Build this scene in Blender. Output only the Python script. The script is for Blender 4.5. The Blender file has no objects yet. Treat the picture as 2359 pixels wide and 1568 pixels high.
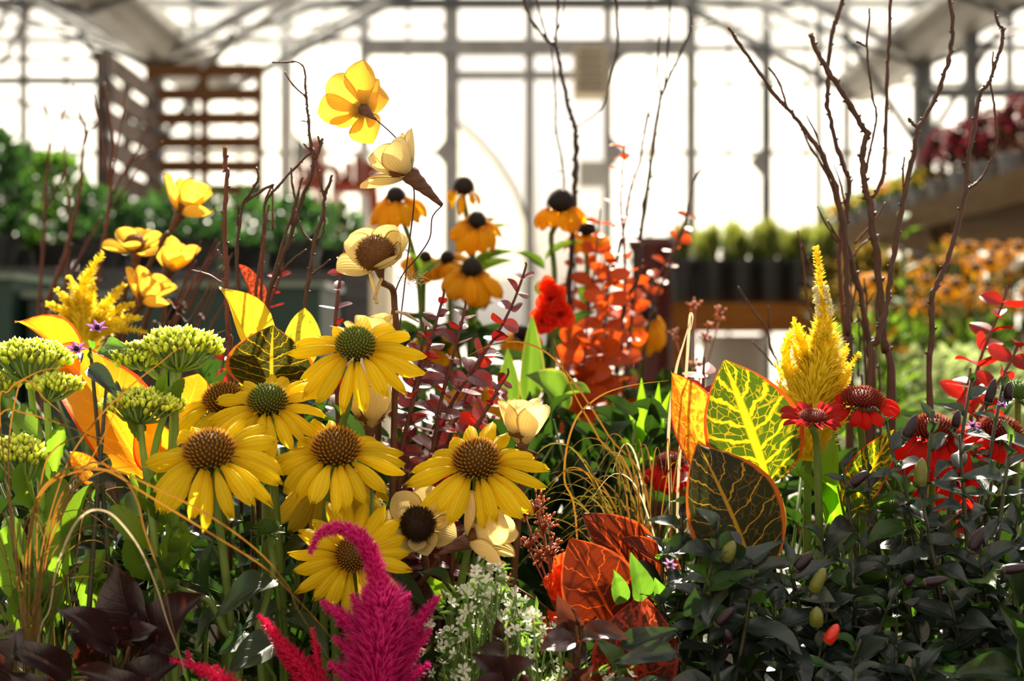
import bpy, math, random
from mathutils import Vector, Matrix
from math import sin, cos, pi, radians

# ------------------------------------------------------------------ camera, sky, sun, exposure
SC = bpy.context.scene
COL = SC.collection
F = 2359 * 50.0 / 36.0            # focal length in pixels of the 2359x1568 frame
CAMZ = 0.80
cam_d = bpy.data.cameras.new('camera')
cam_d.lens = 50.0
cam_d.sensor_width = 36.0
cam_d.clip_start = 0.05
cam_d.clip_end = 300
cam_d.dof.use_dof = True
cam_d.dof.focus_distance = 1.07
cam_d.dof.aperture_fstop = 5.6
cam = bpy.data.objects.new('camera', cam_d)
COL.objects.link(cam)
cam.location = (0, 0, CAMZ)
cam.rotation_euler = (pi / 2, 0, 0)
SC.camera = cam

SUN_AZ, SUN_EL = radians(4), radians(43)      # behind the flowers, a little right
world = bpy.data.worlds.new('sky')
SC.world = world
world.use_nodes = True
wn = world.node_tree
wn.nodes.clear()
sky = wn.nodes.new('ShaderNodeTexSky')
sky.sky_type = 'NISHITA'
sky.sun_disc = False
sky.sun_elevation = SUN_EL
sky.sun_rotation = SUN_AZ
sky.air_density = 1.0
sky.dust_density = 6.0
sky.ozone_density = 1.0
warm = wn.nodes.new('ShaderNodeMixRGB')
warm.inputs[0].default_value = 0.35
warm.inputs[2].default_value = (7.2, 6.9, 6.4, 1)      # thin bright overcast
bg = wn.nodes.new('ShaderNodeBackground')
bg.inputs['Strength'].default_value = 0.12
wo = wn.nodes.new('ShaderNodeOutputWorld')
wn.links.new(sky.outputs[0], warm.inputs[1])
wn.links.new(warm.outputs[0], bg.inputs['Color'])
wn.links.new(bg.outputs[0], wo.inputs['Surface'])

sun_d = bpy.data.lights.new('sun_offscreen', 'SUN')
sun_d.energy = 21.0
sun_d.angle = radians(1.2)
sun_d.color = (1.0, 0.90, 0.74)
sun = bpy.data.objects.new('sun_offscreen', sun_d)
COL.objects.link(sun)
sdir = Vector((sin(SUN_AZ) * cos(SUN_EL), cos(SUN_AZ) * cos(SUN_EL), sin(SUN_EL)))
sun.rotation_euler = sdir.to_track_quat('Z', 'Y').to_euler()
sun.location = sdir * 40

SC.view_settings.view_transform = 'Standard'
SC.view_settings.look = 'None'
SC.view_settings.gamma = 1.0
SC.view_settings.use_curve_mapping = False
SC.view_settings.exposure = 0.35
SC.cycles.max_bounces = 7
SC.cycles.diffuse_bounces = 3
SC.cycles.glossy_bounces = 2
SC.cycles.transmission_bounces = 6
SC.cycles.transparent_max_bounces = 12
SC.cycles.caustics_reflective = False
SC.cycles.caustics_refractive = False

# ------------------------------------------------------------------ helpers
RNG = random.Random(7)
def V(*a): return Vector(a)
def P(px, py, d):
    return Vector(((px - 1179.5) / F * d, d, CAMZ - (py - 784) / F * d))
def S(px, d): return px / F * d
SOIL = 0.38
WM = {}                           # world matrix of every object made here

def frame(o, y, z):
    y = Vector(y).normalized()
    x = y.cross(Vector(z))
    if x.length < 1e-5: x = y.cross(Vector((0.3, 1, 0.2)))
    x.normalize()
    z = x.cross(y)
    m = Matrix.Identity(4)
    for r in range(3):
        m[r][0], m[r][1], m[r][2], m[r][3] = x[r], y[r], z[r], o[r]
    return m
def axis_frame(o, z, xh=(1, 0, 0)):
    z = Vector(z).normalized()
    x = Vector(xh) - z * Vector(xh).dot(z)
    x.normalize()
    y = z.cross(x)
    m = Matrix.Identity(4)
    for r in range(3):
        m[r][0], m[r][1], m[r][2], m[r][3] = x[r], y[r], z[r], o[r]
    return m
def Sc(x, y, z): return Matrix.Diagonal((x, y, z, 1))
def T(v): return Matrix.Translation(Vector(v))
def R(a, ax): return Matrix.Rotation(a, 4, ax)

def obj(name, mesh, parent=None, M=None):
    o = bpy.data.objects.new(name, mesh)
    COL.objects.link(o)
    M = M if M is not None else Matrix.Identity(4)
    if parent is not None:
        o.parent = parent
        o.matrix_basis = WM[parent.name].inverted() @ M
    else:
        o.matrix_basis = M
    WM[o.name] = M
    return o
def thing(name, label, cat, loc, group=None):
    o = obj(name, None, None, T(loc))
    o.empty_display_size = 0.02
    o['label'] = label; o['category'] = cat
    if group: o['group'] = group
    return o
def tag(o, label, cat, group=None):
    o['label'] = label; o['category'] = cat
    if group: o['group'] = group
    return o
def struct(o):
    o['kind'] = 'structure'
    return o

class MB:
    """collects geometry for one mesh"""
    def __init__(s): s.v = []; s.f = []; s.uv = []
    def add(s, verts, faces, uvs=None):
        b = len(s.v)
        s.v += [tuple(p) for p in verts]
        s.f += [tuple(i + b for i in f) for f in faces]
        s.uv += uvs if uvs else [(0.5, 0.5)] * len(verts)
        return s
    def box(s, c, h, M=None):
        pts = [Vector((c[0] + sx * h[0], c[1] + sy * h[1], c[2] + sz * h[2])) for sx in (-1, 1) for sy in (-1, 1) for sz in (-1, 1)]
        if M: pts = [M @ p for p in pts]
        return s.add(pts, [(0, 1, 3, 2), (4, 6, 7, 5), (0, 4, 5, 1), (2, 3, 7, 6), (0, 2, 6, 4), (1, 5, 7, 3)])
    def tube(s, pts, rad, seg=6, cap=True):
        n = len(pts)
        vs, fs, uv = [], [], []
        prev = None
        for i, p in enumerate(pts):
            t = (pts[min(i + 1, n - 1)] - pts[max(i - 1, 0)])
            if t.length < 1e-9: t = Vector((0, 0, 1))
            t.normalize()
            if prev is None:
                a = t.cross(Vector((0, 1, 0.1)))
                if a.length < 1e-3: a = t.cross(Vector((1, 0, 0)))
            else:
                a = prev - t * prev.dot(t)
            a.normalize(); prev = a
            b = t.cross(a)
            r = rad[i] if isinstance(rad, (list, tuple)) else rad
            for k in range(seg):
                w = 2 * pi * k / seg
                vs.append(p + (a * cos(w) + b * sin(w)) * r)
                uv.append((k / seg, i / max(1, n - 1)))
        for i in range(n - 1):
            for k in range(seg):
                k2 = (k + 1) % seg
                fs.append((i * seg + k, i * seg + k2, (i + 1) * seg + k2, (i + 1) * seg + k))
        if cap:
            fs.append(tuple(range(seg - 1, -1, -1)))
            fs.append(tuple(range((n - 1) * seg, n * seg)))
        return s.add(vs, fs, uv)
    def lathe(s, prof, seg=16, M=None, jag=0.0, rng=None):
        vs, fs, uv = [], [], []
        n = len(prof)
        for i, (r, z) in enumerate(prof):
            for k in range(seg):
                w = 2 * pi * k / seg
                rr = r * (1 + (rng.uniform(-jag, jag) if rng else 0))
                p = Vector((rr * cos(w), rr * sin(w), z))
                vs.append(M @ p if M else p)
                uv.append((k / seg, i / (n - 1)))
        for i in range(n - 1):
            for k in range(seg):
                k2 = (k + 1) % seg
                fs.append((i * seg + k, i * seg + k2, (i + 1) * seg + k2, (i + 1) * seg + k))
        fs.append(tuple(range(seg - 1, -1, -1)))
        fs.append(tuple(range((n - 1) * seg, n * seg)))
        return s.add(vs, fs, uv)
    def spike(s, base, tip, r, seg=3, u=0.5):
        d = tip - base
        a = d.cross(Vector((0.31, 0.2, 0.93)))
        if a.length < 1e-9: a = d.cross(Vector((1, 0, 0)))
        a.normalize(); b = d.normalized().cross(a)
        vs = [base + (a * cos(2 * pi * k / seg) + b * sin(2 * pi * k / seg)) * r for k in range(seg)] + [tip]
        fs = [(k, (k + 1) % seg, seg) for k in range(seg)]
        return s.add(vs, fs, [(u, 0.0)] * seg + [(u, 1.0)])
    def tepal(s, base, tip, r, u=0.5, nrm=None):
        d = tip - base
        a = d.cross(nrm if nrm is not None else Vector((0.31, 0.2, 0.93)))
        if a.length < 1e-9: a = d.cross(Vector((1, 0, 0)))
        a.normalize(); b = d.normalized().cross(a) * r * 0.35
        m_ = base + d * 0.45
        return s.add([base, m_ - a * r + b, tip, m_ + a * r + b, m_], [(0, 4, 1), (1, 4, 2), (0, 3, 4), (4, 3, 2)], [(u, 0), (u, .45), (u, 1), (u, .45), (u, .45)])
    def bud(s, base, tip, r, seg=5, u=0.5):
        d = tip - base
        a = d.cross(Vector((0.31, 0.2, 0.93)))
        if a.length < 1e-9: a = d.cross(Vector((1, 0, 0)))
        a.normalize(); b = d.normalized().cross(a)
        vs = [base]; uv = [(u, 0)]
        for t, q in ((0.35, 0.85), (0.7, 0.9)):
            for k in range(seg):
                w = 2 * pi * k / seg + t
                vs.append(base + d * t + (a * cos(w) + b * sin(w)) * r * q); uv.append((u, t))
        vs.append(tip); uv.append((u, 1))
        fs = []
        for k in range(seg):
            k2 = (k + 1) % seg
            fs += [(0, 1 + k2, 1 + k), (1 + k, 1 + k2, 1 + seg + k2, 1 + seg + k), (1 + seg + k, 1 + seg + k2, 1 + 2 * seg)]
        return s.add(vs, fs, uv)
    def mesh(s, name, mat, smooth=True):
        me = bpy.data.meshes.new(name)
        me.from_pydata(s.v, [], s.f)
        lay = me.uv_layers.new(name='UVMap')
        vi = [0] * len(me.loops)
        me.loops.foreach_get('vertex_index', vi)
        flat = [c for i in vi for c in s.uv[i]]
        lay.data.foreach_set('uv', flat)
        if smooth: me.polygons.foreach_set('use_smooth', [True] * len(me.polygons))
        if mat: me.materials.append(mat)
        me.update()
        return me
    def obj(s, name, mat, parent=None, M=None, smooth=True):
        """vertices are in world space unless M is given (then local to M)"""
        if M is None and parent is not None:
            M = WM[parent.name]
            inv = M.inverted()
            s.v = [tuple(inv @ Vector(p)) for p in s.v]
        return obj(name, s.mesh(name, mat, smooth), parent, M)

def smooth_path(pts, k=4):
    """Catmull-Rom through (Vector, radius) points"""
    n = len(pts); out = []
    for i in range(n - 1):
        p0, p1, p2, p3 = pts[max(0, i - 1)], pts[i], pts[i + 1], pts[min(n - 1, i + 2)]
        for j in range(k):
            t = j / k
            q = 0.5 * ((2 * p1[0]) + (p2[0] - p0[0]) * t + (2 * p0[0] - 5 * p1[0] + 4 * p2[0] - p3[0]) * t * t + (3 * p1[0] - p0[0] - 3 * p2[0] + p3[0]) * t ** 3)
            out.append((q, p1[1] + (p2[1] - p1[1]) * t))
    out.append(pts[-1])
    return out

# ------------------------------------------------------------------ leaf and petal meshes (unit length along +Y, unit width)
PROF = {
    'oval': lambda v: max(0.03, (sin(pi * min(1, v * 1.0) ** 0.9)) ** 0.75),
    'lance': lambda v: max(0.02, (sin(pi * v ** 0.72)) ** 0.95 * (1 - 0.15 * v)),
    'croton': lambda v: max(0.02, 0.06 + 0.94 * math.sqrt(max(0, 1 - ((0.45 - v) / 0.45) ** 2))) if v < 0.45 else max(0.02, 1 - ((v - 0.45) / 0.55) ** 1.9),
    'pepper': lambda v: max(0.02, (sin(pi * v ** 0.66)) ** 1.05),
    'round': lambda v: max(0.05, (max(0, 1 - (2 * v - 1) ** 2)) ** 0.5),
    'spoon': lambda v: (0.24 + 0.76 * sin(pi / 2 * v / 0.6) ** 1.2) if v < 0.6 else max(0.03, math.sqrt(max(0, 1 - ((v - 0.6) / 0.4) ** 2))),
    'petal': lambda v: (0.30 + 0.70 * sin(pi / 2 * v / 0.55) ** 1.1) if v < 0.55 else max(0.18, (1 - ((v - 0.55) / 0.45) ** 2.6 * 0.78)),
    'spatula': lambda v: max(0.06, (0.25 + 0.75 * sin(pi * v ** 1.15 * 0.93)) * (1 if v < 0.85 else math.sqrt(max(0, 1 - ((v - 0.85) / 0.15) ** 2)) * 0.9 + 0.1)),
    'blade': lambda v: max(0.03, 1 - v ** 2.2),
}
LEAFC = {}
def VV(t): return 0.45 * t + 0.55 * (0.5 - 0.5 * cos(pi * t))
def leaf_mesh(prof, mat, bend=0.5, fold=0.0, wave=0.0, ridge=0.0, notch=0.0, ser=0.0, cup=0.0, twist=0.0, nu=6, nv=10, seed=0, name='leaf'):
    key = (prof, mat.name if mat else '', bend, fold, wave, ridge, notch, ser, cup, twist, nu, nv, seed)
    if key in LEAFC: return LEAFC[key]
    rg = random.Random(seed * 131 + 5)
    pf = PROF[prof]
    ph = rg.uniform(0, 6.28); ph2 = rg.uniform(0, 6.28)
    asym = rg.uniform(-0.04, 0.04)
    # centre line
    cy, cz = [0.0], [0.0]
    for j in range(nv):
        va, vb = VV(j / nv), VV((j + 1) / nv)
        th = bend * (0.5 - (va + vb) / 2)
        cy.append(cy[-1] + cos(th) * (vb - va)); cz.append(cz[-1] + sin(th) * (vb - va))
    k = 1.0 / cy[-1]
    vs, uv, fs = [], [], []
    for j in range(nv + 1):
        v = VV(j / nv)
        hw = 0.5 * pf(v)
        th = bend * (0.5 - v)
        ny, nz = -sin(th), cos(th)
        for i in range(nu + 1):
            u = 2 * i / nu - 1
            h = hw
            if ser and abs(u) > 0.9: h = hw * (1 + ser * ((v * 9 + 0.3 * (u > 0)) % 1.0 - 0.5))
            x = u * h + asym * sin(v * pi)
            z = fold * abs(u) * hw * 2 * 0.5 + cup * u * u * hw + wave * sin(v * 9 + ph + (u > 0) * 1.3) * u * u * 0.12 + ridge * cos(3 * pi * u) * 0.03
            yo = 0.0
            if notch and v > 0.8:
                yo = -notch * (0.5 + 0.5 * cos(3.0 * pi * u + ph2 * 0.35)) * (v - 0.8) * 5 * 0.11
            tw = twist * (v - 0.2)
            xx = x * cos(tw) - z * sin(tw); zz = x * sin(tw) + z * cos(tw)
            vs.append((xx, (cy[j] + ny * zz) * k + yo, (cz[j] + nz * zz) * k))
            uv.append(((u + 1) / 2, v))
    for j in range(nv):
        for i in range(nu):
            a = j * (nu + 1) + i
            fs.append((a, a + 1, a + nu + 2, a + nu + 1))
    mb = MB(); mb.add(vs, fs, uv)
    me = mb.mesh(name, mat)
    LEAFC[key] = me
    return me

def put_leaf(parent, mesh, base, tip, width, nrm=(0, -1, 0.5), name='leaf', zs=None):
    d = tip - base
    L = d.length
    M = frame(base, d, nrm) @ Sc(width, L, zs if zs else L)
    return obj(name, mesh, parent, M)

# ------------------------------------------------------------------ materials
MATS = {}
class NT:
    def __init__(s, name):
        s.m = bpy.data.materials.new(name); s.m.use_nodes = True
        s.t = s.m.node_tree; s.t.nodes.clear()
        s.out = s.t.nodes.new('ShaderNodeOutputMaterial')
        s._uv = None
    def n(s, typ, **kw):
        x = s.t.nodes.new(typ)
        for k, v in kw.items(): setattr(x, k, v)
        return x
    def l(s, a, b): s.t.links.new(a, b)
    def val(s, sock, x):
        if isinstance(x, (int, float)): sock.default_value = x
        elif isinstance(x, (tuple, list)): sock.default_value = (x[0], x[1], x[2], 1) if len(sock.default_value) == 4 else x
        else: s.l(x, sock)
    def math(s, op, a, b=None, c=None, clamp=False):
        x = s.n('ShaderNodeMath', operation=op); x.use_clamp = clamp
        s.val(x.inputs[0], a)
        if b is not None: s.val(x.inputs[1], b)
        if c is not None: s.val(x.inputs[2], c)
        return x.outputs[0]
    def ss(s, x, e0, e1, lo=0.0, hi=1.0):
        r = s.n('ShaderNodeMapRange', interpolation_type='SMOOTHSTEP')
        s.val(r.inputs[0], x)
        for i, q in zip((1, 2, 3, 4), (e0, e1, lo, hi)): r.inputs[i].default_value = q
        return r.outputs[0]
    def mix(s, f, a, b, mode='MIX'):
        x = s.n('ShaderNodeMixRGB', blend_type=mode)
        s.val(x.inputs[0], f); s.val(x.inputs[1], a); s.val(x.inputs[2], b)
        return x.outputs[0]
    def uv(s):
        if s._uv is None:
            tc = s.n('ShaderNodeTexCoord'); s._tc = tc
            sp = s.n('ShaderNodeSeparateXYZ'); s.l(tc.outputs['UV'], sp.inputs[0])
            s._uv = (sp.outputs[0], sp.outputs[1])
        return s._uv
    def noise(s, scale=5, detail=3, coord='Object', vec=None, dist=0.0):
        s.uv()
        x = s.n('ShaderNodeTexNoise')
        x.inputs['Scale'].default_value = scale; x.inputs['Detail'].default_value = detail
        x.inputs['Distortion'].default_value = dist
        s.l(vec if vec else s._tc.outputs[coord], x.inputs['Vector'])
        return x.outputs['Fac']
    def rand(s):
        return s.n('ShaderNodeObjectInfo').outputs['Random']
    def combine(s, x, y, z=0.0):
        c = s.n('ShaderNodeCombineXYZ')
        s.val(c.inputs[0], x); s.val(c.inputs[1], y); s.val(c.inputs[2], z)
        return c.outputs[0]
    def bump(s, h, strength=0.3, dist=0.001):
        b = s.n('ShaderNodeBump'); b.inputs['Strength'].default_value = strength; b.inputs['Distance'].default_value = dist
        s.l(h, b.inputs['Height'])
        return b.outputs[0]
    def surf(s, col, rough=0.5, spec=0.5, tr=None, tfac=0.0, nrm=None, metal=0.0):
        p = s.n('ShaderNodeBsdfPrincipled')
        s.val(p.inputs['Base Color'], col); s.val(p.inputs['Roughness'], rough)
        p.inputs['Specular IOR Level'].default_value = spec
        p.inputs['Metallic'].default_value = metal
        if nrm: s.l(nrm, p.inputs['Normal'])
        if tfac:
            t = s.n('ShaderNodeBsdfTranslucent'); s.val(t.inputs[0], tr if tr is not None else col)
            if nrm: s.l(nrm, t.inputs['Normal'])
            mx = s.n('ShaderNodeMixShader'); mx.inputs[0].default_value = tfac
            s.l(p.outputs[0], mx.inputs[1]); s.l(t.outputs[0], mx.inputs[2])
            s.l(mx.outputs[0], s.out.inputs[0])
        else:
            s.l(p.outputs[0], s.out.inputs[0])
        return s.m
def randval(n, col, lo=0.75, hi=1.25):
    """per-object brightness variation"""
    v = n.ss(n.rand(), 0, 1, lo, hi)
    return n.mix(1.0, col, n.combine(v, v, v), 'MULTIPLY')

def leaf_mat(name, col, col2, trans, tfac=0.4, rough=0.45, spec=0.4, vein=None, vw=0.05, nside=7.0, slope=1.6, sidew=0.07, vstr=0.5, edge=None, var=(0.75, 1.25)):
    if name in MATS: return MATS[name]
    n = NT(name)
    u, v = n.uv()
    a = n.math('ABSOLUTE', n.math('MULTIPLY_ADD', u, 2.0, -1.0))
    nz = n.noise(40, 3)
    c = n.mix(n.ss(nz, 0.3, 0.7), col, col2)
    t = trans
    if vein is not None:
        mid = n.ss(a, 0.0, vw, 1.0, 0.0)
        ph = n.math('SUBTRACT', n.math('MULTIPLY', v, nside), n.math('MULTIPLY', n.math('POWER', a, 0.8), slope))
        fr = n.math('ABSOLUTE', n.math('SUBTRACT', n.math('FRACT', ph), 0.5))
        side = n.ss(fr, 0.0, sidew, 1.0, 0.0)
        side = n.math('MULTIPLY', side, n.ss(a, 0.75, 0.98, 0.75, 0.0))
        m = n.math('MULTIPLY', n.math('MAXIMUM', mid, side), vstr)
        c = n.mix(m, c, vein)
        t = n.mix(m, trans, vein)
        bmp = n.bump(n.math('SUBTRACT', 1.0, n.math('MAXIMUM', mid, side)), 0.35, 0.0012)
    else:
        bmp = n.bump(nz, 0.15, 0.001)
    if edge is not None:
        e = n.ss(a, 0.80, 0.97)
        c = n.mix(e, c, edge); t = n.mix(e, t, edge)
    c = randval(n, c, *var)
    t = randval(n, t, *var)
    MATS[name] = n.surf(c, rough, spec, t, tfac, bmp)
    return MATS[name]

def croton_mat(name, field, veinc, edge, trans_field, trans_vein, tfac=0.5, midw=0.10, net=0.06, side=0.16, blotch=0.0, nside=7.5, netf=0.5):
    if name in MATS: return MATS[name]
    n = NT(name)
    u, v = n.uv()
    us = n.math('MULTIPLY_ADD', u, 2.0, -1.0)
    a = n.math('ABSOLUTE', us)
    w1 = n.noise(5, 3, vec=n.combine(u, n.math('MULTIPLY', v, 1.7)))
    wob = n.math('MULTIPLY_ADD', w1, 0.9, -0.45)
    mid = n.ss(a, midw * 0.45, midw, 1.0, 0.0)
    ph = n.math('ADD', n.math('SUBTRACT', n.math('MULTIPLY', v, nside), n.math('MULTIPLY', n.math('POWER', a, 0.85), 1.6)), wob)
    ph = n.math('ADD', ph, n.ss(us, -0.02, 0.02, 0.0, 0.45))
    fr = n.math('ABSOLUTE', n.math('SUBTRACT', n.math('FRACT', ph), 0.5))
    sd = n.math('MULTIPLY', n.ss(fr, side * 0.5, side, 1.0, 0.0), n.ss(a, 0.7, 1.0, 1.0, 0.4))
    vo = n.n('ShaderNodeTexVoronoi', feature='DISTANCE_TO_EDGE')
    vo.inputs['Scale'].default_value = 1.0
    n.l(n.combine(n.math('MULTIPLY', u, 9.0), n.math('ADD', n.math('MULTIPLY', v, 17.0), n.math('MULTIPLY', a, -3.0))), vo.inputs['Vector'])
    nt = n.math('MULTIPLY', n.ss(vo.outputs[0], net * 0.5, net * 1.4, 1.0, 0.0), netf)
    nt = n.math('MULTIPLY', nt, n.ss(w1, 0.35, 0.55))
    m = n.math('MAXIMUM', n.math('MAXIMUM', mid, sd), nt)
    if blotch:
        b = n.ss(n.noise(9, 4, vec=n.combine(u, n.math('MULTIPLY', v, 1.6))), 0.62 - blotch * 0.3, 0.70 - blotch * 0.3)
        m = n.math('MAXIMUM', m, b)
    e = n.ss(n.math('ADD', a, n.math('MULTIPLY', w1, 0.08)), 0.93, 0.99)
    c = n.mix(e, n.mix(m, field, veinc), edge)
    t = n.mix(e, n.mix(m, trans_field, trans_vein), edge)
    bmp = n.bump(n.math('SUBTRACT', 1.0, n.math('MAXIMUM', mid, sd)), 0.3, 0.0015)
    MATS[name] = n.surf(c, 0.42, 0.22, t, tfac, bmp)
    return MATS[name]

def petal_mat(name, col, base, trans, tfac=0.5, stripes=9.0, rough=0.55, tip=None, var=(0.88, 1.08), rim=None):
    if name in MATS: return MATS[name]
    n = NT(name)
    u, v = n.uv()
    st = n.math('SINE', n.math('MULTIPLY', u, stripes * 2 * pi))
    c = n.mix(n.ss(v, 0.0, 0.35, 1.0, 0.0), col, base)
    t = n.mix(n.ss(v, 0.0, 0.35, 1.0, 0.0), trans, base)
    if tip is not None:
        c = n.mix(n.ss(v, 0.75, 1.0), c, tip); t = n.mix(n.ss(v, 0.75, 1.0), t, tip)
    sf = n.math('MULTIPLY', n.ss(st, 0.2, 1.0), 0.22)
    c = n.mix(sf, c, n.mix(1.0, c, (0.55, 0.45, 0.3), 'MULTIPLY'))
    t = n.mix(sf, t, n.mix(1.0, t, (0.62, 0.52, 0.3), 'MULTIPLY'))
    if rim is not None:
        e = n.ss(n.math('ABSOLUTE', n.math('MULTIPLY_ADD', u, 2.0, -1.0)), 0.90, 0.99)
        e = n.math('MAXIMUM', e, n.ss(v, 0.965, 0.995))
        c = n.mix(e, c, rim); t = n.mix(e, t, rim)
    c = randval(n, c, *var); t = randval(n, t, *var)
    MATS[name] = n.surf(c, rough, 0.12, t, tfac, n.bump(st, 0.25, 0.0006))
    return MATS[name]

def grad_mat(name, stops, axis='v', tfac=0.3, rough=0.6, spec=0.25, centre=None, var=(0.85, 1.15), sss=0.0):
    """colour ramp along the uv of spikes and buds (root to tip); centre = (colour) for u near 0"""
    if name in MATS: return MATS[name]
    n = NT(name)
    u, v = n.uv()
    r = n.n('ShaderNodeValToRGB')
    el = r.color_ramp.elements
    el[0].position, el[0].color = stops[0][0], (*stops[0][1], 1)
    el[1].position, el[1].color = stops[-1][0], (*stops[-1][1], 1)
    for p, c in stops[1:-1]:
        e = el.new(p); e.color = (*c, 1)
    n.l(v if axis == 'v' else u, r.inputs[0])
    c = r.outputs[0]
    if centre:
        c = n.mix(n.ss(u, 0.12, 0.55, 0.85, 0.0), c, n.mix(n.ss(v, 0.2, 1.0), (0.14, 0.20, 0.02), centre))
    c = randval(n, c, *var)
    MATS[name] = n.surf(c, rough, spec, c, tfac)
    if sss:
        for q in n.t.nodes:
            if q.type == 'BSDF_PRINCIPLED':
                q.inputs['Subsurface Weight'].default_value = 1.0
                q.inputs['Subsurface Radius'].default_value = (1.0, 1.0, 0.4)
                q.inputs['Subsurface Scale'].default_value = sss
    return MATS[name]

def plain_mat(name, col, col2=None, scale=8, rough=0.6, spec=0.4, metal=0.0, tfac=0.0, tr=None, bump=0.0, stretch=(1, 1, 1), coord='Object', var=None):
    if name in MATS: return MATS[name]
    n = NT(name)
    n.uv()
    mp = n.n('ShaderNodeMapping'); mp.inputs['Scale'].default_value = stretch
    n.l(n._tc.outputs[coord], mp.inputs[0])
    nz = n.noise(scale, 4, vec=mp.outputs[0])
    c = n.mix(n.ss(nz, 0.3, 0.7), col, col2) if col2 else n.mix(0.0, col, col)
    if var: c = randval(n, c, *var)
    MATS[name] = n.surf(c, rough, spec, tr if tr else c, tfac, n.bump(nz, bump, 0.002) if bump else None, metal)
    return MATS[name]

def pane_mat(name, tint, haze, hcol=(0.9, 0.9, 0.88)):
    if name in MATS: return MATS[name]
    n = NT(name)
    n.uv()
    tr = n.n('ShaderNodeBsdfTransparent'); tr.inputs[0].default_value = (*tint, 1)
    tl = n.n('ShaderNodeBsdfTranslucent'); tl.inputs[0].default_value = (*hcol, 1)
    df = n.n('ShaderNodeBsdfDiffuse'); df.inputs[0].default_value = (*hcol, 1)
    m1 = n.n('ShaderNodeMixShader'); m1.inputs[0].default_value = 0.25
    n.l(tl.outputs[0], m1.inputs[1]); n.l(df.outputs[0], m1.inputs[2])
    m2 = n.n('ShaderNodeMixShader')
    nz = n.noise(3, 3)
    n.l(n.ss(nz, 0.3, 0.7, haze * 0.8, min(1.0, haze * 1.2)), m2.inputs[0])
    n.l(tr.outputs[0], m2.inputs[1]); n.l(m1.outputs[0], m2.inputs[2])
    n.l(m2.outputs[0], n.out.inputs[0])
    MATS[name] = n.m
    return n.m

# ------------------------------------------------------------------ the greenhouse
steel = plain_mat('galvanised_steel', (0.20, 0.19, 0.185), (0.27, 0.26, 0.25), 6, 0.45, 0.5, 0.35)
steel_dark = plain_mat('dark_steel', (0.055, 0.058, 0.062), (0.085, 0.085, 0.085), 6, 0.5, 0.5, 0.3)
alu = plain_mat('aluminium', (0.48, 0.46, 0.44), (0.58, 0.56, 0.53), 5, 0.4, 0.5, 0.3)
concrete = plain_mat('concrete', (0.13, 0.12, 0.105), (0.18, 0.165, 0.15), 3, 0.85, 0.2, bump=0.2)
frost = pane_mat('frosted_polycarbonate', (0.93, 0.93, 0.92), 0.28)
clear = pane_mat('clear_panel', (0.96, 0.97, 0.97), 0.10)
roofp = pane_mat('roof_panel', (0.94, 0.94, 0.93), 0.10)

def beam(mb, p0, p1, w, h=None):
    h = h or w
    d = p1 - p0
    M = frame((p0 + p1) / 2, d, (0, 0, 1) if abs(d.normalized().z) < 0.9 else (0, 1, 0))
    return mb.box((0, 0, 0), (w / 2, d.length / 2, h / 2), M)
def beam_obj(name, p0, p1, w, h, mat, parent=None):
    return beam(MB(), p0, p1, w, h).obj(name, mat, parent, None, False)

g = MB(); g.box((0, 6, -0.05), (9, 12, 0.05))
floor = struct(g.obj('floor', concrete, smooth=False))
g = MB(); g.box((0, 60, -0.12), (80, 80, 0.05))
ground = g.obj('ground', plain_mat('gravel', (0.40, 0.38, 0.33), (0.30, 0.31, 0.22), 2, 0.9, 0.2), smooth=False)
struct(ground)
ground['label'] = 'pale gravel ground beyond the glazed end wall'

WY = 14.0
fw = struct(obj('wall_front_added', None, None, T((0, -5, 0))))     # unseen boarded wall, added behind the viewer to cut frontal fill light
clad = plain_mat('painted_cladding', (0.20, 0.17, 0.14), (0.25, 0.22, 0.18), 2, 0.8, 0.2)
for k in range(25):
    MB().box((0, -5, 0.1 + k * 0.2), (9.2, 0.03, 0.097)).obj('cladding_board', clad, fw, None, False)
wall = struct(obj('wall_back', None, None, T((0, WY, 0))))
def wp(px, py, dy=0.0): return P(px, py, WY) + V(0, dy, 0)
FLOORPX = 784 + CAMZ * F / WY
xs = [-700, -515, -330, -145, 55, 250, 445, 660, 840, 1040, 1220, 1400, 1592, 1765, 1950, 2140, 2325, 2510, 2700, 2890, 3080]
ys = [-560, -330, -110, 10, 112, 352, 600, FLOORPX]
MUL = {660: (30, alu), 840: (24, alu), 1040: (34, steel), 1220: (22, steel), 1400: (20, steel), 1592: (24, steel), 1765: (22, steel_dark)}
for x in xs:
    w, mt = MUL.get(x, (16, steel))
    beam_obj('mullion', wp(x, FLOORPX), wp(x, -560), S(w, WY), 0.08, mt, wall)
for i in range(len(xs) - 1):          # thin glazing bars half-way
    xm = (xs[i] + xs[i + 1]) / 2
    if 1040 <= xs[i] < 1400: continue
    beam_obj('glazing_bar', wp(xm, FLOORPX), wp(xm, -560), S(7, WY), 0.04, alu, wall)
for y in ys[:-1]:
    if y == 112:
        beam_obj('header', wp(835, y, -0.05), wp(1600, y, -0.05), 0.10, S(36, WY), steel, wall)
        beam_obj('rail', wp(-700, y - 20), wp(835, y - 20), 0.05, S(12, WY), alu, wall)
        beam_obj('rail', wp(1600, y), wp(3080, y), 0.05, S(14, WY), steel, wall)
    elif y == 10:
        beam_obj('rail', wp(-700, y, -0.03), wp(3080, y, -0.03), 0.08, S(24, WY), steel_dark, wall)
    elif y in (352, 600):
        for a, b in ((-700, 1040), (1400, 3080)):
            beam_obj('rail', wp(a, y), wp(b, y), 0.05, S(11, WY), alu, wall)
    else:
        beam_obj('rail', wp(-700, y), wp(3080, y), 0.05, S(14, WY), alu, wall)
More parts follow.
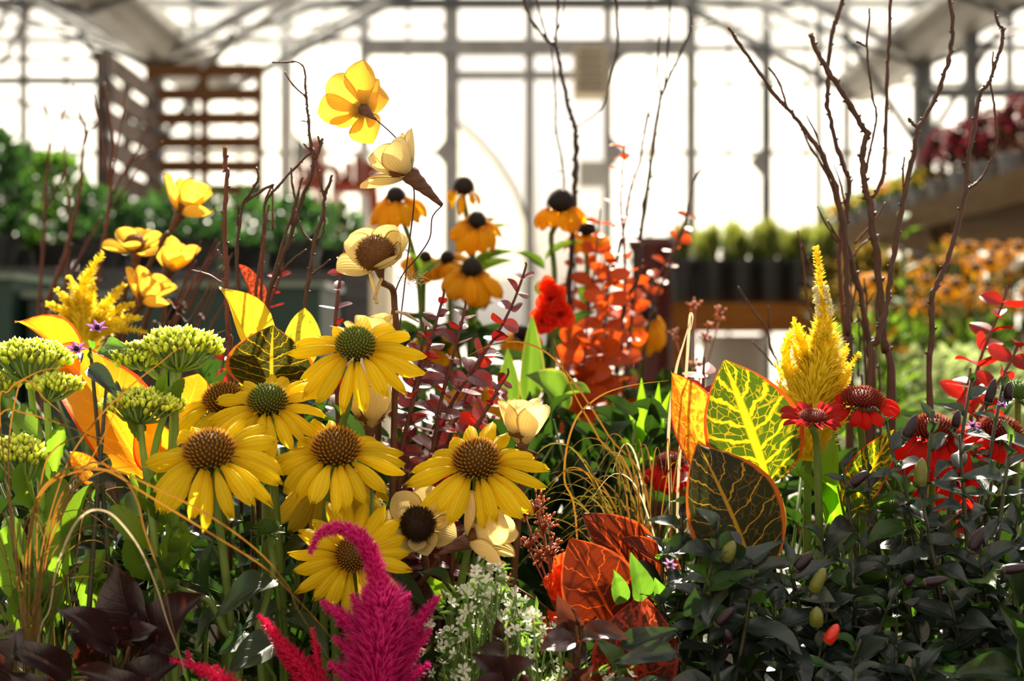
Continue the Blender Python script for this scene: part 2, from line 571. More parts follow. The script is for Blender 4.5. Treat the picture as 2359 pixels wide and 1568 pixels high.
beam_obj('rail', wp(1040, 174), wp(1400, 174), 0.06, S(20, WY), steel, wall)
beam_obj('rail', wp(1600, 193), wp(3080, 193), 0.05, S(10, WY), alu, wall)
beam_obj('rail', wp(-700, 60), wp(1040, 60), 0.04, S(8, WY), alu, wall)
beam_obj('rail', wp(1592, 60), wp(3080, 60), 0.04, S(7, WY), alu, wall)
# gusset plates of the sliding-door frames
for gx, gy, sx, sy in ((1040, 352, -1, 1), (1040, 352, -1, -1), (1040, 112, -1, 1), (680, 352, 1, 1), (680, 352, 1, -1), (680, 98, 1, 1),
                       (1400, 352, 1, 1), (1400, 352, 1, -1), (1400, 130, 1, 1), (1765, 375, -1, 1), (1765, 375, -1, -1), (1765, 120, -1, 1)):
    a, b, c = wp(gx, gy, -0.06), wp(gx + sx * 42, gy, -0.06), wp(gx, gy + sy * 48, -0.06)
    mb = MB(); t = V(0, 0.02, 0)
    mb.add([a, b, c, a + t, b + t, c + t], [(0, 1, 2), (3, 5, 4), (0, 3, 4, 1), (1, 4, 5, 2), (2, 5, 3, 0)])
    mb.obj('gusset_plate', steel, wall, None, False)
for i in range(len(xs) - 1):
    for j in range(len(ys) - 1):
        cx = (xs[i] + xs[i + 1]) / 2; cy = (ys[j] + ys[j + 1]) / 2
        if 1040 <= xs[i] < 1400 and cy > 112: continue          # the open doorway
        mb = MB()
        a, b = wp(xs[i], ys[j]), wp(xs[i + 1], ys[j + 1])
        mb.box(((a.x + b.x) / 2, WY + 0.02, (a.z + b.z) / 2), (abs(b.x - a.x) / 2, 0.004, abs(a.z - b.z) / 2))
        mb.obj('pane', frost if cy > 112 else roofp, wall, None, False)
# a door leaf edge and heater in the doorway
hx = tag(thing('unit_heater', 'tan metal unit heater hung under the door header', 'heater', P(1360, 168, 13.6)), 'tan metal unit heater hung under the door header', 'heater')
tan = plain_mat('tan_enamel', (0.42, 0.33, 0.22), (0.50, 0.40, 0.28), 4, 0.5)
p = P(1358, 172, 13.6)
MB().box(p, (S(38, 13.2), 0.2, S(54, 13.2))).obj('housing', tan, hx, None, False)
for k in range(5):
    MB().box(p + V(0, -0.21, (k - 2) * S(20, 13.2)), (S(30, 13.2), 0.012, S(3, 13.2))).obj('louvre', steel_dark, hx, None, False)
for q in (-0.1, 0.1): beam_obj('hanger', p + V(q, 0.1, S(50, 13.2)), V(p.x + q, WY - 0.04, wp(0, 112).z), 0.03, 0.03, steel, hx)
bx = tag(MB().box(P(1368, 402, 13.8), (S(34, 13.8), 0.12, S(28, 13.8))).obj('control_box', plain_mat('grey_enamel', (0.36, 0.34, 0.30), (0.44, 0.42, 0.37), 4, 0.5), smooth=False),
         'grey control box fixed across the open doorway post', 'box')

# side walls
for nm, X in (('wall_left', -9.0), ('wall_right', 9.0)):
    w = struct(obj(nm, None, None, T((X, 6, 0))))
    for k in range(11):
        beam_obj('post', V(X, -6 + k * 2, 0), V(X, -6 + k * 2, 3.2), 0.08, 0.08, steel, w)
    for z in (0.9, 2.0, 3.15):
        beam_obj('rail', V(X, -6, z), V(X, 14, z), 0.06, 0.06, alu, w)
    for k in range(10):
        MB().box((X, -5 + k * 2, 1.6), (0.004, 1.0, 1.6)).obj('pane', frost, w, None, False)

# gutters, columns and roof bays
BAYX = [-9.0, -3.0, 3.45, 9.2]
GZ = 3.15
roof = struct(obj('ceiling', None, None, T((0, 0, GZ))))
for i in range(3):
    x0, x1 = BAYX[i], BAYX[i + 1]
    xm = (x0 + x1) / 2; zr = GZ + 1.7
    for a, b in (((x0, GZ), (xm, zr)), ((x1, GZ), (xm, zr))):
        for k in range(10):
            mb = MB(); y0 = -6 + k * 2
            A, B, C, D = V(a[0], y0, a[1]), V(b[0], y0, b[1]), V(b[0], y0 + 2, b[1]), V(a[0], y0 + 2, a[1])
            t = V(0, 0, 0.012)
            mb.add([A, B, C, D, A + t, B + t, C + t, D + t], [(0, 1, 2, 3), (4, 7, 6, 5), (0, 4, 5, 1), (2, 6, 7, 3), (1, 5, 6, 2), (0, 3, 7, 4)])
            mb.obj('roof_pane', roofp, roof, None, False)
            beam_obj('rafter', V(a[0], y0 + 2, a[1] + 0.02), V(b[0], y0 + 2, b[1] + 0.02), 0.05, 0.08, steel, roof)
    beam_obj('ridge', V(xm, -2, zr), V(xm, 14, zr), 0.08, 0.1, steel, roof)
    for y in (6.0, 10.0, 12.0):       # truss tie rods
        if i != 1 and y < 9: continue
        ob = MB(); ob.tube([V(x0, y, GZ - 0.05), V(x0 + 1.3, y, GZ + 0.45), V(xm, y, GZ + 0.72), V(x1 - 1.3, y, GZ + 0.45), V(x1, y, GZ - 0.05)], 0.022)
        ob.obj('truss_rod', steel_dark, roof)
        ob = MB(); ob.tube([V(xm, y, GZ + 0.72), V(xm, y, zr)], 0.02); ob.obj('truss_rod', steel_dark, roof)
gut = plain_mat('gutter_steel', (0.13, 0.11, 0.09), (0.18, 0.155, 0.13), 3, 0.5, 0.5, 0.2)
for n, X in enumerate(BAYX[1:3]):
    t = struct(obj('trim_%d' % (n + 1), None, None, T((X, 6, GZ))))
    t['label'] = 'long galvanised roof gutter with its columns'
    mb = MB()
    for (xa, za), (xb, zb) in (((-0.10, 0), (0.10, 0)), ((-0.10, 0), (-0.26, 0.22)), ((0.10, 0), (0.26, 0.22))):
        beam(mb, V(X + (xa + xb) / 2, -2, GZ + (za + zb) / 2), V(X + (xa + xb) / 2, 14, GZ + (za + zb) / 2), 0.03 + abs(xb - xa), 0.03)
    ang = [(-0.27, 0.24), (-0.10, 0.0), (0.10, 0.0), (0.27, 0.24), (0.24, 0.26), (0.09, 0.03), (-0.09, 0.03), (-0.24, 0.26)]
    mb = MB()
    mb.add([V(X + a, -2, GZ + b) for a, b in ang] + [V(X + a, 14, GZ + b) for a, b in ang], [(i, (i + 1) % 8, 8 + (i + 1) % 8, 8 + i) for i in range(8)])
    mb.obj('gutter', gut, t, None, False)
    for y in (12.0, 8.0) if X > 0 else (12.0,):
        if y == 8.0: continue
        beam_obj('column', V(X, y, 0), V(X, y, GZ), 0.12, 0.12, steel_dark, t)
        for s in (-1, 1):
            beam_obj('brace', V(X, y, GZ - 0.75), V(X + s * 0.65, y, GZ + 0.25), 0.05, 0.05, steel_dark, t)
# extra thin post by the right gutter and long purlin bars
for nm, a, b, w, m in (('trim_3', P(2238, 1000, 11), P(2238, 40, 11), 0.09, steel_dark), ('trim_4', P(1886, 1050, 12.5), P(1886, -60, 12.5), 0.05, steel_dark),
                       ('trim_5', P(2130, 214, 10), P(2700, 214, 10), 0.07, steel_dark), ('trim_6', P(-500, 186, 9), P(232, 186, 9), 0.045, steel_dark),
                       ('trim_7', P(-500, 133, 11), P(232, 137, 11), 0.035, steel_dark), ('trim_8', P(-60, 205, 10), P(230, 290, 10), 0.035, steel),
                       ('trim_9', P(0, 160, 8), P(96, -40, 8), 0.022, gut), ('trim_10', P(-10, 80, 8), P(40, -40, 8), 0.022, gut),
                       ('trim_11', P(460, 152, 11), P(760, -60, 11), 0.05, steel), ('trim_12', P(700, 90, 12), P(900, -20, 12), 0.03, steel)):
    o = struct(beam_obj(nm, a, b, w, w, m))

# hoop house seen through the open doorway
hd = 20.0
hc = P(780, 640, hd); hr = S(452, hd)
film = pane_mat('greenhouse_film', (0.80, 0.80, 0.76), 0.55, (0.75, 0.73, 0.66))
hh = thing('hoop_house', 'white plastic covered hoop house outside the open doorway', 'greenhouse', (hc.x, hd, 0))
mb = MB(); vs = []; N = 20
for i in range(N + 1):
    w = pi * i / N
    for y in (hd, hd + 9): vs.append(V(hc.x + cos(w) * hr, y, hc.z + sin(w) * hr))
mb.add(vs, [(2 * i, 2 * i + 1, 2 * i + 3, 2 * i + 2) for i in range(N)]); mb.obj('film_cover', film, hh)
mb = MB(); c = V(hc.x, hd + 0.02, hc.z)
mb.add([c] + [V(hc.x + cos(pi * i / N) * hr, hd + 0.02, hc.z + sin(pi * i / N) * hr) for i in range(N + 1)], [(0, i + 1, i + 2) for i in range(N)])
mb.obj('end_panel', film, hh)
for y in (hd, hd + 3, hd + 6, hd + 9):
    MB().tube([V(hc.x + cos(pi * i / N) * hr, y, hc.z + sin(pi * i / N) * hr) for i in range(N + 1)], 0.04).obj('hoop', steel, hh)
for s in (-1, 1):
    MB().box((hc.x + s * hr, hd + 4.5, hc.z / 2), (0.02, 4.5, hc.z / 2)).obj('side_board', film, hh, None, False)

# ------------------------------------------------------------------ slatted pallet screens by the left column
pal = plain_mat('pallet_wood', (0.10, 0.045, 0.018), (0.14, 0.065, 0.028), 6, 0.9, 0.05, stretch=(1, 6, 6), bump=0.2)
pal_dk = plain_mat('weathered_pallet_wood', (0.05, 0.035, 0.03), (0.10, 0.06, 0.045), 6, 0.8, 0.2, bump=0.2)
def pallet(name, label, A, B, ztop, pitch, slat, mats, n_up=3):
    t = thing(name, label, 'pallet', (A.x, A.y, 0))
    d = (B - A); d.z = 0
    for k in range(n_up):
        q = A + d * (k / (n_up - 1)); q.z = 0
        beam_obj('upright', V(q.x, q.y, 0), V(q.x, q.y, ztop), 0.05, 0.09, mats, t)
    z = ztop - slat / 2
    off = V(d.y, -d.x, 0).normalized() * 0.05
    while z > 0.6:
        beam_obj('slat', V(A.x, A.y, z) + off, V(B.x, B.y, z) + off, 0.02, slat, mats, t)
        z -= pitch
    return t
px12 = lambda x, y, d: P(x, y, d)
a, b = P(345, 150, 11.2), P(598, 150, 11.2)
pallet('pallet', 'brown slatted wooden pallet standing upright beside the dark column', a, b, a.z, S(55, 11.2), S(30, 11.2), pal)
a, b = P(232, 120, 9.6), P(345, 130, 11.0)
pallet('pallet', 'dark weathered wooden pallet turned edge-on next to the brown one', a, b, P(232, 118, 9.6).z, S(62, 10.2), S(46, 10.2), pal_dk)

# ------------------------------------------------------------------ red wooden pieces on cream stands, far left of centre
cream = plain_mat('cream_paint', (0.70, 0.58, 0.40), (0.76, 0.66, 0.50), 4, 0.6)
rust = plain_mat('rust_red_paint', (0.22, 0.028, 0.008), (0.28, 0.045, 0.012), 4, 0.7, 0.15)
dd = 9.5
def chair(x0, x1, ytop, yseat, label):
    c = P((x0 + x1) / 2, yseat, dd)
    t = thing('wooden_chair', label, 'chair', (c.x, dd, c.z - 0.28))
    w = S(x1 - x0, dd)
    zt = P(0, ytop, dd).z
    for k in (-1, 0, 1):
        mb = MB(); xx = c.x + k * w * 0.3
        hw = w * 0.13; zt2 = zt - abs(k) * 0.04
        prof = [(-hw, c.z), (hw, c.z), (hw, zt2 - hw)] + [(hw * cos(q), zt2 - hw + hw * sin(q)) for q in (0.5, 1.1, 1.57, 2.1, 2.7)] + [(-hw, zt2 - hw)]
        n = len(prof)
        mb.add([V(xx + a, dd + 0.16, b) for a, b in prof] + [V(xx + a, dd + 0.19, b) for a, b in prof], [tuple(range(n)), tuple(range(2 * n - 1, n - 1, -1))] + [(i, n + i, n + (i + 1) % n, (i + 1) % n) for i in range(n)])
        mb.obj('back_slat', rust, t, None, False)
    MB().box(c, (w * 0.6, 0.2, 0.02)).obj('seat', rust, t, None, False)
    for s in (-1, 1):
        MB().box(c + V(s * w * 0.62, 0, 0.12), (w * 0.12, 0.2, 0.015)).obj('armrest', rust, t, None, False)
        for q in (-1, 1):
            beam_obj('leg', c + V(s * w * 0.5, q * 0.16, 0.1 if q < 0 else 0.1), c + V(s * w * 0.62, q * 0.2, -0.28), 0.035, 0.035, rust, t)
    return t
chair(697, 738, 296, 425, 'rust red wooden chair with tall narrow rounded back')
chair(780, 858, 348, 432, 'rust red wooden chair with broad low back')
for x0, x1, nm in ((672, 750, 'tall'), (756, 905, 'wide')):
    a = P(x0, 527, dd); b = P(x1, 527, dd)
    zt = P(0, 425 if nm == 'tall' else 432, dd).z - 0.28
    tag(MB().box(((a.x + b.x) / 2, dd, zt / 2), ((b.x - a.x) / 2, 0.3, zt / 2)).obj('display_stand', cream, smooth=False),
        '%s cream display stand under a rust red chair' % nm, 'stand')

# ------------------------------------------------------------------ background bushes and benches
def bush_mesh(name, mat, n, rx, rz, ls, seed, prof='oval', aspect=0.6, up=0.3):
    rg = random.Random(seed); mb = MB()
    for _ in range(n):
        w = rg.uniform(0, 2 * pi); zz = rg.uniform(0.0, 1.0); rr = math.sqrt(max(0.02, 1 - (2 * zz - 0.9) ** 2 * 0.75)) * rg.uniform(0.45, 1.0)
        p = V(cos(w) * rr * rx, sin(w) * rr * rx, zz * rz)
        d = V(cos(w) * rr + rg.uniform(-.4, .4), sin(w) * rr + rg.uniform(-.4, .4), rg.uniform(-0.2, 0.9) + up).normalized()
        L = ls * rg.uniform(0.6, 1.25)
        M = frame(p, d, (rg.uniform(-.6, .6), rg.uniform(-.6, .6), 1))
        pts = []
        for v, hw in ((0, 0.05), (0.3, 0.42), (0.65, 0.45), (1.0, 0.02)):
            for s in (-1, 0, 1):
                pts.append(M @ V(s * hw * aspect * L, v * L, 0.08 * L * abs(s) - 0.25 * L * (v - 0.5) ** 2))
        mb.add(pts, [(j * 3 + i, j * 3 + i + 1, j * 3 + i + 4, j * 3 + i + 3) for j in range(3) for i in range(2)],
               [(s, v) for v in (0, .3, .65, 1) for s in (0, .5, 1)])
    return mb.mesh(name, mat)
def pot_mesh(name, mat, r, h):
    mb = MB(); mb.lathe([(r * 0.72, 0), (r * 0.98, h * 0.88), (r * 1.06, h * 0.88), (r * 1.06, h), (r * 0.95, h), (r * 0.93, h * 0.9)], 14)
    return mb.mesh(name, mat, False)
blackpot = plain_mat('black_plastic', (0.012, 0.012, 0.013), (0.02, 0.02, 0.02), 5, 0.45)
greypot = plain_mat('grey_plastic', (0.10, 0.10, 0.11), (0.16, 0.16, 0.17), 5, 0.25, 0.6)
gl1 = leaf_mat('bench_leaf', (0.03, 0.09, 0.02), (0.055, 0.14, 0.03), (0.13, 0.29, 0.02), 0.33, 0.4, 0.4)
gl2 = leaf_mat('bench_leaf_dark', (0.014, 0.045, 0.022), (0.028, 0.07, 0.03), (0.07, 0.19, 0.03), 0.28, 0.4, 0.45)
bushA = bush_mesh('foliage', gl1, 430, 0.118, 0.34, 0.05, 1)
bushB = bush_mesh('foliage', gl2, 430, 0.118, 0.36, 0.05, 2)
bushC = bush_mesh('foliage', gl2, 320, 0.115, 0.19, 0.042, 3)
potm = pot_mesh('pot', blackpot, 0.085, 0.11)
bushD = bush_mesh('foliage', gl2, 420, 0.19, 0.72, 0.07, 4)

def potted(name, label, cat, loc, bush, pot, ph, group=None, rot=0.0, sc=1.0):
    t = thing(name, label, cat, loc, group)
    M = T(loc) @ R(rot, 'Z') @ Sc(sc, sc, sc)
    obj('pot', pot, t, M)
    obj('foliage', bush, t, M @ T((0, 0, ph * 0.55)))
    return t

# left bench
wood_grey = plain_mat('grey_boards', (0.045, 0.042, 0.045), (0.075, 0.07, 0.07), 5, 0.7, 0.3, stretch=(1, 1, 6))
bz = 1.02
LB0, LB1 = V(-2.7, 4.25, bz), V(-0.46, 4.75, bz)
lb = thing('plant_bench', 'long grey boarded bench carrying leafy green potted plants', 'bench', ((LB0.x + LB1.x) / 2, 4.8, 0))
dv = (LB1 - LB0).normalized(); nv_ = V(-dv.y, dv.x, 0)
for k in range(9):
    o_ = nv_ * (0.06 + k * 0.12)
    beam_obj('top_slat', LB0 + o_, LB1 + o_, 0.1, 0.025, wood_grey, lb)
L_ = (LB1 - LB0).length
k = 0
while k * 0.095 < L_ - 0.05:
    c = LB0 + dv * (k * 0.095 + 0.05) + V(0, 0, -0.09)
    MB().box((0, 0, 0), (0.044, 0.012, 0.085), frame(c, nv_, (0, 0, 1))).obj('fascia_board', wood_grey, lb, None, False)
    k += 1
for s in (0.05, 0.5, 0.95):
    for q in (0.1, 0.95):
        c = LB0 + dv * (L_ * s) + nv_ * q
        beam_obj('leg', V(c.x, c.y, 0), V(c.x, c.y, bz), 0.07, 0.07, wood_grey, lb)
greencloth = plain_mat('dark_green_plastic', (0.006, 0.026, 0.018), (0.010, 0.036, 0.024), 3, 0.6)
for k, (x0, x1, y0, d) in enumerate(((-420, 84, 650, 4.0), (120, 420, 690, 4.05), (456, 760, 668, 4.1))):
    a, b = P(x0, y0, d), P(x1, y0, d)
    t = thing('storage_bin', ('dark green plastic storage bin with a pale rim below the grey bench', 'low dark green storage bin with lid under the bench middle', 'dark green storage bin behind the thin red twigs')[k], 'bin', ((a.x + b.x) / 2, d, 0))
    MB().box(((a.x + b.x) / 2, d, a.z / 2), ((b.x - a.x) / 2, 0.2, a.z / 2)).obj('body', greencloth, t, None, False)
    MB().box(((a.x + b.x) / 2, d, a.z + 0.008), ((b.x - a.x) / 2 + 0.015, 0.215, 0.008)).obj('rim', plain_mat('bin_rim', (0.10, 0.14, 0.11), (0.14, 0.17, 0.13), 3, 0.4), t, None, False)
rg = random.Random(11)
i = 0
for row, q in enumerate((0.16, 0.50, 0.84)):
    for k in range(7):
        s = (k + 0.5 + (0.24 if row == 1 else -0.24)) / 7
        tall = s < 0.60
        c = LB0 + dv * (L_ * s + rg.uniform(-.006, .006)) + nv_ * q; c.z = bz + 0.0125
        bush = (bushA, bushB)[(k + row) % 2] if tall else bushC
        potted('potted_plant', 'tall bushy green potted plant in a black pot on the grey boarded bench' if tall else 'low green potted plant in a black pot on the grey bench end', 'plant', c, bush, potm, 0.13,
               'tall bushy plants on the left bench' if tall else 'low plants on the left bench', rg.uniform(0, 6), rg.uniform(0.94, 1.02))
# dark shrubs in front of the pallets
for k, (x, yb, yt, d) in enumerate(((415, 640, 430, 6.6), (590, 640, 440, 7.2), (700, 640, 480, 6.4), (20, 600, 325, 6.4), (-260, 600, 330, 6.4))):
    c = P(x, 784, d); h = P(x, yt, d).z
    t = thing('dark_shrub', 'dark green shrub in a tall black tub %s' % ('below the brown pallet', 'between pallet and white doorway frame', 'beside the cream display stand', 'rising behind the left bench plants', 'rising behind the left bench plants')[k], 'shrub', (c.x, d, 0), 'shrubs behind the left bench' if k > 2 else None)
    obj('tub', potm, t, T((c.x, d, 0)) @ Sc(2.6, 2.6, 5.5))
    obj('foliage', bushD, t, T((c.x, d, 0.65)) @ Sc(1.1, 1.1, (h - 0.65) / 0.75))

# centre bench with grass pots
oak = plain_mat('orange_stained_wood', (0.20, 0.07, 0.010), (0.26, 0.10, 0.018), 5, 0.8, 0.15, stretch=(1, 6, 6))
cd = 5.0
a, b = P(1545, 697, cd), P(1960, 697, cd)
cb = thing('wooden_table', 'orange stained wooden table holding black pots of grass', 'table', ((a.x + b.x) / 2, cd, 0))
for k in range(4): MB().box(((a.x + b.x) / 2, cd + 0.08 + k * 0.16, a.z - 0.012), ((b.x - a.x) / 2, 0.077, 0.012)).obj('top_board', oak, cb, None, False)
MB().box(((a.x + b.x) / 2, cd + 0.012, a.z - 0.064), ((b.x - a.x) / 2, 0.012, 0.04)).obj('apron', oak, cb, None, False)
for x in (a.x + 0.035, b.x - 0.035):
    for y in (cd + 0.04, cd + 0.6): beam_obj('leg', V(x, y, 0), V(x, y, a.z - 0.024), 0.07, 0.07, oak, cb)
grass_g = leaf_mat('pot_grass', (0.06, 0.10, 0.02), (0.12, 0.13, 0.03), (0.35, 0.40, 0.05), 0.4, 0.5)
def tuft_mesh(name, mat, n, h, spread, seed, w=0.004):
    rg = random.Random(seed); mb = MB()
    for _ in range(n):
        an = rg.uniform(0, 6.28); r0 = rg.uniform(0, spread * 0.35); ln = h * rg.uniform(0.55, 1.1); lean = rg.uniform(0.0, spread)
        pts = [V(cos(an) * (r0 + lean * t * t), sin(an) * (r0 + lean * t * t), ln * (t - 0.18 * t ** 3 * lean / max(spread, .001))) for t in (0, .35, .7, 1)]
        side = V(-sin(an), cos(an), 0) * w
        vs = []
        for q, k in zip(pts, (1, 1, .7, .1)): vs += [q - side * k, q + side * k]
        mb.add(vs, [(2 * j, 2 * j + 1, 2 * j + 3, 2 * j + 2) for j in range(3)], [(s, t) for t in (0, .33, .66, 1) for s in (0, 1)])
    return mb.mesh(name, mat)
tuft = tuft_mesh('grass_tuft', grass_g, 240, 0.18, 0.048, 5, 0.005)
potg = pot_mesh('pot', blackpot, 0.045, 0.155)
rg = random.Random(3)
for row in range(3):
    for k in range(6):
        c = V(a.x + 0.055 + k * (b.x - a.x - 0.11) / 5, cd + 0.09 + row * 0.16, a.z)
        t = thing('potted_grass', 'green grass in a black pot on the orange wooden table', 'plant', c, 'grass pots on the orange table')
        obj('pot', potg, t, T(c)); obj('grass_tuft', tuft, t, T(c + V(0, 0, 0.135)) @ R(rg.uniform(0, 6), 'Z') @ Sc(1, 1, rg.uniform(0.75, 1.05)))
whitep = plain_mat('white_plastic', (0.72, 0.70, 0.64), (0.80, 0.78, 0.72), 4, 0.4)
t = P(1690, 880, 5.3)
wb = thing('white_bucket', 'large white plastic tub standing under the orange table', 'tub', (t.x, 5.3, 0))
mb = MB(); mb.lathe([(0.105, 0), (0.12, P(0, 782, 5.3).z - 0.02), (0.13, P(0, 782, 5.3).z - 0.02), (0.13, P(0, 772, 5.3).z), (0.115, P(0, 772, 5.3).z), (0.11, 0.5)], 24, T((t.x, 5.3, 0))); mb.obj('body', whitep, wb)
mb = MB(); mb.tube([V(t.x + 0.118 * cos(w), 5.3 + 0.118 * sin(w), P(0, 797, 5.3).z) for w in [k * pi / 8 for k in range(17)]], 0.006, 5); mb.obj('band', whitep, wb)
t = V(0.79, 3.26, P(0, 800, 3.26).z)
wt = thing('white_crate', 'white foam crate beside the pale green plants', 'crate', (t.x, 3.26, 0.46))
MB().box((t.x, 3.26, (t.z + 0.46) / 2), (0.07, 0.075, (t.z - 0.46) / 2)).obj('body', whitep, wt, None, False)
MB().box((t.x, 3.26, t.z + 0.01), (0.077, 0.082, 0.012)).obj('lid', whitep, wt, None, False)
burg = plain_mat('burgundy_glaze', (0.05, 0.006, 0.006), (0.075, 0.01, 0.009), 4, 0.35, 0.4)
t = P(1500, 548, 4.75)
up = thing('tall_urn', 'tall burgundy glazed column pot left of the orange table', 'pot', (t.x, 4.75, 0))
mb = MB(); mb.lathe([(0.052, 0), (0.064, 0.05), (0.072, 0.6), (0.068, t.z - 0.05), (0.08, t.z - 0.03), (0.08, t.z), (0.068, t.z), (0.06, t.z - 0.1)], 24, T((t.x, 4.75, 0))); mb.obj('body', burg, up)

# right-hand shelf with mums
shelf_wood = plain_mat('shelf_wood', (0.11, 0.07, 0.035), (0.16, 0.105, 0.055), 4, 0.9, 0.05, stretch=(6, 1, 6))
SX0, SX1, SZ = 1.36, 2.30, CAMZ + 0.445
sh = thing('plant_shelf', 'raised wooden shelf lined with potted chrysanthemums', 'shelf', (1.8, 5, 0))
for k in range(7):
    MB().box((SX0 + 0.065 + k * 0.135, 5.0, SZ - 0.012), (0.062, 1.75, 0.012)).obj('top_board', shelf_wood, sh, None, False)
MB().box((SX0 + 0.01, 5.0, SZ - 0.03), (0.015, 1.76, 0.045)).obj('edge_board', shelf_wood, sh, None, False)
for y in (3.4, 5.0, 6.6):
    beam_obj('leg', V(SX0 + 0.15, y, 0), V(SX0 + 0.15, y, SZ - 0.03), 0.06, 0.06, shelf_wood, sh)
    beam_obj('leg', V(SX1 - 0.05, y, 0), V(SX1 - 0.05, y, SZ - 0.03), 0.06, 0.06, shelf_wood, sh)
    beam_obj('brace', V(SX0 + 0.15, y, SZ - 0.45), V(SX1 - 0.3, y, SZ - 0.03), 0.04, 0.04, shelf_wood, sh)
def mum_mesh(name, mat, n, rx, rz, seed):
    rg = random.Random(seed); mb = MB()
    for k in range(n):
        w = k * 2.39996; q = math.sqrt((k + 0.5) / n)
        p = V(cos(w) * q * rx, sin(w) * q * rx, rz * (1 - 0.6 * q * q)); nn = V(cos(w) * q * 0.8, sin(w) * q * 0.8, 1).normalized()
        M = axis_frame(p, nn); r = 0.018 * rg.uniform(0.8, 1.2)
        for j in range(9):
            an = j * 2 * pi / 9
            A = M @ V(0, 0, 0.002); B = M @ V(cos(an - .3) * r, sin(an - .3) * r, 0.004); C = M @ V(cos(an) * r * 1.2, sin(an) * r * 1.2, 0.0); D = M @ V(cos(an + .3) * r, sin(an + .3) * r, 0.004)
            mb.add([A, B, C, D], [(0, 1, 2, 3)], [(0.5, 0), (0, .7), (.5, 1), (1, .7)])
    return mb.mesh(name, mat)
pm_b = petal_mat('burgundy_petal', (0.09, 0.005, 0.015), (0.085, 0.005, 0.014), (0.20, 0.006, 0.02), 0.35, 1, 0.95)
pm_y = petal_mat('mum_yellow_petal', (0.62, 0.36, 0.02), (0.35, 0.18, 0.01), (0.85, 0.55, 0.03), 0.45, 1)
pm_o = petal_mat('mum_orange_petal', (0.60, 0.20, 0.01), (0.3, 0.08, 0.01), (0.9, 0.34, 0.02), 0.45, 1)
mumB, mumY, mumO = mum_mesh('blooms', pm_b, 52, 0.088, 0.20, 1), mum_mesh('blooms', pm_y, 22, 0.08, 0.10, 2), mum_mesh('blooms', pm_o, 30, 0.088, 0.12, 3)
bushM = bush_mesh('foliage', gl1, 130, 0.075, 0.09, 0.035, 9)
bushMd = bush_mesh('foliage', leaf_mat('mum_leaf_dark', (0.04, 0.02, 0.02), (0.05, 0.035, 0.02), (0.14, 0.06, 0.03), 0.3, 0.7, 0.15), 190, 0.075, 0.16, 0.035, 10)
mpot = pot_mesh('pot', greypot, 0.06, 0.10)
rg = random.Random(21)
for row in range(3):
    for k in range(14):
        y = 3.45 + k * 0.235
        c = V(SX0 + 0.12 + row * 0.24, y, SZ)
        near = y < 4.9 + rg.uniform(-0.25, 0.25)
        col = ('burgundy', mumB, bushMd) if near else (('yellow', mumY, bushM) if (k + row) % 3 else ('orange', mumO, bushM))
        t = thing('potted_chrysanthemum', '%s chrysanthemum in a grey pot on the raised wooden shelf' % col[0], 'plant', c, '%s chrysanthemums on the shelf' % col[0])
        s_ = rg.uniform(0.9, 0.98) * (1.0 if near else 0.88)
        obj('pot', mpot, t, T(c)); obj('foliage', col[2], t, T(c + V(0, 0, 0.085)) @ Sc(s_, s_, s_)); obj('blooms', col[1], t, T(c + V(0, 0, 0.09)) @ R(rg.uniform(0, 6), 'Z') @ Sc(s_, s_, s_))

# lower right bench: olive foliage, orange rudbeckia, pale bushes
lowwood = plain_mat('low_bench_wood', (0.10, 0.07, 0.05), (0.15, 0.10, 0.07), 4, 0.7)
lw = thing('low_bench', 'low dark slatted bench below the chrysanthemum shelf', 'bench', (1.03, 3.55, 0))
LZ = 0.46
for k in range(7): MB().box((0.64 + k * 0.13, 3.67, LZ - 0.015), (0.058, 1.25, 0.015)).obj('top_slat', lowwood, lw, None, False)
for x in (0.66, 1.40):
    for y in (2.5, 4.85): beam_obj('leg', V(x, y, 0), V(x, y, LZ - 0.02), 0.06, 0.06, lowwood, lw)
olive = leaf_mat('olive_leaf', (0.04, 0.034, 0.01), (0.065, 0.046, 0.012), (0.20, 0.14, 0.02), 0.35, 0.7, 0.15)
fresh = leaf_mat('fresh_leaf', (0.05, 0.11, 0.02), (0.08, 0.15, 0.03), (0.17, 0.30, 0.02), 0.4, 0.6, 0.15)
pale = leaf_mat('pale_leaf', (0.20, 0.25, 0.14), (0.30, 0.34, 0.19), (0.42, 0.52, 0.18), 0.4, 0.7, 0.15)
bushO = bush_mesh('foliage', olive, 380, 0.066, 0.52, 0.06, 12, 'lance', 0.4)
bushF = bush_mesh('foliage', fresh, 200, 0.066, 0.30, 0.05, 13, 'lance', 0.4)
bushP = bush_mesh('foliage', pale, 400, 0.088, 0.24, 0.033, 14)
spot = pot_mesh('pot', blackpot, 0.075, 0.12)
rg = random.Random(5)
for k in range(8):
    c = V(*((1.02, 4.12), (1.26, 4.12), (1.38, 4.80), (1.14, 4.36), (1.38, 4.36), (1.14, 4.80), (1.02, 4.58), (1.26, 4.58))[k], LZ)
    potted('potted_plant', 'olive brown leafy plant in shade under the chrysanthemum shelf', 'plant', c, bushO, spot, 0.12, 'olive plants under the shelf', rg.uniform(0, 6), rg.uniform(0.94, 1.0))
PALEW = [(0.90, 2.58), (0.78, 2.80), (1.02, 2.80), (0.90, 3.02), (1.14, 3.02), (1.02, 3.24)]
for k, (x, d) in enumerate(PALEW):
    c = V(x, d, LZ)
    potted('potted_plant', 'pale silvery green bushy plant on the low bench', 'plant', c, bushP, spot, 0.12, 'pale bushes on the low bench', rg.uniform(0, 6), rg.uniform(0.94, 1.0))
bp_o = petal_mat('garden_orange_petal', (0.75, 0.30, 0.008), (0.45, 0.12, 0.004), (1.0, 0.45, 0.01), 0.55, 2, 0.8)
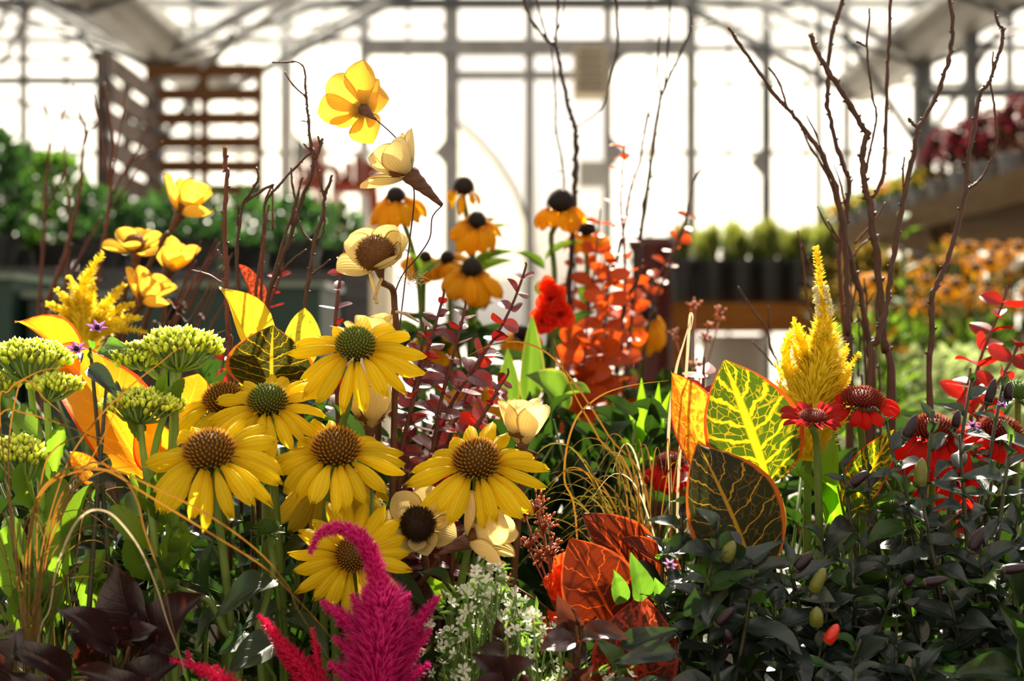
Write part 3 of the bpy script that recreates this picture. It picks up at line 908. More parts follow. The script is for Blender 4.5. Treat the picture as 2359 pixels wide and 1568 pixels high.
bcone = plain_mat('brown_disc', (0.03, 0.012, 0.006), (0.05, 0.02, 0.01), 30, 0.8)
small_petal = leaf_mesh('petal', bp_o, bend=0.8, nu=2, nv=3, name='petal')
mb = MB(); mb.lathe([(0.004, -0.002), (0.011, 0.0), (0.010, 0.006), (0.004, 0.010)], 8); small_disc = mb.mesh('disc', bcone)
stemg = plain_mat('stem_green', (0.07, 0.13, 0.03), (0.10, 0.17, 0.04), 20, 0.5, tfac=0.15)
def mini_rud(label, c, n, h, spread, seed, group=None):
    rg = random.Random(seed)
    t = thing('rudbeckia_plant', label, 'plant', c, group)
    obj('pot', spot, t, T(c)); obj('foliage', bushF, t, T(c + V(0, 0, 0.1)) @ R(rg.uniform(0, 6), 'Z') @ Sc(1, 1, 0.9))
    st = MB()
    for _ in range(n):
        an = rg.uniform(0, 6.28); r = spread * math.sqrt(rg.uniform(0, 1))
        q = c + V(cos(an) * r, sin(an) * r, h * rg.uniform(0.78, 1.08))
        st.tube([c + V(0, 0, 0.1), c + V(cos(an) * r * 0.6, sin(an) * r * 0.6, h * 0.6), q], 0.002, 4)
        H = axis_frame(q, (rg.uniform(-.5, .5), -rg.uniform(0.2, 0.9), 0.8))
        fl = obj('flower_disc', small_disc, t, H)
        for j in range(9):
            w = j * 2 * pi / 9 + rg.uniform(-.1, .1)
            obj('petal', small_petal, fl, H @ R(w, 'Z') @ frame(V(0.008, 0, 0), V(1, 0, -0.25), V(0, 0, 1)) @ Sc(0.011, 0.027, 0.02))
    st.obj('stems', stemg, t)
    return t
for k, (x, d, n) in enumerate(((1.14, 3.46, 14), (1.26, 3.68, 15), (1.26, 3.24, 14), (1.14, 3.90, 13), (1.38, 3.90, 14))):
    c = V(x, d, LZ)
    mini_rud('orange rudbeckia in full bloom on the low bench behind the pale bushes', c, n, 0.55, 0.085, 40 + k, 'rudbeckia plants behind the pale bushes')
for k, (x, d, n, h) in enumerate(((0.66, 2.58, 6, 0.42), (0.92, 3.50, 6, 0.46))):
    c = V(x, d, LZ)
    MBx = mini_rud(('sparse orange rudbeckia with bright stalks at the low bench corner', 'small orange rudbeckia behind the bench corner one')[k], c, n, h, 0.06, 60 + k)
tall = thing('tall_stalk_plant', 'tall bright green leafy stalk rising among the rudbeckias', 'plant', (1.02, 3.72, LZ))
c = V(1.02, 3.72, LZ)
obj('pot', spot, tall, T(c))
MB().tube([c + V(0, 0, 0.1), c + V(0.01, 0, 0.3), P(2082, 575, 3.72)], 0.006, 6).obj('stalk', stemg, tall)
lm = leaf_mesh('lance', fresh, bend=1.0, nu=2, nv=6)
for k in range(12):
    q = c + V(0.005, 0, 0.16 + k * 0.045); an = k * 2.4
    put_leaf(tall, lm, q, q + V(cos(an) * 0.085, sin(an) * 0.085, 0.02), 0.028, (0, 0, 1))

# ================================================================== the planter arrangement
soil = plain_mat('potting_soil', (0.006, 0.004, 0.003), (0.012, 0.008, 0.006), 60, 0.95, 0.02, bump=0.6)
planter_wood = plain_mat('planter_wood', (0.02, 0.014, 0.01), (0.03, 0.02, 0.015), 5, 0.9, 0.05)
pl = thing('planter_box', 'big dark wooden planter box filled with soil below the flowers', 'planter', (0.0, 1.5, 0))
for nm, c, h in (('side_board', (0, 0.72, SOIL / 2 + 0.01), (1.0, 0.02, SOIL / 2 + 0.01)), ('side_board', (0, 2.32, SOIL / 2 + 0.01), (1.0, 0.02, SOIL / 2 + 0.01)),
                 ('side_board', (-0.98, 1.52, SOIL / 2 + 0.01), (0.02, 0.78, SOIL / 2 + 0.01)), ('side_board', (0.98, 1.52, SOIL / 2 + 0.01), (0.02, 0.78, SOIL / 2 + 0.01)),
                 ('soil', (0, 1.52, SOIL - 0.05), (0.96, 0.78, 0.05))):
    MB().box(c, h).obj(nm, soil if nm == 'soil' else planter_wood, pl, None, False)

def ground_pt(p): return V(p.x, p.y, SOIL - 0.005)
def stem_tube(pts, r0, r1, seg=6, k=4):
    n = len(pts)
    sp = smooth_path([(p, r0 + (r1 - r0) * i / (n - 1)) for i, p in enumerate(pts)], k)
    return MB().tube([p for p, _ in sp], [r for _, r in sp], seg)
def pxpath(lst, d, d1=None):
    n = len(lst)
    return [P(q[0], q[1], d + ((d1 - d) * i / (n - 1) if d1 else 0)) for i, q in enumerate(lst)]

# ------------------------------------------------------------------ materials of the flowers
cf_petal = petal_mat('yellow_petal', (0.93, 0.68, 0.022), (0.90, 0.60, 0.015), (1.0, 0.80, 0.02), 0.55, 6.0)
cf_petal_pale = petal_mat('pale_yellow_petal', (0.66, 0.50, 0.05), (0.50, 0.38, 0.03), (0.82, 0.62, 0.04), 0.5, 8.0)
cf_cone = grad_mat('cone_bristles', [(0.0, (0.14, 0.07, 0.010)), (0.35, (0.26, 0.11, 0.010)), (0.7, (0.82, 0.34, 0.015)), (1.0, (0.95, 0.55, 0.05))], tfac=0.4)
cf_cone_g = grad_mat('young_cone_bristles', [(0.0, (0.09, 0.11, 0.015)), (0.35, (0.13, 0.13, 0.015)), (0.75, (0.72, 0.46, 0.02)), (1.0, (0.92, 0.62, 0.04))], tfac=0.4, centre=(0.36, 0.52, 0.04))
rd_petal = petal_mat('red_petal', (0.55, 0.016, 0.008), (0.40, 0.012, 0.008), (0.95, 0.02, 0.008), 0.55, 6.0)
rdk_petal = petal_mat('pinkish_red_petal', (0.34, 0.03, 0.035), (0.20, 0.01, 0.012), (0.62, 0.03, 0.03), 0.45, 5.0)
rd_cone = grad_mat('red_cone_bristles', [(0.0, (0.13, 0.012, 0.004)), (0.5, (0.22, 0.018, 0.005)), (1.0, (0.80, 0.11, 0.012))], tfac=0.45)
be_petal = petal_mat('amber_petal', (0.86, 0.42, 0.010), (0.70, 0.26, 0.005), (1.0, 0.54, 0.012), 0.55, 4.0)
be_cone = grad_mat('black_cone', [(0.0, (0.018, 0.010, 0.009)), (1.0, (0.026, 0.015, 0.013))], tfac=0.05)
stem_col = plain_mat('flower_stem', (0.10, 0.17, 0.03), (0.15, 0.22, 0.05), 60, 0.5, 0.3, tfac=0.15)
dkleaf = leaf_mat('coneflower_leaf', (0.016, 0.040, 0.018), (0.026, 0.055, 0.022), (0.07, 0.16, 0.02), 0.28, 0.42, 0.45, (0.09, 0.14, 0.06), 0.05, 5, 2.0, 0.05, 0.5)

def cone_mesh(name, mat, r, h, n, sl, sw, seed, lift=0.7, body=None):
    """dome packed with bristles in a spiral; uv.x = distance from the crown"""
    rg = random.Random(seed); mb = MB()
    prof = [(r * 0.55, -h * 0.35), (r * 0.9, 0)] + [(r * 0.93 * cos(q), h * sin(q)) for q in (0.35, 0.7, 1.05, 1.35)]
    vs0 = len(mb.v); mb.lathe(prof, 14)
    for i in range(vs0, len(mb.v)): mb.uv[i] = (0.8, 0.0)
    for k in range(n):
        q = (k + 0.5) / n; ang = k * 2.399963
        ph = (1 - q) * (pi / 2) * 1.0 - 0.12
        ph = math.asin(max(-0.2, 1 - 1.12 * q))
        p = V(r * 0.93 * cos(ph) * cos(ang), r * 0.93 * cos(ph) * sin(ang), h * sin(ph))
        nn = V(cos(ph) * cos(ang), cos(ph) * sin(ang), sin(ph) * r / h)
        dr = (nn.normalized() * (1 - lift * 0.5) + V(0, 0, lift * 0.8)).normalized()
        L = sl * (0.45 + 0.65 * q) * rg.uniform(0.85, 1.1)
        mb.spike(p - dr * 0.0005, p + dr * L, sw, 4, q)
    return mb.mesh(name, mat)
CONES = {
    'y': [cone_mesh('cone', cf_cone, 1.0, 0.85, 190, 0.46, 0.07, s) for s in (1, 2)],
    'g': [cone_mesh('cone', cf_cone_g, 1.0, 0.85, 210, 0.38, 0.068, 3)],
    'r': [cone_mesh('cone', rd_cone, 1.0, 0.62, 200, 0.42, 0.06, 4)],
    'b': [cone_mesh('cone', be_cone, 1.0, 1.15, 170, 0.16, 0.07, 5, 0.4)],
}
def petals(mat, n=5, bend=1.15, cup=-0.35, ridge=0.9, notch=1.4):
    return [leaf_mesh('petal', mat, bend=bend * (0.75 + 0.16 * s), cup=cup, ridge=ridge * 0.6, notch=notch * (0.5 + 0.25 * s), wave=0.15, nu=8, nv=8, seed=s, twist=(-0.22, 0.12, 0.28, -0.1, 0.18)[s % 5], name='petal') for s in range(n)]
PET = {'y': petals(cf_petal), 'p': petals(cf_petal_pale, bend=0.6), 'r': petals(rd_petal), 'k': petals(rdk_petal, bend=0.2, cup=0.5), 'b': petals(be_petal, bend=1.5)}

def daisy(name, label, cat, c, axis, R1, rc, npet, droop, pw, cone, pet, stem, seed, group=None, drops=None, ch=1.0, rj=0.12, skip=None, tuck=0.9, stem_r=0.0026, cone_ok=True, updroop=None):
    """a composite flower: cone, ray petals, green bracts and a stem down to the soil"""
    rg = random.Random(seed)
    base = ground_pt(stem[-1]) if stem else ground_pt(c)
    t = thing(name, label, cat, base, group)
    H = axis_frame(c, axis)
    if cone_ok: obj('cone', CONES[cone][seed % len(CONES[cone])], t, H @ Sc(rc, rc, rc * ch))
    off = rg.uniform(0, 1)
    for i in range(npet):
        w = 2 * pi * (i + off + rg.uniform(-.22, .22)) / npet
        if skip and skip(w): continue
        L = R1 * rg.uniform(1 - rj, 1 + rj * 0.6)
        dr = droop + rg.uniform(-0.24, 0.24)
        b = V(cos(w) * rc * tuck, sin(w) * rc * tuck, -rc * 0.12 - 0.0008 * (i % 3))
        e = V(cos(w) * (rc * tuck + (L - rc) * cos(dr)), sin(w) * (rc * tuck + (L - rc) * cos(dr)), -rc * 0.12 - (L - rc) * sin(dr))
        M = H @ frame(b, e - b, V(cos(w) * 0.4 - sin(w) * rg.uniform(-.45, .45), sin(w) * 0.4 + cos(w) * rg.uniform(-.45, .45), 1)) @ Sc(pw * rg.uniform(0.86, 1.14), (e - b).length, (e - b).length)
        obj('petal', PET[pet][rg.randrange(5)], t, M)
    for i in range(9):
        w = 2 * pi * i / 9
        b = H @ V(cos(w) * rc * 0.35, sin(w) * rc * 0.35, -rc * 0.38); e = H @ V(cos(w) * rc * 1.15, sin(w) * rc * 1.15, -rc * 0.45)
        put_leaf(t, leaf_mesh('lance', dkleaf, bend=0.5, nu=2, nv=4), b, e, rc * 0.35, H.to_3x3() @ V(0, 0, 1), 'bract')
    path = [H @ V(0, 0, -rc * 0.3), H @ V(0, 0, -rc * 1.0)] + list(stem) + [base]
    stem_tube(path, stem_r, stem_r * 1.3, 7, 4).obj('stem', stem_col, t)
    return t

# ------------------------------------------------------------------ yellow coneflowers
DC = 1.06
def ycf(label, x, y, d, R1p, rcp, droop, tilt, lean, seed, stem, npet=18, pwp=41, cone='y', pet='y', **kw):
    R1p *= 1.09; rcp *= 0.93; pwp *= 0.86
    c = P(x, y + rcp * 0.25, d)
    ax = V(lean, -sin(radians(tilt)), cos(radians(tilt)))
    return daisy('yellow_coneflower', label, 'flower', c, ax, S(R1p, d), S(rcp, d), npet, droop, S(pwp, d), cone, pet, pxpath(stem, d + 0.012, d + 0.03), seed, **kw)
ycf('topmost yellow coneflower with greenish crown above the cluster', 820, 785, 1.05, 158, 48, 0.40, 42, 0.04, 1, [(806, 900), (800, 980), (790, 1100), (780, 1300), (770, 1500)], cone='g')
ycf('yellow coneflower with green crown in the cluster middle on a long stem', 617, 915, 1.05, 150, 47, 0.36, 34, 0.0, 2, [(622, 1010), (632, 1120), (645, 1300), (655, 1500)], cone='g')
ycf('yellow coneflower with orange cone half hidden behind its green-crowned neighbour', 515, 912, 1.10, 140, 46, 0.55, 30, -0.1, 3, [(512, 1050), (515, 1200), (520, 1500)])
ycf('yellow coneflower with the largest dark orange cone beside the stonecrop', 483, 1030, 0.985, 182, 58, 0.52, 34, -0.04, 5, [(500, 1180), (515, 1300), (530, 1500)], npet=18, pwp=46)
ycf('yellow coneflower with broad orange cone above the drooping old bloom', 775, 1023, 1.03, 166, 56, 0.48, 34, 0.04, 4, [(782, 1120), (792, 1200), (800, 1350), (800, 1500)], npet=19, pwp=43)
ycf('faded pale yellow coneflower with hanging petals under the broad-coned bloom', 765, 1075, 1.10, 185, 50, 0.92, 28, 0.0, 6, [(770, 1200), (780, 1350), (790, 1500)], npet=14, pwp=62, pet='p', cone_ok=True)
ycf('lone yellow coneflower in front of the maroon eucalyptus', 1098, 1050, 1.03, 168, 55, 0.42, 42, 0.02, 7, [(1090, 1200), (1060, 1350), (1030, 1500)], npet=19, pwp=44)
ycf('low yellow coneflower behind the curled magenta celosia tip', 812, 1268, 1.02, 146, 42, 0.16, 66, 0.1, 8, [(830, 1400), (850, 1500)], npet=19, pwp=41)

# green coneflower buds
budg = grad_mat('green_bud_bristles', [(0.0, (0.06, 0.13, 0.016)), (0.6, (0.08, 0.17, 0.02)), (1.0, (0.22, 0.38, 0.04))], tfac=0.3)
budm = cone_mesh('bud_head', budg, 1.0, 0.75, 130, 0.55, 0.07, 8, 0.1)
def bud(label, x, y, d, r, stem):
    pts = pxpath(stem, d + 0.01)
    t = thing('coneflower_bud', label, 'flower bud', ground_pt(pts[-1]))
    H = axis_frame(P(x, y, d), (0.05, -0.4, 0.9)); rr = S(r, d)
    obj('bud_head', budm, t, H @ Sc(rr * 0.7, rr * 0.7, rr * 0.7))
    for i in range(8):
        w = i * pi / 4
        put_leaf(t, leaf_mesh('lance', dkleaf, bend=0.5, nu=2, nv=4), H @ V(cos(w) * rr * .3, sin(w) * rr * .3, -rr * .3), H @ V(cos(w) * rr * 1.2, sin(w) * rr * 1.2, -rr * .2), rr * 0.3, H.to_3x3() @ V(0, 0, 1), 'bract')
    stem_tube([P(x, y, d)] + pts + [ground_pt(pts[-1])], 0.0024, 0.0032).obj('stem', stem_col, t)
    return t
bud('tight green coneflower bud below the long-stemmed yellow bloom', 615, 1218, 1.02, 36, [(625, 1270), (645, 1400), (655, 1520)])
bud('small green coneflower bud on a bent stem over dark leaves', 385, 1347, 1.0, 29, [(440, 1366), (490, 1390), (530, 1450), (560, 1540)])
bud('green coneflower bud deep between the pepper leaves', 2050, 1170, 1.10, 36, [(2055, 1240), (2060, 1500)])
bud('greenish young coneflower head by the red eucalyptus', 2345, 905, 1.15, 44, [(2345, 1000), (2340, 1400)])

# big dark green coneflower leaves, one plant
cl = thing('coneflower_foliage', 'dark green basal leaves of the yellow coneflowers', 'leaves', ground_pt(P(600, 1500, 1.03)))
DL = [leaf_mesh('lance', dkleaf, bend=b, fold=0.25, wave=0.3, nu=6, nv=10, seed=s) for s, b in ((1, 0.6), (2, 0.9), (3, 0.3))]
for i, (bx_, by_, tx, ty, w, d0, d1) in enumerate([(636, 1336, 498, 1422, 84, 1.02, 0.98), (392, 1344, 272, 1352, 46, 1.02, 0.98), (445, 1345, 205, 1262, 44, 1.06, 1.02), (484, 1372, 556, 1250, 44, 1.02, 1.0),
        (562, 1455, 432, 1512, 96, 1.02, 0.97), (648, 1470, 522, 1560, 92, 1.0, 0.95), (512, 1392, 436, 1490, 60, 1.03, 0.98), (1040, 1364, 964, 1316, 44, 1.04, 1.01), (650, 1330, 715, 1310, 30, 1.05, 1.02),
        (655, 1400, 560, 1450, 70, 1.06, 1.02), (660, 1420, 740, 1500, 70, 1.05, 1.0), (420, 1335, 505, 1330, 50, 1.05, 1.0), (640, 1230, 720, 1170, 60, 1.12, 1.1), (560, 1200, 470, 1180, 60, 1.14, 1.12),
        (900, 1330, 1010, 1400, 60, 1.08, 1.04), (720, 1250, 640, 1300, 60, 1.12, 1.08), (520, 1260, 590, 1200, 50, 1.12, 1.1), (860, 1060, 815, 900, 64, 1.13, 1.12), (540, 1330, 600, 1290, 60, 1.1, 1.06)]):
    put_leaf(cl, DL[i % 3], P(bx_, by_, d0), P(tx, ty, d1), S(w, 1.0), (0.1 * ((i % 3) - 1), -0.75, 0.75))
mb = MB()
for (x0, y0, x1, y1) in ((636, 1336, 655, 1450), (484, 1372, 560, 1500), (392, 1344, 480, 1385), (562, 1455, 640, 1560), (1040, 1364, 1050, 1500), (860, 1060, 850, 1480)):
    a = P(x0, y0, 1.03); b = P(x1, y1, 1.05)
    mb.tube([a, b, ground_pt(b)], [0.0012, 0.0018, 0.0024], 5)
mb.obj('stems', stem_col, cl)

# ------------------------------------------------------------------ red coneflowers
def rcf(label, x, y, d, R1p, rcp, droop, tilt, lean, seed, stem, npet=14, pwp=34, pet='r', **kw):
    return daisy('red_coneflower', label, 'flower', P(x, y + rcp * .2, d), V(lean, -sin(radians(tilt)), cos(radians(tilt))), S(R1p, d), S(rcp, d), npet, droop, S(pwp, d), 'r', pet, pxpath(stem, d + 0.01, d + 0.03), seed, **kw)
rcf('red coneflower with rust cone and level petals beside the yellow celosia', 1985, 912, 1.12, 108, 45, 0.52, 22, 0.0, 11, [(1982, 1000), (1978, 1100), (1980, 1400)], ch=0.8)
rcf('young pinkish red coneflower with upswept narrow petals against the yellow celosia', 1873, 955, 1.08, 84, 30, -0.15, 25, -0.05, 12, [(1880, 1010), (1884, 1100), (1890, 1400)], npet=15, pwp=17, pet='k', ch=0.6)
rcf('large red coneflower with hanging petals behind the pepper leaves', 2150, 985, 1.13, 150, 46, 0.95, 24, 0.0, 13, [(2148, 1100), (2140, 1250), (2140, 1450)], npet=14, pwp=56, ch=1.1)
rcf('red coneflower with orange rimmed cone beside the purple pepper flower', 2305, 985, 1.14, 105, 44, 0.5, 26, 0.1, 14, [(2290, 1060), (2260, 1150), (2230, 1400)], npet=15, pwp=34)
rcf('low red coneflower showing few petals under the hanging one', 2195, 1080, 1.18, 110, 36, 0.9, 24, 0.0, 15, [(2195, 1200), (2190, 1450)], npet=12, pwp=44)
rcf('faded red coneflower tucked between croton and grass', 1545, 1060, 1.22, 90, 30, 0.9, 20, 0.0, 16, [(1550, 1150), (1550, 1400)], npet=12, pwp=40)

# ------------------------------------------------------------------ black-eyed susans (behind, softly out of focus)
def bes(label, x, y, d, R1p, rcp, droop, tilt, lean, seed, stem, npet=12, pwp=42, leaves=4, **kw):
    t = daisy('black_eyed_susan', label, 'flower', P(x, y + rcp * .3, d), V(lean, -sin(radians(tilt + 8)), cos(radians(tilt + 8))), S(R1p * 1.16, d), S(rcp, d), npet, droop + 0.2, S(pwp, d), 'b', 'b', pxpath(stem, d + 0.02, d + 0.04), seed, stem_r=0.003, **kw)
    rg = random.Random(seed)
    for i in range(leaves):
        q = stem[min(len(stem) - 1, 1 + i // 2)]
        b = P(q[0], q[1] - 20 * (i % 2), d + 0.02); an = rg.uniform(0, 6.28)
        put_leaf(t, leaf_mesh('lance', fresh, bend=0.8, fold=0.2, nu=4, nv=6), b, b + V(cos(an) * 0.05, sin(an) * 0.03 - 0.01, 0.02), 0.016, (0, -0.6, 0.7))
    return t
bes('amber black-eyed susan under the cream flower hung on a wire', 912, 448, 1.60, 82, 23, 0.62, 14, 0.0, 21, [(940, 540), (965, 640), (975, 800), (980, 1100)])
bes('wilted black-eyed susan with shrivelled petals, tallest of the amber ones', 1069, 428, 1.66, 62, 25, 0.95, 10, 0.05, 22, [(1075, 500), (1082, 560), (1090, 640), (1095, 900)], npet=8, pwp=20, rj=0.35)
bes('amber black-eyed susan turned aside just below the wilted one', 1098, 505, 1.62, 78, 23, 0.75, 22, 0.1, 23, [(1090, 580), (1085, 640), (1080, 900)])
bes('big amber black-eyed susan with drooping petals over the maroon eucalyptus', 1086, 615, 1.58, 92, 26, 0.62, 20, 0.0, 24, [(1090, 700), (1085, 760), (1080, 1000)], npet=13, pwp=48)
bes('black-eyed susan with tall black cone beside the dark forked twig', 1292, 462, 1.62, 76, 33, 0.95, 12, 0.0, 25, [(1270, 540), (1255, 620), (1240, 700), (1230, 950)], npet=11)
bes('black-eyed susan half hidden by the dark forked twig', 1352, 525, 1.70, 66, 22, 0.8, 14, 0.0, 26, [(1350, 600), (1345, 700), (1340, 950)])
bes('orange black-eyed susan behind the big drooping one', 1030, 592, 1.72, 64, 18, 0.5, 20, -0.1, 27, [(1035, 680), (1040, 900)])
bes('amber black-eyed susan peeping past the brown-centred cream flower', 978, 590, 1.70, 62, 16, 0.75, 20, 0.3, 28, [(985, 680), (990, 900)])
bes('deep orange black-eyed susan beside the burgundy pot', 1492, 720, 1.75, 88, 22, 0.95, 18, 0.2, 29, [(1485, 800), (1470, 900), (1460, 1000)], npet=13)
bes('dark-eyed orange susan beside the vivid red blossom', 1205, 765, 1.66, 66, 22, 0.7, 25, -0.1, 30, [(1205, 850), (1205, 1000)])
bes('low orange susan glowing through the maroon eucalyptus', 1090, 900, 1.55, 80, 20, 0.5, 40, 0.0, 31, [(1090, 980), (1090, 1100)])
bes('low amber susan under the big drooping one', 1000, 780, 1.62, 74, 18, 0.6, 30, 0.0, 32, [(1000, 880), (1000, 1050)])

# ------------------------------------------------------------------ cream wooden flowers
wd_petal = petal_mat('cream_wood_petal', (0.88, 0.75, 0.42), (0.80, 0.64, 0.30), (1.0, 0.78, 0.28), 0.5, 14.0, 0.6, var=(0.85, 1.06), rim=(0.40, 0.24, 0.05))
wd_petal_y = petal_mat('golden_wood_petal', (0.76, 0.50, 0.10), (0.62, 0.38, 0.06), (1.0, 0.60, 0.05), 0.55, 14.0, 0.6, var=(0.82, 1.06), rim=(0.45, 0.22, 0.03))
wd_ctr = grad_mat('brown_fibre', [(0.0, (0.20, 0.08, 0.02)), (1.0, (0.28, 0.125, 0.035))], tfac=0.2)
wd_ctr_d = grad_mat('dark_brown_fibre', [(0.0, (0.03, 0.013, 0.007)), (1.0, (0.045, 0.02, 0.010))], tfac=0.15)
wd_cal = plain_mat('brown_paper_wrap', (0.085, 0.035, 0.022), (0.14, 0.065, 0.045), 90, 0.7, 0.25, bump=0.8, stretch=(1, 1, 3))
bark = plain_mat('brown_bark', (0.075, 0.030, 0.016), (0.12, 0.055, 0.03), 60, 0.7, 0.25, bump=0.4)
wire_m = plain_mat('dark_wire', (0.04, 0.02, 0.012), (0.06, 0.03, 0.02), 60, 0.6)
def fibre_mesh(name, mat, seed, n=420):
    rg = random.Random(seed); mb = MB()
    mb.lathe([(0.35, -0.5)] + [(0.86 * cos(q), 0.86 * sin(q)) for q in (-0.3, 0.1, 0.5, 0.9, 1.25)], 12)
    for i in range(len(mb.uv)): mb.uv[i] = (0.5, 0.0)
    for k in range(n):
        q = (k + .5) / n; an = k * 2.399963; ph = math.asin(max(-.35, 1 - 1.3 * q))
        p = V(cos(ph) * cos(an), cos(ph) * sin(an), sin(ph))
        b = p * 0.84; tdir = (p + V(rg.uniform(-.9, .9), rg.uniform(-.9, .9), rg.uniform(-.9, .9)) * 0.75).normalized()
        mb.spike(b, b + tdir * rg.uniform(0.14, 0.3), 0.032, 3, q)
    return mb.mesh(name, mat)
FIB = {'b': fibre_mesh('fibre_centre', wd_ctr, 1), 'd': fibre_mesh('fibre_centre', wd_ctr_d, 2)}
def wpet(mat): return [leaf_mesh('spoon', mat, bend=b, cup=0.5, nu=8, nv=14, seed=s, name='petal') for s, b in ((1, -0.5), (2, -0.2), (3, -0.7))]
WP = {'c': wpet(wd_petal), 'y': wpet(wd_petal_y)}
def woodflower(label, x, y, d, axis, Lp, wp_, pets, opening, seed, calyx=60, stem=None, centre='b', ctr_r=0.42, kind='c', stem_r=5, wire=False, calyx_w=15):
    """pets: list of angles (deg) around the axis"""
    rg = random.Random(seed)
    c = P(x, y, d)
    H = axis_frame(c, axis)
    pts = [P(q[0], q[1], d + (q[2] if len(q) > 2 else 0.01)) for q in stem] if stem else []
    base = ground_pt(pts[-1]) if pts else ground_pt(c)
    t = thing('wooden_flower', label, 'flower', base)
    L, W = S(Lp, d), S(wp_, d)
    for i, a in enumerate(pets):
        op = opening[i % len(opening)] if isinstance(opening, (list, tuple)) else opening
        w, o = radians(a + rg.uniform(-8, 8)), radians(op + rg.uniform(-7, 7) + (9 if i % 2 else -7))
        r0 = W * (0.16 if i % 2 else 0.08)
        b = V(cos(w) * r0, sin(w) * r0, 0)
        e = b + V(cos(w) * sin(o), sin(w) * sin(o), cos(o)) * L * rg.uniform(0.93, 1.05)
        nrm = V(-cos(w) * cos(o), -sin(w) * cos(o), sin(o))
        M = H @ frame(b, e - b, nrm) @ Sc(W * rg.uniform(0.92, 1.08), (e - b).length, (e - b).length)
        obj('petal', WP[kind][i % 3], t, M)
    rr = W * ctr_r
    obj('fibre_centre', FIB[centre], t, H @ T((0, 0, rr * 0.75)) @ Sc(rr, rr, rr))
    mb = MB(); cw = S(calyx_w, d); cl_ = S(calyx, d)
    mb.lathe([(cw * (1 - 0.8 * k / 9) * (1.06 if k % 2 else 0.97), -cl_ * k / 9) for k in range(10)], 12, H @ T((0, 0, cw * 0.25)), 0.07, rg)
    mb.obj('calyx', wd_cal, t)
    if pts:
        path = [H @ V(0, 0, -cl_ * 0.95)] + pts + [base]
        stem_tube(path, S(stem_r, d) * (0.7 if wire else 1), S(stem_r, d), 7, 5).obj('stem', wire_m if wire else bark, t)
    return t
six = [20, 80, 140, 200, 260, 320]
woodflower('cream wooden flower seen from behind, topmost, nodding on a curled wire', 838, 252, 1.08, (-0.45, 0.62, 0.42), 96, 82, [15, 75, 125, 175, 235, 290, 335], [62, 68, 58], 1, 64,
           [(918, 325), (945, 388), (952, 420), (958, 470, .03), (940, 640, .05), (915, 900, .05), (905, 1300, .04)], ctr_r=0.3, kind='y', stem_r=2.2, wire=True, calyx_w=14)
woodflower('cream wooden flower in profile with long torn paper calyx', 944, 402, 1.06, (-0.66, -0.12, 0.62), 108, 84, [0, 62, 118, 180, 240, 300], [48, 34, 40], 2, 108,
           [(996, 500), (990, 548), (962, 592, .02), (925, 640, .05), (905, 720, .08), (880, 950, .11), (870, 1300, .11)], ctr_r=0.42, stem_r=2.2, wire=True, calyx_w=22)
woodflower('cream wooden flower with big brown fibre centre facing forward', 872, 612, 1.05, (-0.10, -0.70, 0.62), 92, 86, [-25, 18, 60, 118, 160, 205, 330], [56, 50, 62], 3, 60,
           [(905, 668, .045), (908, 720, .05), (900, 850, .05), (890, 1300, .05)], ctr_r=0.56, stem_r=8)
woodflower('pale wooden flower half hidden behind the topmost coneflower', 862, 812, 1.13, (0.05, -0.15, 0.95), 98, 72, six + [50], [38, 30, 45], 4, 50, [(870, 900), (872, 1100), (875, 1400)], stem_r=8)
woodflower('cup-shaped cream wooden flower below the topmost coneflower stem', 852, 985, 1.10, (0.02, 0.05, 1.0), 112, 86, [0, 55, 110, 180, 235, 290], [24, 34, 28], 5, 50, [(860, 1080), (865, 1200), (870, 1450)], stem_r=8)
woodflower('closed cream wooden flower shaped like a tulip beside the maroon eucalyptus', 1205, 1022, 1.06, (0.02, -0.02, 1.0), 112, 88, [10, 65, 130, 190, 250, 300], [18, 30, 22], 6, 50, [(1200, 1120), (1190, 1250), (1180, 1450)], stem_r=8)
woodflower('cream wooden flower with dark fibre centre below the lone coneflower', 965, 1215, 1.06, (0.0, -0.86, 0.35), 95, 80, [-70, -20, 35, 75, 125, 175, 250], [66, 60, 70], 7, 50, [(985, 1320), (990, 1400), (990, 1500)], centre='d', ctr_r=0.55, stem_r=8)
woodflower('cream wooden flower in side view opening towards the rust croton', 1078, 1245, 1.03, (0.86, -0.12, 0.42), 118, 82, [0, 60, 120, 180, 240, 300], [44, 30, 52], 8, 85, [(1005, 1300), (960, 1360, .03), (940, 1450, .03)], ctr_r=0.3, stem_r=7, calyx_w=20)
woodflower('yellow wooden flower, highest of the four over the celosia spikes', 415, 492, 1.42, (0.5, -0.15, 0.84), 92, 62, six, [36, 26, 44], 9, 60, [(380, 545), (330, 640), (290, 760), (270, 1000)], kind='y', stem_r=6, ctr_r=0.3)
woodflower('open yellow wooden flower with brown eye over the celosia spikes', 312, 580, 1.40, (0.05, -0.48, 0.86), 70, 54, six, [66, 58, 62], 10, 55, [(298, 640), (285, 720), (275, 1000)], kind='y', stem_r=6, ctr_r=0.48)
woodflower('cupped yellow wooden flower on a thick wrapped stalk near the eyed one', 388, 622, 1.47, (0.45, -0.25, 0.85), 84, 60, six, [36, 44, 30], 11, 60, [(365, 670), (330, 760), (300, 1000)], kind='y', stem_r=7, ctr_r=0.3)
woodflower('lowest yellow wooden flower of the four beside the celosia', 325, 695, 1.38, (0.52, -0.15, 0.78), 86, 60, six, [40, 30, 50], 12, 55, [(280, 750), (260, 850), (255, 1000)], kind='y', stem_r=7, ctr_r=0.3)

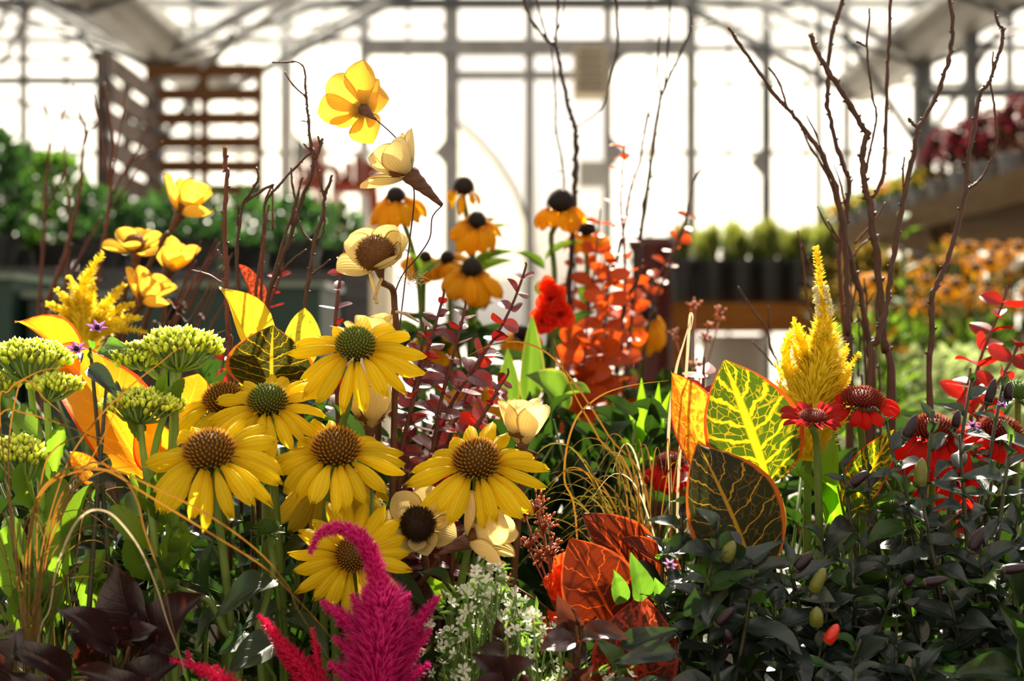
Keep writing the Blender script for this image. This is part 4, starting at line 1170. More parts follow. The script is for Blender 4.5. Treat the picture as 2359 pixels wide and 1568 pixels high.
# ------------------------------------------------------------------ twigs
twig_red = plain_mat('red_brown_bark', (0.085, 0.020, 0.010), (0.13, 0.036, 0.017), 40, 0.55, 0.35, bump=0.4)
twig_brown = plain_mat('brown_twig_bark', (0.045, 0.018, 0.010), (0.075, 0.030, 0.017), 40, 0.55, 0.35, bump=0.4)
twig_dark = plain_mat('dark_twig_bark', (0.02, 0.011, 0.010), (0.035, 0.018, 0.015), 40, 0.55, 0.35, bump=0.4)
cut = plain_mat('cut_wood', (0.45, 0.26, 0.09), (0.55, 0.34, 0.13), 40, 0.7)
TWIG = 0.74
def twig_piece(mb, lst, d, r0, r1, seed, ground=False, knob=0.35):
    """tapering shoot through pixel points, with swollen nodes and buds"""
    rg = random.Random(seed)
    n = len(lst)
    pts = []
    for i, q in enumerate(lst):
        dd_ = d + (q[2] if len(q) > 2 else 0)
        pts.append((P(q[0], q[1], dd_), S(r0 + (r1 - r0) * i / (n - 1), d) * TWIG))
    if ground:
        g_ = ground_pt(pts[-1][0]); pts.append((g_, pts[-1][1] * 1.05))
    sp = smooth_path(pts, 5)
    rad = [r * (1 + (knob if k % 5 == 0 and 0 < k < len(sp) - 1 else 0) * rg.uniform(0.3, 1.0) + rg.uniform(-.06, .06)) for k, (p, r) in enumerate(sp)]
    jit = [p + V(rg.uniform(-1, 1), rg.uniform(-1, 1), rg.uniform(-1, 1)) * r * 0.35 for p, r in sp]
    mb.tube(jit, rad, 6)
    for k in range(3, len(sp) - 2, 5):
        p, r = jit[k], rad[k]; dv_ = (jit[k - 1] - p).normalized()
        s_ = dv_.cross(V(0, 1, 0)) * (1 if (k // 5) % 2 else -1)
        if s_.length < 1e-4: continue
        mb.bud(p, p + (dv_ * 0.8 + s_.normalized()).normalized() * max(r * 2.4, 0.0018), max(r * 0.6, 0.0006), 4)
def twig(label, main, sides, d, r0, r1, seed, mat, group=None, cutend=False):
    base = ground_pt(P(main[-1][0], main[-1][1], d))
    t = thing('bare_twig', label, 'twig', base, group)
    mb = MB(); twig_piece(mb, main, d, r0, r1, seed, True); mb.obj('main_shoot', mat, t)
    for k, s in enumerate(sides):
        lst, ra, rb = s
        mb = MB(); twig_piece(mb, lst, d, ra, rb, seed * 17 + k); mb.obj('side_shoot', mat, t)
    if cutend:
        a = P(main[0][0], main[0][1], d); b = P(main[1][0], main[1][1], d); u = (a - b).normalized()
        MB().tube([a - u * 0.0005, a + u * 0.0012], S(r0 * 0.92, d), 7).obj('cut_end', cut, t)
    return t
DT = 1.20
twig('stout red-brown twig with a sawn pale tip', [(517, 340), (519, 382), (524, 402), (521, 460), (517, 520), (520, 600), (522, 680), (526, 760), (530, 900)], [([(500, 575), (515, 600)], 2, 3), ([(440, 622), (480, 632), (512, 652)], 2, 3)], 1.20, 7, 9, 1, twig_red, cutend=True)
twig('tall twig with a hooked level tip and thin fork', [(627, 143), (660, 144), (687, 143), (702, 162), (703, 200), (706, 225), (708, 255), (711, 280), (716, 335), (722, 352), (715, 410), (697, 455), (680, 510), (660, 570), (640, 620), (615, 700), (600, 800), (590, 900)],
     [([(655, 165), (675, 195), (705, 224)], 2, 3.5), ([(690, 277), (709, 280)], 2, 2.5), ([(743, 318), (735, 345), (724, 366)], 4, 6), ([(733, 313), (738, 337)], 3, 4), ([(700, 330), (720, 352)], 3, 4), ([(722, 345), (672, 395), (640, 430), (612, 465), (608, 520), (600, 560)], 3.5, 4.5), ([(706, 575), (672, 600), (632, 645)], 2.5, 3.5)], 1.20, 2.4, 8, 2, twig_brown)
twig('crooked twig with a kinked knuckle next to the sawn twig', [(590, 385), (594, 412), (578, 442), (560, 468), (552, 520), (545, 580), (548, 650), (552, 760), (555, 900)], [([(632, 424), (600, 440), (562, 467)], 4, 5), ([(549, 470), (546, 520)], 3, 4)], 1.21, 3.5, 6.5, 3, twig_brown)
twig('thin upright twig between the crooked and hooked twigs', [(630, 424), (614, 455), (608, 500), (606, 540), (600, 600), (590, 660), (585, 760), (582, 900)], [([(629, 425), (628, 530)], 2.5, 3)], 1.22, 3, 5.5, 4, twig_red)
twig('slender twig leaning right with a blunt fork', [(671, 385), (674, 430), (680, 470), (664, 520), (648, 570), (628, 640), (612, 710), (605, 900)], [([(697, 408), (684, 455), (672, 490)], 3, 4), ([(690, 440), (672, 520)], 3, 3.5)], 1.19, 2.5, 6, 5, twig_brown)
twig('forked brown twig beside the thin maroon eucalyptus', [(765, 403), (756, 430), (748, 456), (742, 500), (724, 558), (716, 610), (712, 640), (702, 715), (695, 900)], [([(727, 368), (738, 420), (746, 452)], 3.5, 5), ([(748, 468), (744, 535), (722, 558)], 3, 4), ([(680, 480), (698, 535), (720, 556)], 3, 4), ([(761, 598), (740, 615), (718, 632)], 2.5, 3.5), ([(748, 440), (757, 430)], 2, 3)], 1.18, 3.5, 8, 6, twig_brown)
twig('short straight twig with orange bark patches', [(620, 470), (613, 510), (608, 560), (603, 640), (600, 720), (598, 900)], [], 1.23, 3, 5, 7, twig_red)
rg = random.Random(77)
for k in range(16):
    x0 = rg.uniform(440, 560); y0 = rg.uniform(545, 660); dx = rg.uniform(70, 140)
    twig('hair-thin red twig leaning behind the yellow celosia and stonecrop', [(x0, y0), (x0 - dx * 0.35, y0 + 70), (x0 - dx * 0.7, y0 + 150), (x0 - dx, y0 + 230)], [], 1.45 + rg.uniform(-.08, .08), 1.6, 3.2, 300 + k, twig_red, 'hair-thin leaning twigs')
# right-hand bare branches
twig('long leaning branch with a sawn tip reaching furthest from the others', [(1678, 63), (1705, 105), (1750, 170), (1790, 225), (1812, 247), (1835, 275), (1865, 315), (1897, 362), (1925, 430), (1940, 500), (1947, 560), (1950, 640), (1955, 760), (1960, 900)],
     [([(1772, 155), (1795, 190), (1812, 245)], 3, 4), ([(1842, 285), (1870, 345), (1900, 390), (1925, 460), (1940, 530)], 3, 5), ([(1858, 265), (1880, 310), (1900, 366)], 2, 3.5), ([(1882, 475), (1900, 510), (1930, 560)], 2.5, 4), ([(1905, 508), (1920, 530), (1935, 556)], 3, 4)], 1.28, 5, 9, 11, twig_brown, cutend=True)
twig('slim bowed branch rising past the frame beside the sawn one', [(1951, -30), (1930, 40), (1918, 70), (1910, 130), (1908, 190), (1906, 240), (1917, 290), (1932, 350), (1950, 400), (1957, 420), (1952, 480), (1948, 540), (1962, 600), (1978, 660), (1995, 740), (2005, 820), (2012, 900)], [([(1921, 378), (1935, 420), (1946, 475)], 2, 3.5), ([(1966, 412), (1957, 422)], 2.5, 3.5)], 1.30, 6, 9, 12, twig_brown)
twig('thick branch with a cut stub and sharp elbow', [(1868, 80), (1885, 125), (1910, 165), (1940, 215), (1962, 247), (1985, 290), (1998, 307), (1990, 340), (1988, 390), (1993, 440), (2005, 470), (2012, 530), (2020, 580), (2030, 700), (2040, 800), (2052, 920)],
     [([(2053, -30), (2048, 100), (2043, 180), (2040, 300), (2038, 370), (2030, 420), (2008, 455)], 5, 6), ([(2002, 20), (2003, 45), (1997, 100), (2003, 170), (2010, 225), (2020, 265), (2012, 310), (2000, 370), (1995, 400)], 3, 4), ([(1974, 95), (1990, 104), (1998, 108)], 3.5, 2.5), ([(1978, 428), (1990, 434)], 1.5, 2)], 1.26, 7, 13, 13, twig_brown, cutend=True)
twig('tall sweeping branch with a short cut spur', [(2180, -30), (2195, 40), (2192, 100), (2185, 140), (2165, 200), (2140, 255), (2116, 294), (2110, 325), (2100, 375), (2085, 440), (2075, 500), (2062, 570), (2050, 650), (2040, 720), (2020, 790), (2005, 900)], [([(2092, 272), (2103, 285), (2114, 294)], 4.5, 4.5), ([(2083, 362), (2080, 400), (2082, 445)], 3, 3.5), ([(2076, 385), (2081, 395)], 2, 2.5)], 1.24, 6, 9, 14, twig_brown)
twig('outermost tall branch with a looping side shoot', [(2292, 25), (2300, 55), (2310, 70), (2305, 110), (2290, 155), (2278, 190), (2260, 212), (2250, 250), (2245, 300), (2232, 350), (2228, 400), (2225, 440), (2205, 520), (2185, 590), (2165, 640), (2150, 675), (2147, 720), (2145, 800), (2140, 940)], [([(2317, 64), (2309, 71)], 2.5, 3), ([(2280, 190), (2290, 240), (2296, 300), (2290, 350), (2270, 395), (2248, 424), (2228, 434)], 3.5, 4.5), ([(2288, 120), (2286, 160)], 2.5, 3.5)], 1.22, 4.5, 9, 15, twig_brown)
twig('dark branch at the root of the leaning ones', [(1938, 500), (1935, 560), (1936, 640), (1945, 750), (1952, 830), (1955, 920)], [([(2040, 465), (2015, 508), (1968, 562)], 2.5, 4), ([(2025, 540), (1990, 560), (1965, 590)], 2.5, 4)], 1.32, 6, 8, 16, twig_red)
twig('thin curled twig crossing the potted grass', [(1838, 530), (1850, 600), (1858, 680), (1870, 730), (1895, 760), (1905, 900)], [([(1850, 560), (1870, 620), (1890, 660)], 2, 3)], 1.38, 2.5, 4, 17, twig_red)
twig('small forked twig in front of the white tub', [(1700, 660), (1735, 715), (1768, 760), (1776, 800), (1795, 850), (1800, 950)], [([(1770, 705), (1772, 755)], 2, 3), ([(1732, 785), (1765, 820), (1790, 850)], 2, 3)], 1.35, 2, 4, 18, twig_brown)
for k, (x, y, dx) in enumerate(((1990, 640, 20), (1962, 650, -6), (2016, 700, 12), (1975, 720, 14), (2030, 640, -30), (1955, 600, 40))):
    twig('spindly broken twig among the thick branch bases', [(x, y), (x + dx * .4, y + 60), (x + dx * .2, y + 140), (x + dx, y + 240)], [([(x + 24, y + 30), (x + dx * .4, y + 64)], 1.6, 2.2)], 1.36, 2.4, 4, 400 + k, twig_brown, 'spindly twigs among the branch bases')
# dark twigs behind the rust eucalyptus
twig('tall black forked twig with four prongs', [(1203, -30), (1212, 22), (1236, 62), (1264, 95), (1278, 102), (1288, 145), (1300, 200), (1312, 255), (1325, 292), (1327, 340), (1325, 400), (1322, 480), (1318, 560), (1312, 650), (1310, 760), (1310, 900)],
     [([(1285, -30), (1283, 60), (1278, 102)], 4, 5), ([(1232, -20), (1248, 50), (1264, 95)], 3, 4), ([(1303, -20), (1296, 40), (1284, 70)], 2, 3), ([(1270, 104), (1278, 190), (1280, 240), (1281, 300), (1295, 370), (1300, 440)], 3, 3), ([(1418, -20), (1423, 80), (1420, 125), (1405, 190), (1385, 250), (1330, 292)], 5, 2), ([(1275, 305), (1283, 307)], 2, 2), ([(1282, 392), (1296, 396)], 2, 2)], 1.66, 4, 10, 21, twig_dark)
twig('black twig with a crook near its top', [(1586, 15), (1591, 62), (1570, 120), (1545, 170), (1530, 205), (1522, 225), (1515, 270), (1505, 340), (1497, 400), (1485, 470), (1470, 580), (1455, 700), (1445, 900)], [([(1520, 80), (1514, 160), (1522, 222)], 3, 4), ([(1545, -20), (1540, 100), (1530, 205)], 3, 4), ([(1642, 50), (1610, 62), (1592, 64)], 2, 3), ([(1528, 360), (1515, 395), (1500, 410)], 2, 3)], 1.68, 4, 7, 22, twig_dark)
twig('slim dark twig with small red buds', [(1500, 245), (1490, 270), (1480, 330), (1475, 370), (1455, 430), (1445, 480), (1430, 560), (1405, 640), (1380, 700), (1370, 900)], [([(1500, 270), (1494, 262)], 3, 3)], 1.64, 3, 6, 23, twig_dark)
twig('grey twig leading out of the outer rust eucalyptus spray', [(1635, 370), (1607, 402), (1590, 450), (1575, 520), (1540, 620), (1500, 720), (1480, 900)], [], 1.72, 3, 5, 24, twig_brown)
twig('dark upright twig below the rust leaves', [(1480, 560), (1470, 640), (1440, 700), (1430, 800), (1418, 920)], [], 1.6, 5, 7, 25, twig_dark)
# red dogwood twigs at the far left
twig('thin forked red dogwood twig nearest the green bin', [(102, 228), (110, 300), (112, 350), (105, 430), (103, 470), (100, 560), (92, 680), (88, 800)], [([(152, 240), (132, 300), (112, 350)], 2.5, 3.5), ([(150, 395), (125, 440), (105, 480)], 2, 3)], 1.82, 3, 6, 31, twig_red)
twig('stout red dogwood twig with a bud ring', [(168, 195), (186, 270), (196, 300), (190, 360), (188, 410), (180, 460), (165, 530), (150, 590), (125, 660), (100, 800)], [([(205, 300), (196, 330)], 3, 3.5), ([(215, 215), (225, 280), (200, 305)], 2, 3)], 1.75, 3, 9, 32, twig_red)
twig('dogwood twig with a fan of fine prongs', [(240, 190), (250, 250), (260, 330), (255, 400), (256, 450), (245, 520), (235, 580), (215, 700), (205, 800)], [([(345, 270), (320, 340), (300, 370), (262, 445)], 2, 4), ([(375, 325), (340, 350), (300, 372)], 2, 3), ([(288, 210), (282, 270), (270, 340), (258, 420)], 2, 3), ([(215, 232), (238, 330), (252, 430)], 2, 3.5), ([(338, 355), (300, 420), (262, 470)], 2, 3)], 1.69, 3, 9, 33, twig_red)
twig('straight thin dogwood twig crossing the bench fascia', [(146, 330), (150, 400), (158, 470), (160, 560), (150, 660), (140, 800)], [([(205, 390), (170, 430), (158, 470)], 2, 2.5)], 1.8, 2.5, 5, 34, twig_red)
twig('leaning dogwood twig behind the yellow wooden flowers', [(233, 500), (195, 570), (160, 640), (120, 720), (110, 800)], [], 1.88, 3, 5, 35, twig_red)
twig('short dogwood twig with an orange bud', [(290, 640), (262, 680), (250, 720), (245, 800)], [], 1.5, 3, 5, 36, twig_red)

# ------------------------------------------------------------------ eucalyptus sprays
eu_maroon = leaf_mat('maroon_eucalyptus_leaf', (0.10, 0.018, 0.024), (0.15, 0.034, 0.045), (0.36, 0.014, 0.008), 0.36, 0.28, 0.8, (0.28, 0.06, 0.05), 0.05, 6, 2.0, 0.05, 0.35)
eu_rust = leaf_mat('rust_eucalyptus_leaf', (0.34, 0.05, 0.010), (0.44, 0.075, 0.014), (0.72, 0.09, 0.008), 0.45, 0.45, 0.3)
eu_red = leaf_mat('red_eucalyptus_leaf', (0.24, 0.012, 0.008), (0.30, 0.018, 0.010), (0.50, 0.014, 0.006), 0.42, 0.38, 0.45)
eu_stem = plain_mat('eucalyptus_stem', (0.09, 0.02, 0.018), (0.13, 0.035, 0.03), 60, 0.5)
EL = {m.name: [leaf_mesh('round' if s % 2 else 'oval', m, bend=b, fold=f, nu=6, nv=8, seed=s) for s, b, f in ((1, 0.4, 0.15), (2, 0.7, 0.2), (3, -0.3, 0.1), (4, 0.2, -0.2))] for m in (eu_maroon, eu_rust, eu_red)}
def eucalyptus(label, path, d, leafpx, gap, mat, seed, taper=0.55, lift=0.35, d1=None, wide=0.68, face=0.55):
    rg = random.Random(seed)
    pts = pxpath(path, d, d1)
    base = ground_pt(pts[-1])
    t = thing('eucalyptus_spray', label, 'foliage spray', base)
    sp = [p for p, _ in smooth_path([(p, 0) for p in pts], 10)]
    stem_tube([pts[0] + V(0, 0, S(14, d))] + pts + [base], 0.0008, 0.0024, 6, 4).obj('stem', eu_stem, t)
    acc = 0.0; ang = rg.uniform(0, 3.14); tot = sum((sp[i + 1] - sp[i]).length for i in range(len(sp) - 1)); run = 0
    g_ = S(gap, d)
    for i in range(len(sp) - 1):
        seg = (sp[i + 1] - sp[i]).length; acc += seg; run += seg
        if acc < g_ * (0.6 + 0.4 * min(1, run / (0.3 * tot))): continue
        acc = 0
        f = min(1.0, taper + (1 - taper) * run / (tot * 0.35))
        tng = (sp[i] - sp[i + 1]).normalized()
        H = axis_frame(sp[i], tng, (1, 0.2, 0))
        ang += pi / 2 + rg.uniform(-.35, .35)
        for s in (0, pi):
            w = ang + s + rg.uniform(-.3, .3)
            L = S(leafpx, d) * f * rg.uniform(0.85, 1.15)
            li = lift + rg.uniform(-.45, .35)
            dr = H.to_3x3() @ V(cos(w), sin(w), li)
            nr = (H.to_3x3() @ V(-cos(w) * li, -sin(w) * li, 1.0)).normalized()
            fc = face * rg.uniform(0, 1.6)
            nr = nr * (1 - min(1, fc) * 0.7) + V(rg.uniform(-.4, .4), -fc * 1.2 + rg.uniform(-.2, .2), rg.uniform(-.1, .3))
            b = sp[i]
            put_leaf(t, EL[mat.name][rg.randrange(4)], b, b + dr.normalized() * L, L * wide * rg.uniform(0.85, 1.1), nr)
    return t
eucalyptus('maroon eucalyptus spray with the highest tip, leaning over the orange susans', [(1210, 618), (1185, 690), (1150, 760), (1110, 820), (1070, 880), (1030, 950), (995, 1060), (980, 1200), (975, 1400)], 1.16, 62, 44, eu_maroon, 1)
eucalyptus('maroon eucalyptus spray with sunlit pink upper leaves beside the topmost coneflower', [(1022, 678), (1008, 730), (990, 790), (972, 850), (956, 910), (940, 970), (925, 1040), (915, 1200), (910, 1400)], 1.12, 60, 40, eu_maroon, 2)
eucalyptus('maroon eucalyptus spray between the leaning and the pink-lit ones', [(1072, 705), (1062, 750), (1050, 795), (1036, 850), (1020, 905), (1008, 970), (995, 1060), (985, 1200), (980, 1400)], 1.14, 58, 40, eu_maroon, 3)
eucalyptus('short maroon eucalyptus spray tucked behind the coneflower petals', [(982, 752), (972, 800), (962, 860), (950, 920), (940, 1000), (930, 1200), (930, 1400)], 1.15, 54, 42, eu_maroon, 4)
eucalyptus('drooping maroon eucalyptus shoot over the tulip-shaped wooden flower', [(1170, 862), (1150, 892), (1120, 945), (1088, 1005), (1060, 1080), (1045, 1200), (1040, 1400)], 1.13, 50, 38, eu_maroon, 5)
eucalyptus('thin maroon eucalyptus spray under the brown-centred wooden flower', [(794, 572), (788, 605), (782, 650), (776, 700), (772, 760), (775, 850), (780, 1000), (790, 1300)], 1.15, 52, 44, eu_maroon, 6)
eucalyptus('red backlit eucalyptus spray low behind the lone coneflower', [(1150, 880), (1125, 930), (1090, 990), (1055, 1050), (1030, 1120), (1015, 1200), (1010, 1400)], 1.22, 62, 34, eu_red, 7, face=1.0)
eucalyptus('red backlit eucalyptus spray glowing behind the maroon sprays', [(1120, 800), (1095, 860), (1070, 920), (1045, 980), (1020, 1060), (1010, 1200), (1008, 1400)], 1.24, 60, 32, eu_red, 27, face=1.1)
eucalyptus('dark red eucalyptus spray beneath the pink-lit one', [(1010, 960), (985, 1010), (960, 1060), (945, 1110), (935, 1200), (930, 1400)], 1.17, 60, 34, eu_maroon, 8)
eucalyptus('small red eucalyptus shoot behind the croton and crooked twigs', [(650, 612), (640, 650), (625, 690), (612, 730), (600, 800), (590, 1000)], 1.34, 40, 40, eu_red, 9)
eucalyptus('low red eucalyptus shoot left of the dark croton leaf', [(520, 800), (512, 850), (508, 900), (505, 1000)], 1.36, 52, 40, eu_red, 10)
# rust sprays, out of focus
eucalyptus('rust eucalyptus spray of thin flat leaves climbing highest', [(1440, 320), (1436, 370), (1432, 420), (1430, 470), (1436, 540), (1440, 620), (1436, 700), (1430, 800), (1420, 950)], 1.62, 48, 36, eu_rust, 11, 0.75, 0.1, face=0.15)
eucalyptus('outer rust eucalyptus spray leaning away to the burgundy pot', [(1588, 485), (1562, 545), (1532, 610), (1495, 670), (1468, 730), (1450, 850), (1440, 950)], 1.75, 40, 32, eu_rust, 12, 0.8, 0.3, face=1.2)
eucalyptus('rust eucalyptus spray beside the tall black forked twig', [(1382, 495), (1375, 560), (1368, 630), (1358, 700), (1350, 780), (1345, 900), (1340, 1000)], 1.66, 52, 34, eu_rust, 13, 0.7, face=1.1)
eucalyptus('rust eucalyptus spray behind the tall black forked twig', [(1330, 560), (1325, 620), (1322, 690), (1315, 780), (1305, 870), (1300, 1000)], 1.72, 50, 34, eu_rust, 14, 0.7, face=1.1)
eucalyptus('dense rust eucalyptus spray of rounder leaves below the thin flat one', [(1405, 590), (1402, 650), (1396, 720), (1385, 790), (1372, 860), (1360, 920), (1355, 1050)], 1.6, 62, 30, eu_rust, 15, 0.8, face=1.3)
eucalyptus('bushy orange-red eucalyptus mass low at the foot of the rust sprays', [(1352, 770), (1348, 810), (1342, 850), (1338, 890), (1335, 930), (1335, 1050)], 1.52, 74, 20, eu_rust, 16, 0.9, face=1.2)
eucalyptus('second orange-red eucalyptus mass at the foot of the rust sprays', [(1395, 780), (1388, 830), (1380, 880), (1372, 920), (1368, 1050)], 1.56, 66, 22, eu_rust, 17, 0.9, face=1.2)
eucalyptus('rust eucalyptus tuft above the deep orange susan', [(1468, 640), (1462, 690), (1455, 740), (1448, 790), (1440, 860), (1435, 1000)], 1.66, 52, 32, eu_rust, 18, 0.8, face=1.1)
# right-hand red sprays
eucalyptus('bright red eucalyptus spray over the pale bushes', [(2318, 672), (2305, 712), (2288, 755), (2268, 800), (2252, 850), (2240, 910), (2235, 1050), (2230, 1350)], 1.26, 62, 44, eu_red, 21, 0.9, face=1.0)
eucalyptus('pinkish red eucalyptus spray leaning beyond the bright red one', [(2352, 775), (2330, 830), (2300, 880), (2270, 930), (2250, 1000), (2240, 1350)], 1.22, 58, 40, eu_red, 22, 0.9, face=1.0)
eucalyptus('red eucalyptus shoot behind the hanging red coneflower', [(2235, 860), (2215, 930), (2200, 1000), (2195, 1080), (2190, 1350)], 1.28, 60, 40, eu_red, 23, 0.9, face=1.0)
eucalyptus('single red eucalyptus tip behind the yellow-veined croton leaf', [(1622, 835), (1620, 875), (1618, 930), (1615, 1100), (1612, 1350)], 1.20, 66, 44, eu_red, 24, 1.0, 0.2)

# vivid red ruffled blossom
vivid = petal_mat('vivid_red_petal', (0.70, 0.035, 0.012), (0.45, 0.02, 0.01), (1.0, 0.06, 0.012), 0.5, 3)
vr = thing('red_blossom', 'vivid red ruffled blossom beside the dark forked twig', 'flower', ground_pt(P(1275, 900, 1.5)))
vm = [leaf_mesh('spatula', vivid, bend=b, wave=1.2, cup=0.5, nu=6, nv=6, seed=s, name='petal') for s, b in ((1, 0.5), (2, -0.4), (3, 0.9))]
rg = random.Random(9)
for (x, y, r) in ((1270, 690, 40), (1290, 725, 40), (1252, 740, 36), (1262, 660, 26)):
    for k in range(7):
        w = k * 0.9 + rg.uniform(-.2, .2)
        b = P(x, y, 1.5); e = b + V(cos(w), -0.5, sin(w)).normalized() * S(r, 1.5) * rg.uniform(0.8, 1.2)
        put_leaf(vr, vm[k % 3], b, e, S(r * 1.1, 1.5), (0, -1, 0.3), 'petal')
stem_tube([P(1272, 700, 1.5), P(1275, 820, 1.51), ground_pt(P(1275, 900, 1.5))], 0.002, 0.003).obj('stem', stem_col, vr)

# ------------------------------------------------------------------ stonecrop
sd_bud = grad_mat('stonecrop_buds', [(0.0, (0.38, 0.52, 0.025)), (0.55, (0.48, 0.62, 0.03)), (1.0, (0.72, 0.78, 0.10))], tfac=0.0, var=(0.95, 1.05), sss=0.006)
sd_leaf = leaf_mat('stonecrop_leaf', (0.10, 0.19, 0.03), (0.14, 0.24, 0.04), (0.20, 0.36, 0.015), 0.45, 0.4, 0.45, (0.24, 0.36, 0.10), 0.06, 4, 1.5, 0.05, 0.4)
sd_stem = plain_mat('stonecrop_stem', (0.20, 0.32, 0.07), (0.26, 0.38, 0.09), 50, 0.45, tfac=0.25, tr=(0.45, 0.62, 0.06))
def sedum_head(root, x, y, rx, ry, d, seed, stem):
    rg = random.Random(seed)
    c = P(x, y, d); X, Z = S(rx, d), S(ry, d)
    mb = MB(); n = int(44 + rx * ry * 0.040)
    br = MB()
    foot = P(stem[0][0], stem[0][1], d)
    for k in range(n):
        q = math.sqrt((k + .5) / n) * 0.98; an = k * 2.399963
        p = c + V(cos(an) * q * X, sin(an) * q * X * 0.75, Z * (0.9 * math.sqrt(max(0, 1 - q * q)) - 0.35) + rg.uniform(-.1, .1) * Z)
        out = (V(cos(an) * q, sin(an) * q * 0.8, 0.75)).normalized()
        for j in range(2):
            o_ = V(rg.uniform(-1, 1), rg.uniform(-1, 1), rg.uniform(-.8, .4)) * S(8, d)
            L = S(rg.uniform(18, 27), d)
            mb.bud(p + o_, p + o_ + (out + V(rg.uniform(-.3, .3), rg.uniform(-.3, .3), rg.uniform(0, .5))).normalized() * L, S(rg.uniform(4.6, 6.4), d), 6)
        if k % 6 == 0:
            br.tube([foot, foot.lerp(p, 0.55) + V(0, 0, -Z * 0.25), p], [S(5, d), S(3.5, d), S(2.5, d)], 5)
    h = mb.obj('flower_head', sd_bud, root)
    br.obj('branchlets', sd_stem, h)
    pts = pxpath(stem, d, d + 0.01)
    stem_tube(pts + [ground_pt(pts[-1])], S(8, d), S(10, d), 8, 4).obj('stem', sd_stem, root)
def toothed(s): return leaf_mesh('spatula', sd_leaf, bend=0.5, cup=0.35, ser=0.28, nu=6, nv=18, seed=s)
TL = [toothed(1), toothed(2), leaf_mesh('spatula', sd_leaf, bend=0.9, cup=0.2, ser=0.22, nu=6, nv=18, seed=3)]
sdA = thing('stonecrop', 'large pale green stonecrop with flat bud heads at the edge of the planter', 'plant', ground_pt(P(90, 1400, 1.03)))
for a in ((65, 830, 92, 52, 1.04, 1, [(70, 885), (80, 980), (92, 1100), (100, 1250), (105, 1450)]), (128, 895, 52, 30, 1.03, 2, [(108, 925), (112, 1000), (118, 1150), (115, 1450)]), (45, 1055, 52, 58, 1.01, 3, [(60, 1110), (80, 1200), (90, 1450)]), (12, 890, 26, 26, 1.05, 10, [(18, 915), (40, 1000), (80, 1200), (90, 1450)])): sedum_head(sdA, *a)
for i, (bx_, by_, tx, ty, w) in enumerate([(165, 1392, 208, 1188, 74), (195, 1395, 245, 1262, 56), (140, 1375, 92, 1222, 70), (65, 1405, 8, 1195, 66), (205, 1352, 262, 1300, 44), (120, 1260, 142, 1100, 56), (100, 1180, 52, 1062, 46), (128, 1085, 148, 982, 44), (98, 1010, 30, 940, 52), (92, 1440, -10, 1325, 80), (120, 1440, 140, 1330, 70), (110, 1130, 75, 1010, 46), (170, 1300, 178, 1120, 34), (215, 1400, 258, 1330, 50), (60, 1300, 18, 1190, 46), (100, 1460, 120, 1340, 90), (60, 1480, 90, 1330, 90)]):
    put_leaf(sdA, TL[i % 3], P(bx_, by_, 1.02), P(tx, ty, 0.99 + 0.02 * (i % 3)), S(w, 1.0), (0.25 * ((i % 3) - 1), -1, 0.35))
sdB = thing('stonecrop', 'pale green stonecrop with domed heads between purple pepper flowers and coneflowers', 'plant', ground_pt(P(400, 1400, 1.04)))
for a in ((415, 805, 92, 56, 1.06, 4, [(412, 855), (405, 900), (400, 940), (395, 1060), (390, 1250), (390, 1450)]), (306, 832, 40, 42, 1.05, 5, [(335, 846), (370, 875), (402, 905)]), (322, 938, 80, 46, 1.03, 6, [(322, 975), (330, 1040), (345, 1150), (360, 1300), (365, 1450)]), (380, 940, 36, 24, 1.05, 11, [(378, 960), (362, 1010), (350, 1100), (360, 1300), (365, 1450)])): sedum_head(sdB, *a)
for i, (bx_, by_, tx, ty, w) in enumerate([(400, 935, 386, 860, 36), (402, 935, 425, 872, 34), (322, 1010, 292, 965, 40), (432, 1310, 426, 1198, 60), (385, 1205, 352, 1098, 44), (335, 1262, 255, 1165, 56), (400, 1300, 456, 1236, 56), (365, 1180, 390, 1075, 46), (345, 1180, 300, 1090, 40), (372, 1400, 440, 1290, 60), (350, 1330, 290, 1240, 60), (372, 1330, 410, 1210, 50)]):
    put_leaf(sdB, TL[i % 3], P(bx_, by_, 1.05), P(tx, ty, 1.02 + 0.02 * (i % 2)), S(w, 1.0), (0.25 * ((i % 3) - 1), -1, 0.35))

